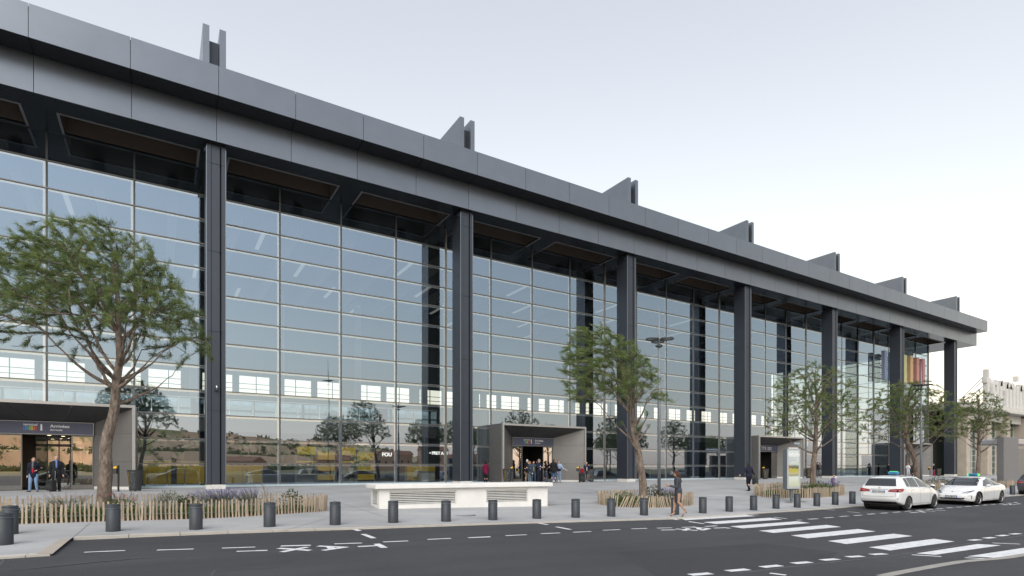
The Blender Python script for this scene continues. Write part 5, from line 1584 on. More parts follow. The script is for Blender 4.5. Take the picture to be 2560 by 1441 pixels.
# scrub dotted over the hills: one far mass
rs = np.random.RandomState(9)
hb_ = BVHTree.FromPolygons([Vector(v) for v in bpy.data.objects['hills'].data.vertices[0:0]] or [v.co for v in bpy.data.objects['hills'].data.vertices], [tuple(p.vertices) for p in bpy.data.objects['hills'].data.polygons])
V, F = [], []
for _ in range(5200):
    az = R(rs.uniform(-40, 34)); d_ = 335 + 780 * rs.uniform() ** 1.4
    x, y = d_ * math.sin(az), -d_ * math.cos(az)
    h = hb_.ray_cast(Vector((x, y, 300)), Vector((0, 0, -1)))
    if h[0] is None or h[1].z < .75: continue
    if fbm(x, y, .018) < -.25: continue
    z = h[0].z; s_ = rs.uniform(1.2, 3.6)
    for q in range(3):
        c = np.array([x, y, z]) + rs.normal(0, .45, 3) * s_ * [1, 1, .3]
        for k in range(6):
            a = rs.normal(0, 1, 3); a /= np.linalg.norm(a); b = np.cross(a, rs.normal(0, 1, 3)); b /= np.linalg.norm(b)
            j = len(V); p_ = c + rs.normal(0, .3, 3) * s_ + [0, 0, .4 * s_]
            V += [tuple(p_), tuple(p_ + a * s_ * .8), tuple(p_ + b * s_ * .8)]; F.append((j, j + 1, j + 2))
tag(link_mesh('hill_scrub', mesh_of('hill_scrub', (V, F), leaf_mat('hill scrub leaves', (.09, .11, .035), (.20, .20, .08), .05))), kind='stuff')
# ------------------------------------------------------------------ vehicles
M['carwhite'] = mat('white car paint', (0.72, 0.73, 0.73), 0.18, 0, 0.01, 1, spec=.6)
M['cargrey'] = mat('grey car paint', (0.09, 0.095, 0.105), 0.22, .4, .02, 1)
M['cardark'] = mat('dark car paint', (0.03, 0.035, 0.045), 0.2, .3, .02, 1)
M['carred'] = mat('red car paint', (0.30, 0.03, 0.025), 0.2, .1, .02, 1)
for k_ in ('carwhite', 'cargrey', 'cardark', 'carred'):
    M[k_].node_tree.nodes['Principled BSDF'].inputs['Coat Weight'].default_value = .6
M['carglass'] = mat('dark car glass', (0.018, 0.021, 0.023), 0.05, 0, .01, 1, spec=.9)
M['rubber'] = mat('tyre rubber', (0.018, 0.018, 0.018), .8)
M['rim'] = mat('grey alloy rim', (0.09, 0.092, 0.095), .35, .8)
M['rim_edge'] = mat('bright rim edge', (0.45, 0.45, 0.46), .3, .8)
M['chrome'] = mat('chrome', (0.6, 0.6, 0.6), .12, 1.0, .01)
M['trim'] = mat('black plastic trim', (0.015, 0.015, 0.016), .5)
M['tail'] = mat('red tail lamp', (0.26, 0.012, 0.014), .15); M['tailw'] = mat('pale lamp lens', (.48, .30, .30), .2)
M['hlamp'] = mat('dark headlamp', (0.10, 0.11, 0.12), .08, .3); M['hlampw'] = mat('bright headlamp lens', (.6, .62, .64), .1, .2)
M['plate'] = mat('number plate', (.62, .63, .64), .4); M['plateblue'] = mat('plate blue band', (.03, .14, .5), .4)
M['taxi_g'] = emit_mat('lit green taxi lamp', (.12, 1.0, .15), .7); M['taxi_b'] = emit_mat('lit blue taxi panel', (.05, .26, .48), .28)

def lerp_tab(tab, x):
    if x <= tab[0][0]: return tab[0][1]
    for (a, va), (b, vb) in zip(tab, tab[1:]):
        if x <= b:
            t = (x - a) / (b - a); t = t * t * (3 - 2 * t) * .35 + t * .65
            return va + (vb - va) * t
    return tab[-1][1]

def crom(P, n):
    P = [Vector(p) for p in P]; out = []
    for i in range(len(P) - 1):
        p0, p1, p2, p3 = P[max(0, i - 1)], P[i], P[i + 1], P[min(len(P) - 1, i + 2)]
        for k in range(n):
            t = k / n
            out.append(0.5 * ((2 * p1) + (p2 - p0) * t + (2 * p0 - 5 * p1 + 4 * p2 - p3) * t * t + (3 * p1 - p0 - 3 * p2 + p3) * t ** 3))
    out.append(P[-1]); return out

def car_body(L, T):
    """T: tables zb, zs (belt), zt (roof line), w (half width at belt), wr (half width at roof)"""
    xs = [L * (0.5 - 0.5 * math.cos(math.pi * i / 70)) * 0.25 + L * i / 70 * .75 for i in range(71)]
    V, F = [], []
    n = None
    for x in xs:
        zb, zs, zt, w, wr = (lerp_tab(T[k], x) for k in ('zb', 'zs', 'zt', 'w', 'wr'))
        zs = min(zs, zt - .035)
        wr = min(wr, w - .02)
        hood = max(0, min(1, 1 - (zt - zs) / .25))
        wt = wr * (1 - hood) + (w - .10) * hood
        we = wt
        sec = [(0, zb), (w * .6, zb), (w * .90, zb + .015), (w * .975, zb + .10), (w * .995, zb + (zs - zb) * .45), (w, zb + (zs - zb) * .72), (w * .975, zs - .05), (w * .955 if not hood > .6 else w * .93, zs),
               (w * .955 + (we - w * .955) * .5, zs + (zt - zs) * .5), (we, zt - (zt - zs) * .10 - .012), (we - .10, zt - .004), (we * .5, zt + .012), (0, zt + .018)]
        c = crom([(a, b, 0) for a, b in sec], 3)
        half = [(p.x, p.y) for p in c]
        ring = [(x, -y, z) for y, z in half] + [(x, y, z) for y, z in reversed(half[1:-1])]
        n = len(ring); V += ring
    for i in range(len(xs) - 1):
        for k in range(n): F.append((i * n + k, i * n + (k + 1) % n, (i + 1) * n + (k + 1) % n, (i + 1) * n + k))
    c0 = len(V)
    a0 = [sum(v[q] for v in V[:n]) / n for q in range(3)]; a1 = [sum(v[q] for v in V[-n:]) / n for q in range(3)]
    V.append((a0[0] - .01, a0[1], a0[2])); V.append((a1[0] + .015, a1[1], a1[2]))
    m0 = (len(xs) - 1) * n
    for k in range(n):
        F.append((c0, (k + 1) % n, k)); F.append((c0 + 1, m0 + k, m0 + (k + 1) % n))
    return V, F

class Skin:
    """lays thin pieces onto the body surface by casting onto it"""
    def __init__(s, V, F): s.t = BVHTree.FromPolygons([Vector(v) for v in V], F)
    def hit(s, org, d):
        h = s.t.ray_cast(Vector(org), Vector(d))
        return h[0], h[1]
    def quad(s, mb, corners, axis, off=.006, nu=10, nv=6, m=0, side=1, thick=True):
        """corners: 4 points in the 2 axes left over; axis 'y' side view (x,z), 'x+' from the front (y,z), 'x-' from the rear, 'z' from above (x,y)"""
        g = []
        for j in range(nv + 1):
            for i in range(nu + 1):
                u, v = i / nu, j / nv
                a = [(corners[0][q] * (1 - u) + corners[1][q] * u) * (1 - v) + (corners[3][q] * (1 - u) + corners[2][q] * u) * v for q in (0, 1)]
                if axis == 'y': o, d = (a[0], side * 5, a[1]), (0, -side, 0)
                elif axis == 'x+': o, d = (9, a[0], a[1]), (-1, 0, 0)
                elif axis == 'x-': o, d = (-4, a[0], a[1]), (1, 0, 0)
                else: o, d = (a[0], a[1], 5), (0, 0, -1)
                h, nr = s.hit(o, d)
                if h is None: h = Vector(o) + Vector(d) * 4.2; nr = -Vector(d)
                if nr.dot(Vector(d)) > 0: nr = -nr
                g.append(tuple(h + nr * off))
        fs = []
        for j in range(nv):
            for i in range(nu):
                k = j * (nu + 1) + i
                f = (k, k + 1, k + nu + 2, k + nu + 1)
                fs.append(f)
        # orient outward
        a, b, c = Vector(g[0]), Vector(g[1]), Vector(g[nu + 1])
        nn = (b - a).cross(c - a)
        out = {'y': Vector((0, side, 0)), 'x+': Vector((1, 0, 0)), 'x-': Vector((-1, 0, 0)), 'z': Vector((0, 0, 1))}[axis]
        if nn.dot(out) < 0: fs = [tuple(reversed(f)) for f in fs]
        mb.faces(g, fs, m)

def wheel_meshes(r, w, spokes, key):
    t = MB(); t.lathe([(r * .68, -w / 2), (r * .93, -w / 2), (r, -w / 2 + .03), (r, w / 2 - .03), (r * .93, w / 2), (r * .68, w / 2), (r * .66, w * .3), (r * .66, -w * .3), (r * .68, -w / 2)], 32, 0, axis='y')
    tm = t.mesh('tyre', M['rubber'], True)
    q = MB()
    q.lathe([(r * .685, -w / 2 - .002), (r * .64, -w / 2 + .012), (r * .62, -w / 2 + .02)], 32, 1, axis='y')
    q.lathe([(r * .62, -w / 2 + .07), (.001, -w / 2 + .075)], 32, 2, axis='y')
    q.lathe([(.001, -w / 2 + .004), (.06, -w / 2 + .006), (.07, -w / 2 + .03)], 16, 0, axis='y')
    for k in range(spokes):
        a = 2 * math.pi * k / spokes
        for da in ((-.10, .10) if spokes < 8 else (0,)):
            ca, sa = math.cos(a), math.sin(a); cb, sb = math.cos(a + da * 1.6), math.sin(a + da * 1.6)
            w1, w2 = .028, .022
            p0 = Vector((.05 * ca, -w / 2 + .012, .05 * sa)); p1 = Vector((r * .64 * cb, -w / 2 + .016, r * .64 * sb))
            d = (p1 - p0).normalized(); s_ = d.cross(Vector((0, 1, 0)))
            q.faces([tuple(p0 - s_ * w1), tuple(p0 + s_ * w1), tuple(p1 + s_ * w2), tuple(p1 - s_ * w2)] + [tuple(v + Vector((0, .035, 0))) for v in (p0 - s_ * w1, p0 + s_ * w1, p1 + s_ * w2, p1 - s_ * w2)], [(0, 1, 2, 3), (0, 4, 5, 1), (1, 5, 6, 2), (2, 6, 7, 3), (3, 7, 4, 0)], 0)
    rm = q.mesh('rim', [M['rim'], M['rim_edge'], M['black']])
    return tm, rm

def make_car(name, kind, label, loc, rz, paint, group=None, plate=None, taxi=False, cat='car'):
    root = empty(name, loc, rz, label, cat, group)
    if kind == 'mpv':
        L, ax, r = 4.36, (0.83, 3.53), .325
        T = dict(zb=[(0, .44), (.12, .34), (.5, .24), (1.2, .19), (3.2, .19), (3.9, .20), (4.2, .24), (4.36, .36)],
                 zt=[(0, .70), (.015, .80), (.05, .95), (.09, 1.04), (.20, 1.22), (.31, 1.40), (.38, 1.47), (.55, 1.51), (1.1, 1.55), (1.7, 1.56), (2.3, 1.53), (2.75, 1.42), (3.1, 1.25), (3.42, 1.07), (3.6, 1.01), (3.9, .94), (4.15, .84), (4.3, .72), (4.36, .60)],
                 zs=[(0, .60), (.06, .90), (.12, 1.04), (.8, 1.03), (2.6, .98), (3.3, .96), (4.36, .7)],
                 w=[(0, .74), (.06, .80), (.2, .855), (.6, .893), (2, .895), (3.6, .89), (4.0, .84), (4.2, .76), (4.3, .66), (4.36, .52)],
                 wr=[(0, .70), (.3, .62), (.6, .60), (2.0, .60), (2.9, .60), (3.5, .66), (4.36, .5)])
    else:
        L, ax, r = 4.69, (0.98, 3.855), .345
        T = dict(zb=[(0, .42), (.15, .30), (.6, .20), (3.9, .17), (4.4, .18), (4.6, .22), (4.69, .32)],
                 zt=[(0, .84), (.02, .93), (.08, .985), (.25, 1.03), (.6, 1.10), (1.1, 1.25), (1.6, 1.37), (2.1, 1.435), (2.5, 1.44), (2.9, 1.37), (3.3, 1.20), (3.65, 1.02), (3.8, .955), (4.1, .89), (4.35, .80), (4.55, .69), (4.66, .58), (4.69, .50)],
                 zs=[(0, .80), (.3, .93), (1.0, .95), (2.6, .93), (3.5, .90), (4.69, .5)],
                 w=[(0, .70), (.1, .79), (.4, .88), (1.0, .925), (3.4, .925), (3.9, .915), (4.3, .86), (4.5, .77), (4.63, .62), (4.69, .46)],
                 wr=[(0, .6), (1.0, .56), (1.7, .58), (2.6, .58), (3.4, .64), (4.69, .4)])
    V, F = car_body(L, T)
    sk = Skin(V, F)
    mb = MB(); mb.faces(V, F); body = mb.build('body', paint, root, smooth=True)
    # wheel arches cut with cylinders, done at the end in one go
    for axx in ax:
        for sd in (-1, 1):
            q = MB(); y0, y1 = (.60, 1.2) if sd > 0 else (-1.2, -.60)
            q.lathe([(.001, y0), (r + .035, y0), (r + .035, y1), (.001, y1)], 36, 0, (axx, 0, r), axis='y')
            cut = q.build('cutter', M['trim'], loc=None)
            cut.parent = root; CUTS.append((body, cut))
    for axx in ax:
        q = MB(); q.lathe([(r + .03, -.62), (r + .03, .62)], 24, 0, (axx, 0, r), axis='y'); q.box(axx - r - .03, axx + r + .03, -.60, .60, r - .1, r + .30); q.build('wheel_well', M['trim'], root)
    tm, rm = wheel_meshes(r, .22, 10 if kind == 'mpv' else 5, kind)
    for axx in ax:
        for sd in (-1, 1):
            w_ = link_mesh('wheel', tm, root, (axx, sd * .78, r), (0, 0, 0 if sd < 0 else math.pi))
            link_mesh('rim', rm, w_)
    def patch(nm, m, quads, axis, **k):
        q = MB()
        for c in quads: sk.quad(q, c, axis, **k)
        return q.build(nm, m, root, smooth=True)
    for sd in (-1, 1):
        if kind == 'mpv':
            patch('rear_side_window', M['carglass'], [[(.72, 1.08), (1.02, 1.08), (1.05, 1.46), (.80, 1.44)]], 'y', side=sd)
            patch('rear_door_window', M['carglass'], [[(1.07, 1.07), (1.92, 1.05), (1.86, 1.475), (1.10, 1.465)]], 'y', side=sd)
            patch('front_door_window', M['carglass'], [[(2.00, 1.05), (2.95, 1.03), (2.62, 1.36), (1.94, 1.475)]], 'y', side=sd)
            patch('quarter_window', M['carglass'], [[(2.98, 1.03), (3.20, 1.02), (3.02, 1.13), (2.72, 1.30)]], 'y', side=sd, nu=5)
            seams = [[(1.96, .32), (1.975, .32), (1.975, 1.04), (1.96, 1.04)], [(1.02, .98), (1.03, .98), (1.16, .45), (1.15, .45)], [(3.02, .32), (3.035, .32), (3.06, .99), (3.045, .99)], [(1.15, .30), (3.03, .30), (3.03, .31), (1.15, .31)]]
            patch('door_seam', M['trim'], seams, 'y', side=sd, off=.002, nu=4, nv=8)
            patch('door_handle', M['chrome'], [[(1.2, .925), (1.38, .93), (1.38, .955), (1.2, .95)], [(2.15, .90), (2.33, .905), (2.33, .93), (2.15, .925)]], 'y', side=sd, off=.022, nu=3, nv=2)
            patch('waist_chrome', M['chrome'], [[(.72, 1.055), (3.1, 1.0), (3.1, 1.012), (.72, 1.067)]], 'y', side=sd, off=.008, nu=16, nv=1)
            # crease rising along the doors
            patch('tail_lamp', [M['tail']], [[(-.02, .84), (.30, .87), (.42, .98), (.05, 1.00)]], 'y', side=sd, off=.007, nu=8, nv=4)
            a, b = (.36, .84) if sd > 0 else (-.36, -.84)
            tl = patch('tail_lamp', M['tail'], [[(a, .85), (b, .83), (b, 1.0), (a * 1.15, .95)]], 'x-', off=.007, nu=10, nv=5)
            q = MB(); sk.quad(q, [(a * 1.1, .885), (b, .885), (b, .91), (a * 1.1, .90)], 'x-', off=.012, nu=10, nv=1); o_ = q.build('lens_band', M['tailw'], tl)
            # mirror
            q = MB(); q.ellip((2.98, sd * 1.0, 1.08), (.07, .105, .075), 10, 6); q.tube([(3.0, sd * .86, 1.0), (2.99, sd * .96, 1.06)], .025, 6); q.build('door_mirror', paint, root, smooth=True)
            q = MB(); q.ellip((2.96, sd * 1.0, 1.055), (.066, .10, .055), 10, 6); q.build('mirror_base', M['trim'], root, smooth=True)
            a, b = (.50, .70) if sd > 0 else (-.50, -.70)
            q = MB(); sk.quad(q, [(a, .335), (b, .335), (b, .405), (a, .405)], 'x-', off=.012, nu=4, nv=3); q.build('exhaust_trim', M['chrome'], root)
            q = MB(); sk.quad(q, [(a * 1.05, .35), (b * .97, .35), (b * .97, .39), (a * 1.05, .39)], 'x-', off=.018, nu=4, nv=3); q.build('exhaust', M['black'], root)
            a, b = (.34, .74) if sd > 0 else (-.34, -.74)
            patch('headlamp', M['hlamp'], [[(a, .68), (b, .72), (b, .86), (a, .78)]], 'x+', off=.008)
        else:
            patch('rear_door_window', M['carglass'], [[(1.10, .99), (2.02, .985), (2.00, 1.37), (1.42, 1.26)]], 'y', side=sd)
            patch('front_door_window', M['carglass'], [[(2.10, .985), (3.25, .965), (2.80, 1.24), (2.08, 1.375)]], 'y', side=sd)
            patch('rear_quarter_window', M['carglass'], [[(.80, 1.0), (1.04, .99), (1.36, 1.24), (1.12, 1.18)]], 'y', side=sd, nu=5)
            seams = [[(2.06, .30), (2.072, .30), (2.072, .97), (2.06, .97)], [(1.05, .95), (1.06, .95), (1.28, .42), (1.268, .42)], [(3.24, .30), (3.252, .30), (3.28, .93), (3.268, .93)], [(1.3, .27), (3.24, .27), (3.24, .28), (1.3, .28)]]
            patch('door_seam', M['trim'], seams, 'y', side=sd, off=.002, nu=4, nv=8)
            patch('door_handle', M['chrome'], [[(1.32, .845), (1.52, .845), (1.52, .865), (1.32, .865)], [(2.2, .835), (2.4, .835), (2.4, .855), (2.2, .855)]], 'y', side=sd, off=.012, nu=3, nv=2)
            q = MB(); q.ellip((3.1, sd * 1.02, 1.0), (.075, .11, .07), 10, 6); q.tube([(3.12, sd * .88, .93), (3.1, sd * .97, .98)], .022, 6); q.build('door_mirror', paint, root, smooth=True)
            a, b = (.40, .80) if sd > 0 else (-.40, -.80)
            hl = patch('headlamp', M['hlamp'], [[(a, .615), (b * .80, .61), (b, .745), (b * .93, .765)]], 'x+', off=.006, nu=12, nv=5)
            q = MB(); sk.quad(q, [(a * 1.25, .635), (b * .78, .63), (b * .86, .665), (a * 1.5, .66)], 'x+', off=.012, nu=8, nv=2); q.build('lamp_lens', M['hlampw'], hl)
            a, b = (.52, .80) if sd > 0 else (-.52, -.80)
            patch('fog_slot', M['trim'], [[(a, .47), (b, .47), (b * .99, .50), (a, .495)]], 'x+', off=.006)
            patch('fog_return', M['trim'], [[(b * .95, .33), (b * .975, .33), (b * 1.0, .49), (b * .975, .49)]], 'x+', off=.006, nu=3)
            a, b = (.36, .80) if sd > 0 else (-.36, -.80)
            patch('tail_lamp', M['tail'], [[(a, .80), (b, .82), (b, .90), (a, .86)]], 'x-', off=.007)
    if kind == 'mpv':
        patch('rear_window', M['carglass'], [[(-.66, 1.10), (.66, 1.10), (.56, 1.42), (-.56, 1.42)]], 'x-', nu=20, nv=10)
        patch('windscreen', M['carglass'], [[(-.70, 1.08), (.70, 1.08), (.56, 1.46), (-.56, 1.46)]], 'x+', nu=20, nv=10)
        patch('rear_spoiler_edge', M['trim'], [[(-.58, 1.43), (.58, 1.43), (.57, 1.445), (-.57, 1.445)]], 'x-', nu=12, nv=1, off=.01)
        patch('roof_rail', M['trim'], [[(.7, -.565), (2.5, -.565), (2.5, -.535), (.7, -.535)], [(.7, .535), (2.5, .535), (2.5, .565), (.7, .565)]], 'z', off=.012, nu=16, nv=1)
        patch('diffuser', M['trim'], [[(-.72, .30), (.72, .30), (.66, .41), (-.66, .41)]], 'x-', nu=16, nv=4, off=.008)
        patch('hatch_strip', M['chrome'], [[(-.36, .945), (.36, .945), (.40, .965), (-.40, .965)]], 'x-', nu=12, nv=1, off=.02)
        patch('hatch_seam', M['trim'], [[(-.68, .63), (.68, .63), (.68, .64), (-.68, .64)], [(-.70, .64), (-.69, .64), (-.66, .82), (-.67, .82)], [(.69, .64), (.70, .64), (.67, .82), (.66, .82)]], 'x-', nu=12, nv=4, off=.003)
        q = MB(); q.lathe([(.045, 0), (.045, -.012), (.036, -.012), (.036, 0)], 20, 0, (0, 0, 0), axis='y')
        for a_ in (90, 210, 330): q.tube([(0, -.006, 0), (.04 * math.cos(R(a_)), -.006, .04 * math.sin(R(a_)))], .004, 4)
        h, _n = sk.hit((-4, 0, 1.02), (1, 0, 0)); e_ = q.build('round_emblem', M['chrome'], root, loc=(h.x - .006, 0, 1.015), rot=(0, 0, -R(90)))
        patch('grille', M['trim'], [[(-.34, .55), (.34, .55), (.38, .74), (-.38, .74)]], 'x+', off=.008)
        pz, pax, py = .86, 'x-', -.0
        h, _n = sk.hit((-4, 0, .86), (1, 0, 0)); px_ = h.x - .035
    else:
        patch('windscreen', M['carglass'], [[(-.72, .985), (.72, .985), (.55, 1.405), (-.55, 1.405)]], 'x+', nu=22, nv=12)
        patch('rear_window', M['carglass'], [[(.55, -.55), (1.5, -.52), (1.5, .52), (.55, .55)]], 'z', nu=12, nv=12)
        patch('roof_glass', M['carglass'], [[(1.55, -.50), (2.45, -.50), (2.45, .50), (1.55, .50)]], 'z', nu=12, nv=8)
        patch('lower_grille', M['trim'], [[(-.50, .315), (.50, .315), (.56, .375), (-.56, .375)]], 'x+', nu=16, nv=3, off=.008)
        patch('bonnet_seam', M['trim'], [[(-.62, .705), (.62, .705), (.62, .711), (-.62, .711)]], 'x+', nu=16, nv=1, off=.002)
        q = MB(); sk.quad(q, [(-.03, .665), (.03, .665), (.045, .70), (-.045, .70)], 'x+', nu=3, nv=2, off=.005); q.build('bonnet_emblem', M['chrome'], root)
        pz = .455; h, _n = sk.hit((9, 0, pz), (-1, 0, 0)); px_ = h.x + .035
    if plate:
        back = kind == 'mpv'
        pr = empty('number_plate'); adopt(pr, root); pr.location = (px_, 0, pz - .055); pr.rotation_euler = (0, 0, -R(90) if back else R(90))
        q = MB(); q.box(-.26, .26, 0, .03, 0, .11); q.build('plate', M['plate'], pr)
        q = MB(); q.box(-.255, -.215, -.003, 0, .004, .106); q.box(.215, .255, -.003, 0, .004, .106); q.build('blue_band', M['plateblue'], pr)
        put_text('characters', plate, -.195, -.004, .022, .068, pr, M['black'], bold=.01, sx=.39 / text_width(plate, .068), depth=.05)
    if taxi:
        tx_ = 1.45 if kind == 'mpv' else 2.0
        h, _n = sk.hit((tx_, 0, 5), (0, 0, -1))
        tp = empty('taxi_sign'); adopt(tp, root); tp.location = (tx_, 0, h.z + .01); tp.rotation_euler = (0, 0, -R(90) if kind == 'mpv' else R(90))
        q = MB(); q.box(-.16, .16, -.10, .10, 0, .035); q.build('sign_foot', M['black'], tp)
        q = MB(); q.bevbox(-.215, .215, -.09, .09, .036, .16, .03); q.build('blue_body', M['taxi_b'], tp, smooth=False)
        q = MB()
        if kind == 'mpv': q.box(-.15, .15, -.06, .06, .161, .175)
        else: q.box(-.25, -.217, -.08, .08, .03, .15); q.box(.217, .25, -.08, .08, .03, .15)
        q.build('green_lamp', M['taxi_g'], tp)
        put_text('sign_word', 'TAXI', -.14, -.092, .07, .06, tp, M['black'], bold=.01, sx=1.35, depth=.05)
    q = MB(); q.box(.5, L - .5, -.6, .6, .17, .30); q.build('underbody', M['trim'], root)
    return root
CUTS = []
text_mesh('TAXI', .01, .02)
zc_ = zk(32) - .03
make_car('taxi_hatchback', 'mpv', 'white hatchback taxi seen from behind, green and blue roof sign', (27.62, 13.12, zc_), 0.03, M['carwhite'], plate='DY-750-AJ', taxi=True, cat='taxi')
make_car('taxi_sedan', 'sedan', 'white low sedan taxi facing the camera, glowing green roof sign', (39.55, 13.05, zc_), math.pi - 0.0, M['carwhite'], plate='FW-788-DV', taxi=True, cat='taxi')
make_car('parked_car', 'mpv', 'dark grey car cut off by the right picture edge', (50.9, 14.4, zc_), 0.0, M['cargrey'], group=None)
# cars in the car park across the road, seen mirrored in the glass
cp = [(4, -6, 'cardark'), (9.5, -6.3, 'cargrey'), (16, -6.1, 'cargrey'), (27, -6.6, 'cardark'), (33, -6.2, 'cardark'), (38.5, -6.5, 'cargrey'), (45, -7, 'cardark'), (68, -8, 'cargrey'), (80, -9, 'cardark'), (-8, -6, 'cargrey'), (92, -9, 'carwhite')]
first = None
for i, (x, y, c) in enumerate(cp):
    cn = {'cardark': 'black', 'carwhite': 'white', 'cargrey': 'grey', 'carred': 'red'}[c]
    where = ['mirrored left of the shop', 'opposite the white block', 'opposite the middle door', 'just past the white block', 'opposite the totem', 'next to the black one', 'opposite the hatchback', 'opposite the fork-trunked pine', 'opposite the stripes', 'opposite the left entrance', 'at the far end'][i]
    make_car('parked_car', 'mpv' if i % 2 == 0 else 'sedan', cn + ' car parked across the road, ' + where, (x, y, zk(x) - .03), 0.0 if i % 3 else math.pi, M[c], 'cars parked across the road')
# ------------------------------------------------------------------ people
REM = []
SKINS = [mat('skin light', (.50, .31, .23), .55, 0, .05), mat('skin tan', (.38, .22, .15), .55, 0, .05)]
CL = {}
def cloth(c, rough=.85):
    k = tuple(round(x, 3) for x in c)
    if k not in CL: CL[k] = mat('cloth %d' % len(CL), c, rough, 0, .18, 9, bump=.25, bscale=30, spec=.2)
    return CL[k]
def person(label, x, y, z, yaw, h, top=(.05, .05, .06), bottom=(.05, .06, .08), shoes=(.03, .03, .03), hair='short', haircol=(.03, .02, .015), skin=0, sex='m', legs='stand', arms=('down', 'down'),
           skirt=False, jacket=True, lean=0.0, inner=None, scarf=None, heels=False, look=(0, 0), voxel=.012, bulk=1.0, shorts=False, coatlen=.0, group='people on the forecourt'):
    root = empty('person', (x, y, z), yaw, label, 'person', group)
    H = h
    sw = (.108 if sex == 'm' else .094) * H * (0.5 + .5 * bulk)
    hw = .052 * H
    lift = .045 * H if heels else 0
    def sp(t, fwd=0.0):   # spine point at height fraction t, leaning forward (+y)
        k = max(0, t - .52)
        return Vector((0, math.sin(lean) * k * H + fwd * H, (.52 + k * math.cos(lean)) * H + lift if t > .52 else t * H + lift))
    # legs
    L = {}
    for sd in (-1, 1):
        hip = Vector((sd * hw, 0, .50 * H + lift))
        if legs == 'stand': kn = Vector((sd * hw * 1.12, .012 * H, .275 * H + lift)); an = Vector((sd * hw * 1.2, -.005 * H, .045 * H + lift)); td = Vector((sd * .18, 1, -.0))
        elif legs == 'relaxed': o_ = .03 * H if sd > 0 else -.005 * H; kn = Vector((sd * hw * 1.25, .03 * H + o_ * .5, .275 * H + lift)); an = Vector((sd * hw * 1.5, o_, .045 * H + lift)); td = Vector((sd * .35, 1, 0))
        elif legs == 'walk':
            if sd > 0: kn = Vector((hw, .085 * H, .285 * H + lift)); an = Vector((hw * .9, .10 * H, .045 * H + lift)); td = Vector((.05, 1, 0))
            else: kn = Vector((-hw, .01 * H, .275 * H + lift)); an = Vector((-hw * .9, -.13 * H, .10 * H + lift)); td = Vector((-.05, .75, -.65))
        else:  # small step
            if sd > 0: kn = Vector((hw, .045 * H, .28 * H + lift)); an = Vector((hw * .9, .05 * H, .045 * H + lift)); td = Vector((.1, 1, 0))
            else: kn = Vector((-hw, .02 * H, .275 * H + lift)); an = Vector((-hw * .9, -.07 * H, .07 * H + lift)); td = Vector((-.05, .85, -.45))
        td = td.normalized()
        if heels: td = Vector((td.x, td.y, td.z - .55)).normalized()
        L[sd] = (hip, kn, an, td)
    A = {}
    for sd, mode in zip((-1, 1), arms):
        sh = sp(.785) + Vector((sd * sw, 0, 0))
        if mode == 'down': u, f = Vector((sd * .16, -.02, -1)), Vector((sd * .06, .18, -1))
        elif mode == 'swing_f': u, f = Vector((sd * .12, .35, -1)), Vector((sd * -.02, .8, -.8))
        elif mode == 'swing_b': u, f = Vector((sd * .16, -.4, -1)), Vector((sd * .1, -.1, -1))
        elif mode == 'phone': u, f = Vector((sd * .10, .18, -1)), Vector((-sd * .35, 1, .25))
        elif mode == 'chest': u, f = Vector((sd * .22, .25, -1)), Vector((-sd * .8, .75, .55))
        elif mode == 'hip': u, f = Vector((sd * .75, -.25, -.85)), Vector((-sd * .85, .55, -.35))
        elif mode == 'face': u, f = Vector((sd * .25, .55, -.8)), Vector((-sd * .45, .25, 1))
        elif mode == 'brow': u, f = Vector((sd * .7, .55, .05)), Vector((-sd * .7, .2, .75))
        elif mode == 'out': u, f = Vector((sd * .6, .1, -1)), Vector((sd * .9, .2, -.45))
        else: u, f = Vector((sd * .10, .05, -1)), Vector((0, .06, -1))
        u.normalize(); f.normalize()
        el = sh + u * .175 * H; wr = el + f * .145 * H
        A[sd] = (sh, el, wr, f)
    hd = sp(.915, .012) + Vector((0, .02 * H * math.sin(lean), 0))
    nodm = Matrix.Rotation(look[0], 3, 'Z') @ Matrix.Rotation(-look[1], 3, 'X')
    # ---- body: one surface
    b = MB()
    tors = [(.50, .062, .092), (.545, .066, .094), (.60, .060, .080), (.66, .062, .084), (.73, .068, .098), (.79, .060, .100), (.825, .040, .060)]
    def torso(mb, k, z0=.49, z1=.83, extra=0.0):
        pts, rr = [], []
        for t, dy, dx in tors:
            if t < z0 or t > z1: continue
            dx_ = dx * (1.10 if sex == 'm' and t > .65 else 1.0) * (0.5 + .5 * bulk)
            pts.append(sp(t)); rr.append((dx_ * H * k + extra, dy * H * k * bulk + extra))
        mb.limb(pts, rr, 14)
    torso(b, .94)
    b.limb([sp(.80), sp(.845), sp(.885, .006)], [.036 * H, .031 * H, .034 * H], 10)
    b.ellip(hd, (.044 * H, .054 * H, .068 * H), 14, 10, M=nodm)
    b.ellip(hd + nodm @ Vector((0, .020 * H, -.032 * H)), (.034 * H, .036 * H, .034 * H), 12, 8, M=nodm)      # jaw
    b.limb([hd + nodm @ Vector((0, .050 * H, .008 * H)), hd + nodm @ Vector((0, .063 * H, -.014 * H))], [.006 * H, .010 * H], 6)   # nose
    for sd in (-1, 1): b.ellip(hd + nodm @ Vector((sd * .045 * H, -.004 * H, -.004 * H)), (.007 * H, .013 * H, .019 * H), 8, 6, M=nodm)
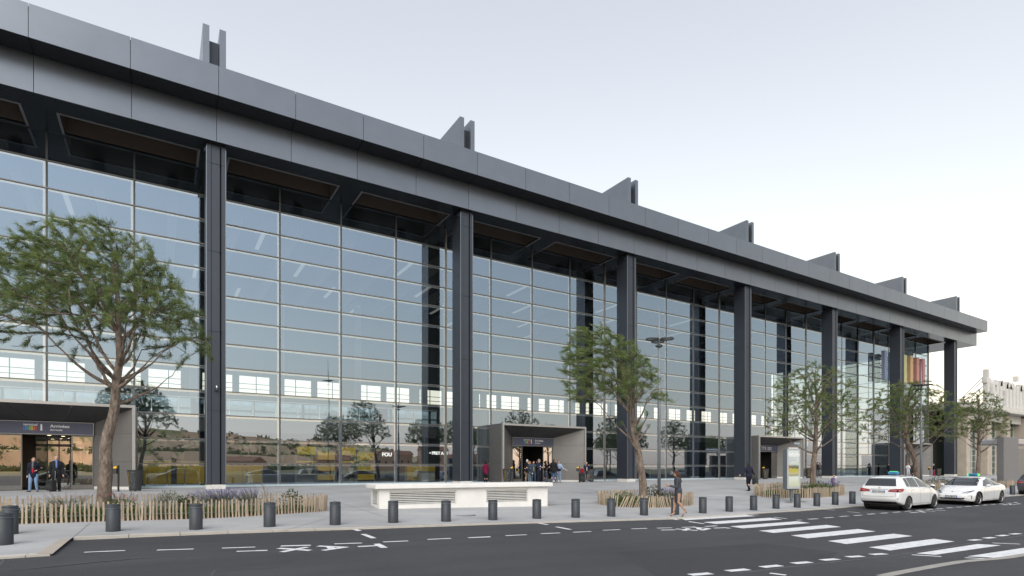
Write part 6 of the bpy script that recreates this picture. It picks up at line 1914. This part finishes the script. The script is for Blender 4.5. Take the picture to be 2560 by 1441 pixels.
    for sd in (-1, 1):
        hip, kn, an, td = L[sd]
        b.limb([hip + Vector((0, 0, .02 * H)), hip.lerp(kn, .4), kn, kn.lerp(an, .3) + Vector((0, -.012 * H, 0)), an], [.052 * H, .046 * H, .031 * H, .033 * H, .020 * H], 10)
        b.limb([an + Vector((0, -.012 * H, -.012 * H)), an + td * .06 * H + Vector((0, 0, -.026 * H)), an + td * .105 * H + Vector((0, 0, -.032 * H))], [.022 * H, (.025 * H, .016 * H), (.022 * H, .011 * H)], 8)
        sh, el, wr, f = A[sd]
        b.limb([sp(.805) + Vector((sd * sw * .35, 0, .0)), sh], [.036 * H, .034 * H], 10)
        b.limb([sh, sh.lerp(el, .5), el, el.lerp(wr, .3), wr], [.034 * H, .029 * H, .023 * H, .024 * H, .015 * H], 10)
        # hand: palm, four fingers, thumb
        side_v = f.cross(Vector((1, 0, 0))).normalized() if abs(f.x) < .8 else f.cross(Vector((0, 1, 0))).normalized()
        pn = f.cross(side_v).normalized()
        palm = wr + f * .050 * H
        b.limb([wr, palm], [(.014 * H, .014 * H), (.022 * H, .011 * H)], 8)
        for q in range(4):
            o_ = side_v * ((q - 1.5) * .011 * H)
            ln = (.036, .043, .045, .038)[q] * H
            b0 = palm + o_ * .9; b1 = b0 + (f * .8 + pn * -sd * .25).normalized() * ln * .55; b2 = b1 + (f * .5 - pn * sd * .6).normalized() * ln * .45
            b.limb([b0, b1, b2], [.0062 * H, .0056 * H, .0045 * H], 5)
        t0 = wr + f * .018 * H + side_v * .016 * H
        b.limb([t0, t0 + (f + side_v * .9).normalized() * .026 * H, t0 + (f + side_v * .4).normalized() * .045 * H], [.0085 * H, .007 * H, .0055 * H], 5)
    bo = b.build('body', SKINS[skin], root, smooth=True); REM.append((bo, voxel))
    # eyes, brows and mouth
    e = MB()
    for sd in (-1, 1): e.ellip(hd + nodm @ Vector((sd * .017 * H, .0515 * H, .010 * H)), (.0065 * H, .004 * H, .004 * H), 6, 4)
    e.build('eyes', M['black'], root)
    e = MB(); e.ellip(hd + nodm @ Vector((0, .0565 * H, -.034 * H)), (.013 * H, .005 * H, .0045 * H), 8, 4); e.build('mouth', cloth((.35, .12, .10)), root)
    # hair
    hm = MB()
    if hair != 'bald':
        hm.ellip(hd + nodm @ Vector((0, -.010 * H, .014 * H)), (.050 * H, .056 * H, .064 * H), 14, 9, M=nodm)
        if hair == 'short': hm.ellip(hd + nodm @ Vector((0, -.022 * H, -.01 * H)), (.047 * H, .042 * H, .052 * H), 12, 8, M=nodm)
        elif hair == 'bob':
            hm.ellip(hd + nodm @ Vector((0, -.022 * H, -.018 * H)), (.060 * H, .048 * H, .068 * H), 12, 8, M=nodm)
        elif hair == 'long':
            hm.limb([hd + nodm @ Vector((0, -.03 * H, .03 * H)), hd + nodm @ Vector((0, -.045 * H, -.05 * H)), sp(.79, -.062), sp(.73, -.080)], [(.050 * H, .03 * H), (.056 * H, .03 * H), (.054 * H, .024 * H), (.034 * H, .014 * H)], 10)
            for sd in (-1, 1): hm.limb([hd + nodm @ Vector((sd * .040 * H, -.004 * H, .03 * H)), hd + nodm @ Vector((sd * .050 * H, -.006 * H, -.04 * H)), sp(.80) + Vector((sd * .05 * H, .0, 0))], [.018 * H, .018 * H, .010 * H], 7)
        elif hair == 'curly':
            rs_ = random.Random(hash(label) % 999)
            for q in range(26):
                a, t = rs_.uniform(0, 6.28), rs_.uniform(-1.0, .9)
                v = Vector((.058 * H * math.cos(a), -.015 * H + .045 * H * math.sin(a) - .01 * H, -.02 * H + t * .065 * H))
                if v.y > .02 * H and t < .5: continue
                hm.ellip(hd + nodm @ v, (.02 * H,) * 3, 7, 5)
        elif hair == 'bun': hm.ellip(hd + nodm @ Vector((0, -.055 * H, .035 * H)), (.026 * H,) * 3, 8, 6)
    else:
        hm.ellip(hd + nodm @ Vector((0, -.024 * H, -.018 * H)), (.047 * H, .036 * H, .030 * H), 12, 8, M=nodm)
    ho = hm.build('hair', cloth(haircol, .6), root, smooth=True); REM.append((ho, voxel))
    # top
    t = MB()
    k = 1.10 if jacket else 1.04
    low = .49 - coatlen
    torso(t, k, .53, .80, .004)
    if coatlen or jacket: t.limb([sp(.56), Vector((0, 0, low * H + lift))], [(.100 * H * (0.5 + .5 * bulk) * (1.08), .072 * H * bulk * 1.08), (.106 * H * (.5 + .5 * bulk), .078 * H * bulk)], 14)
    else: t.limb([sp(.56), Vector((0, 0, .515 * H + lift))], [(.096 * H, .068 * H), (.097 * H, .070 * H)], 14)
    t.limb([sp(.795), sp(.835)], [(.062 * H, .05 * H), (.043 * H, .04 * H)], 12)
    for sd in (-1, 1):
        sh, el, wr, f = A[sd]
        t.limb([sp(.80) + Vector((sd * sw * .35, 0, 0)), sh], [.044 * H, .040 * H], 10)
        t.limb([sh, sh.lerp(el, .5), el, wr - f * .012 * H], [.043 * H * (.6 + .4 * bulk), .038 * H, .032 * H, .025 * H], 10)
    to = t.build('jacket' if jacket else 'top', cloth(top), root, smooth=True); REM.append((to, voxel))
    if inner:
        q = MB(); q.limb([sp(.80, .026), sp(.70, .040), sp(.60, .036), sp(.535, .038)], [(.030 * H, .035 * H), (.040 * H, .042 * H), (.036 * H, .042 * H), (.036 * H, .042 * H)], 10); q.build('shirt', cloth(inner), root, smooth=True)
    if scarf:
        q = MB(); q.limb([sp(.81, -.02), sp(.845, 0), sp(.85, .012)], [(.062 * H, .055 * H), (.060 * H, .055 * H), (.045 * H, .045 * H)], 12); q.limb([sp(.83, .05), sp(.74, .075), sp(.66, .075)], [.022 * H, .022 * H, .018 * H], 8); so = q.build('scarf', cloth(scarf), root, smooth=True); REM.append((so, voxel))
    # bottom
    t = MB()
    if skirt:
        t.limb([sp(.58), sp(.52), Vector((0, .01 * H, .42 * H + lift)), Vector((0, .015 * H, .315 * H + lift))], [(.080 * H, .062 * H), (.100 * H, .080 * H), (.094 * H, .078 * H), (.080 * H, .072 * H)], 14)
    else:
        t.limb([sp(.575), sp(.51)], [(.088 * H * (.5 + .5 * bulk), .066 * H * bulk), (.095 * H * (.5 + .5 * bulk), .074 * H * bulk)], 14)
        for sd in (-1, 1):
            hip, kn, an, td = L[sd]
            if shorts: t.limb([hip, hip.lerp(kn, .5), kn + Vector((0, 0, .03 * H))], [.060 * H, .056 * H, .048 * H], 10)
            else: t.limb([hip, hip.lerp(kn, .45), kn, kn.lerp(an, .5), an + Vector((0, 0, .008 * H))], [.060 * H, .053 * H, .041 * H, .038 * H, .034 * H], 10)
    to = t.build('skirt' if skirt else 'trousers', cloth(bottom), root, smooth=True); REM.append((to, voxel))
    # shoes
    for sd in (-1, 1):
        hip, kn, an, td = L[sd]
        q = MB()
        if heels:
            q.limb([an + td * .035 * H + Vector((0, 0, -.030 * H)), an + td * .085 * H + Vector((0, 0, -.036 * H)), an + td * .125 * H + Vector((0, 0, -.032 * H))], [(.022 * H, .014 * H), (.026 * H, .014 * H), (.012 * H, .008 * H)], 8)
            q.tube([an + Vector((0, -.022 * H, -.01 * H)), an + Vector((0, -.03 * H, -.045 * H - lift * .9 + .02 * H))], [.012 * H, .005 * H], 6); q.tube([an + Vector((0, 0, .010 * H)), an + Vector((0, 0, .018 * H))], .024 * H, 10)
        else:
            q.limb([an + Vector((0, -.020 * H, -.022 * H)), an + td * .05 * H + Vector((0, 0, -.026 * H)), an + td * .105 * H + Vector((0, 0, -.031 * H))], [(.027 * H, .023 * H), (.030 * H, .021 * H), (.027 * H, .014 * H)], 8)
        q.build('shoe', cloth(shoes, .6), root, smooth=True)
    root['_wl'] = tuple(root.matrix_basis @ A[-1][2]); root['_wr'] = tuple(root.matrix_basis @ A[1][2])
    return root, A, L, sp, H

def pxv(px, v, z0=0.0):
    r = ray(px, 1200); t = v / r[1]; return r[0] * t, v
TOCAM = lambda x, y: math.atan2(-(-x), -y) if False else math.atan2(x, -y)   # yaw so that local +y points to the camera: see below
def face_to(x, y, tx, ty):
    return math.atan2(-(tx - x), (ty - y))
def cam_yaw(x, y, turn=0.0): return face_to(x, y, 0, 0) + turn

# woman crossing, walking to the left
x, y = 15.99, 14.35
pw = person('woman in grey skirt suit and high heels walking left by the kerb', x, y, gz(x, y) + .002, face_to(x, y, x - 10 * DS, y + 10 * DC) - .12, 1.63, top=(.060, .064, .078), bottom=(.045, .046, .056), shoes=(.012, .012, .012), hair='long', haircol=(.075, .035, .020), skin=1, sex='f', legs='walk', arms=('phone', 'phone'), skirt=True, heels=True, lean=.10, look=(0, .35), voxel=.008)[0]
def held(name, label, cat, loc, mesh_fn, rz=0.0, group=None):
    o = empty(name, loc, rz, label, cat, group); mesh_fn(o); return o
x, y = 31.7, 22.7
r_, A, L_, sp_, H_ = person('heavy man in dark jacket walking away with a bag', x, y, gz(x, y), face_to(x, y, x + .15, y + 1), 1.80, top=(.018, .020, .036), bottom=(.012, .013, .018), hair='short', haircol=(.03, .025, .02), legs='step', arms=('out', 'out'), bulk=1.28, look=(-.7, 0))
w = r_['_wr']
def bagm(o):
    q = MB(); q.bevbox(-.10, .10, -.22, .22, -.62, -.18, .06); q.build('bag_body', cloth((.05, .05, .058)), o); q = MB(); q.tube([(0, -.12, -.2), (0, -.06, -.05), (0, .06, -.05), (0, .12, -.2)], .012, 6); q.build('bag_handle', cloth((.02, .02, .02)), o)
held('carried_bag', 'dark grey soft bag in the hand of the walking man', 'bag', (w[0], w[1], w[2] - .02), bagm, rz=r_.rotation_euler.z)
# left door pair
zz = .0
x, y = pxv(84, 34.9); person('woman in red top and grey scarf at the left entrance', x, y, zz, cam_yaw(x, y, -.25), 1.68, top=(.012, .014, .026), bottom=(.18, .27, .42), shoes=(.10, .075, .05), hair='bob', haircol=(.03, .015, .012), sex='f', legs='relaxed', arms=('down', 'hip')[::-1] if False else ('hip', 'down'), inner=(.42, .01, .035), scarf=(.13, .13, .14), look=(.5, 0), voxel=.011, coatlen=.06)
x, y = pxv(141, 34.9); mp = person('bald man in dark jacket and blue scarf at the left entrance', x, y, zz, cam_yaw(x, y, .05), 1.75, top=(.020, .022, .026), bottom=(.012, .013, .016), hair='bald', haircol=(.25, .22, .2), legs='stand', arms=('down', 'down'), inner=(.02, .02, .025), scarf=(.14, .20, .42), voxel=.011)[0]
def case(o, hgt=.62, col=(.022, .023, .025)):
    q = MB(); q.bevbox(-.2, .2, -.13, .13, .05, hgt, .03); q.build('case_shell', cloth(col, .5), o)
    q = MB(); q.tube([(-.1, .10, hgt - .02), (-.1, .12, hgt + .42), (.1, .12, hgt + .42), (.1, .10, hgt - .02)], .011, 6); q.build('pull_handle', M['steel'], o)
    for sx in (-.16, .16):
        q = MB(); q.lathe([(.001, -.02), (.04, -.02), (.04, .02), (.001, .02)], 10, 0, (sx, .08, .04), axis='y'); q.build('caster', M['black'], o)
    q = MB(); q.box(-.16, .16, -.136, -.128, hgt * .35, hgt * .62); q.build('front_pocket', cloth((.04, .042, .045)), o)
held('suitcase', 'black wheeled suitcase beside the bald man', 'suitcase', (*[a - b for a, b in zip(pxv(128, 34.7), (0, 0))], 0), lambda o: case(o, .55), rz=-.8, group='wheeled suitcases')
# red coat
x, y = pxv(1214, 36.2); person('person in dark pink coat facing the glass', x, y, 0, face_to(x, y, x - .3, y + 2), 1.66, top=(.20, .012, .060), bottom=(.014, .015, .02), hair='bob', haircol=(.03, .012, .012), sex='f', legs='stand', coatlen=.05, arms=('phone', 'down'))
# waiting group at the middle door
grp = [
 (1318, 36.2, 1.80, 'grey haired man in black, partly hidden behind the waiting group', dict(top=(.012, .012, .014), bottom=(.25, .19, .15), shoes=(.05, .03, .02), hair='short', haircol=(.48, .47, .45), legs='relaxed'), 2.6),
 (1324, 34.3, 1.64, 'long haired blonde in denim jacket and white trainers', dict(top=(.035, .05, .075), bottom=(.11, .14, .16), shoes=(.62, .62, .62), hair='long', haircol=(.24, .15, .08), sex='f', legs='stand', look=(-.4, 0), arms=('chest', 'phone')), -.9),
 (1334, 35.0, 1.66, 'person in mustard top and open denim shirt, hand at the brow', dict(top=(.05, .075, .11), bottom=(.06, .10, .17), shoes=(.03, .03, .035), hair='bun', haircol=(.04, .03, .025), sex='f', inner=(.30, .26, .03), arms=('brow', 'down'), legs='relaxed'), .15),
 (1347, 34.5, 1.80, 'grey haired man in navy jacket reading his phone', dict(top=(.018, .023, .048), bottom=(.014, .018, .032), shoes=(.015, .015, .02), hair='short', haircol=(.22, .20, .18), inner=(.55, .57, .66), arms=('phone', 'phone'), look=(.2, .4), legs='stand'), 1.0),
 (1364, 34.7, 1.68, 'curly black haired woman in black top and white trainers', dict(top=(.010, .010, .012), bottom=(.04, .065, .10), shoes=(.66, .66, .66), hair='curly', haircol=(.010, .008, .008), sex='f', jacket=False, legs='step', arms=('chest', 'chest')), 1.9),
 (1384, 34.7, 1.82, 'man in black quilted jacket and blue jeans seen from behind', dict(top=(.016, .017, .020), bottom=(.035, .085, .19), shoes=(.28, .19, .08), hair='short', haircol=(.06, .04, .03), legs='relaxed', bulk=1.15, look=(-.3, 0)), 3.0),
 (1397, 34.9, 1.72, 'long haired woman in pale blue shirt and jeans', dict(top=(.30, .38, .54), bottom=(.22, .31, .42), shoes=(.30, .26, .2), hair='long', haircol=(.12, .06, .035), sex='f', arms=('out', 'chest'), legs='stand', coatlen=.05), .1),
 (1466, 35.0, 1.66, 'person in navy jacket with hand at the mouth, beside a suitcase', dict(top=(.020, .025, .045), bottom=(.15, .15, .16), shoes=(.55, .55, .55), hair='short', haircol=(.02, .015, .015), sex='f', arms=('face', 'face'), legs='stand', inner=(.5, .42, .42), coatlen=.08), .3)]
for px, v, h, lab, kw, turn in grp:
    x, y = pxv(px, v); person(lab, x, y, 0, cam_yaw(x, y, turn), h, group='people waiting by the middle door', **kw)
x, y = pxv(1455, 34.7); held('suitcase', 'dark suitcase with a red bag on top by the middle bin', 'suitcase', (x, y, 0), lambda o: (case(o, .72), MB().bevbox(-.13, .13, -.1, .1, .73, 1.08, .03).build('red_top_bag', cloth((.22, .012, .02)), o)), rz=-.3, group='wheeled suitcases')
x, y = pxv(1327, 34.1); held('handbag', 'round dark shoulder bag of the blonde in denim', 'handbag', (x + .05, y - .06, .62), lambda o: (MB().ellip((0, 0, .1), (.15, .08, .13), 12, 8).build('bag_body', cloth((.03, .03, .03)), o, smooth=True), MB().tube([(-.1, .02, .2), (0, .1, .70), (.1, .02, .2)], .01, 5).build('strap', cloth((.02, .02, .02)), o), MB().ellip((.0, -.07, .1), (.05, .02, .05), 8, 6).build('clasp', M['plinth'], o)))
x, y = pxv(1398, 34.6); held('handbag', 'small black bag on the woman in pale blue', 'handbag', (x, y, .88), lambda o: (MB().bevbox(-.13, .13, -.04, .04, 0, .19, .015).build('bag_body', cloth((.012, .012, .014)), o), MB().tube([(-.11, 0, .19), (-.06, .05, .55), (.02, .1, .6)], .008, 5).build('strap', cloth((.02, .02, .02)), o)), rz=-YAW)
# by the straight pine
x, y = pxv(2044, 36.0); person('man in navy with a backpack beside the straight pine trunk', x, y, 0, cam_yaw(x, y, 1.3), 1.78, top=(.018, .022, .035), bottom=(.085, .10, .12), shoes=(.62, .62, .62), hair='short', haircol=(.03, .025, .02), legs='stand', arms=('phone', 'phone'))
held('backpack', 'black backpack on the man beside the straight pine', 'backpack', (x - .24, y + .02, 1.02), lambda o: (MB().bevbox(-.11, .1, -.16, .16, 0, .5, .05).build('pack', cloth((.012, .012, .016)), o), MB().tube([(.08, -.1, .02), (.2, -.12, .25), (.08, -.1, .47)], .015, 5).build('strap', cloth((.012, .012, .016)), o)), rz=.2)
x, y = pxv(2050, 36.3); person('person in white shorts standing behind the backpack man', x, y, 0, cam_yaw(x, y, -.6), 1.72, top=(.22, .24, .26), bottom=(.55, .55, .55), shoes=(.45, .42, .36), hair='short', haircol=(.10, .06, .04), skin=1, jacket=False, shorts=True, arms=('chest', 'down'))
# child by the totem bed
x, y = at(2082, 1228).x, at(2082, 1228).y; rc = person('small child with a purple backpack at the end of the totem bed', x, y, gz(x, y), cam_yaw(x, y, 2.2), 1.08, top=(.42, .30, .36), bottom=(.12, .13, .16), shoes=(.03, .03, .035), hair='short', haircol=(.45, .32, .25), legs='step', lean=.2)[0]
held('backpack', 'purple backpack on the small child', 'backpack', (x - .14, y - .1, gz(x, y) + .55), lambda o: (MB().bevbox(-.1, .1, -.12, .12, 0, .34, .05).build('pack', cloth((.16, .12, .24)), o), MB().box(-.05, .05, -.125, -.118, .05, .2).build('pocket', cloth((.25, .18, .25)), o)), rz=-.6)
# far right people
far = [(2240, 36.0, 1.80, 'grey haired man in slate shirt before the far column', dict(top=(.095, .115, .13), bottom=(.04, .045, .055), hair='bald', haircol=(.3, .28, .26), jacket=False, arms=('chest', 'down')), 0.0),
       (2270, 35.2, 1.70, 'grey haired woman in white blouse', dict(top=(.60, .61, .64), bottom=(.5, .52, .54), hair='bob', haircol=(.3, .3, .3), sex='f', arms=('chest', 'chest'), jacket=False), .2),
       (2277, 36.4, 1.74, 'fair haired person just behind the white blouse', dict(top=(.10, .12, .16), bottom=(.05, .06, .08), hair='short', haircol=(.25, .12, .06)), -.4),
       (2284, 36.0, 1.76, 'person with a camouflage pack seen from behind', dict(top=(.075, .07, .055), bottom=(.03, .03, .032), hair='bob', haircol=(.06, .04, .03), sex='f'), 2.9),
       (2334, 36.0, 1.68, 'person in bright pink trousers near the last bin', dict(top=(.012, .013, .016), bottom=(.52, .03, .18), shoes=(.12, .08, .06), hair='short', haircol=(.35, .33, .32), sex='f', legs='step'), -1.2),
       (2221, 37.0, 1.70, 'dark figure half hidden by the far column', dict(top=(.012, .013, .016), bottom=(.02, .02, .022), hair='short', haircol=(.02, .02, .02)), 1.0)]
for px, v, h, lab, kw, turn in far:
    x, y = pxv(px, v); person(lab, x, y, 0, cam_yaw(x, y, turn), h, group='people near the far door', voxel=.016, **kw)
# ------------------------------------------------------------------ fuse bodies and clothes into single surfaces, cut wheel arches
for o, v in REM:
    m = o.modifiers.new('fuse', 'REMESH'); m.mode = 'VOXEL'; m.voxel_size = v; m.use_smooth_shade = True
for body, cut in CUTS:
    m = body.modifiers.new('arch', 'BOOLEAN'); m.operation = 'DIFFERENCE'; m.object = cut; m.solver = 'EXACT'
dg = bpy.context.evaluated_depsgraph_get(); dg.update()
todo = [o for o, _ in REM] + list({b for b, _ in CUTS})
new = [(o, bpy.data.meshes.new_from_object(o.evaluated_get(dg))) for o in todo]
for o, me in new:
    o.modifiers.clear(); o.data = me
for _, cut in CUTS:
    bpy.data.objects.remove(cut)
for o in bpy.data.objects:
    for k in ('_wl', '_wr'):
        if k in o: del o[k]
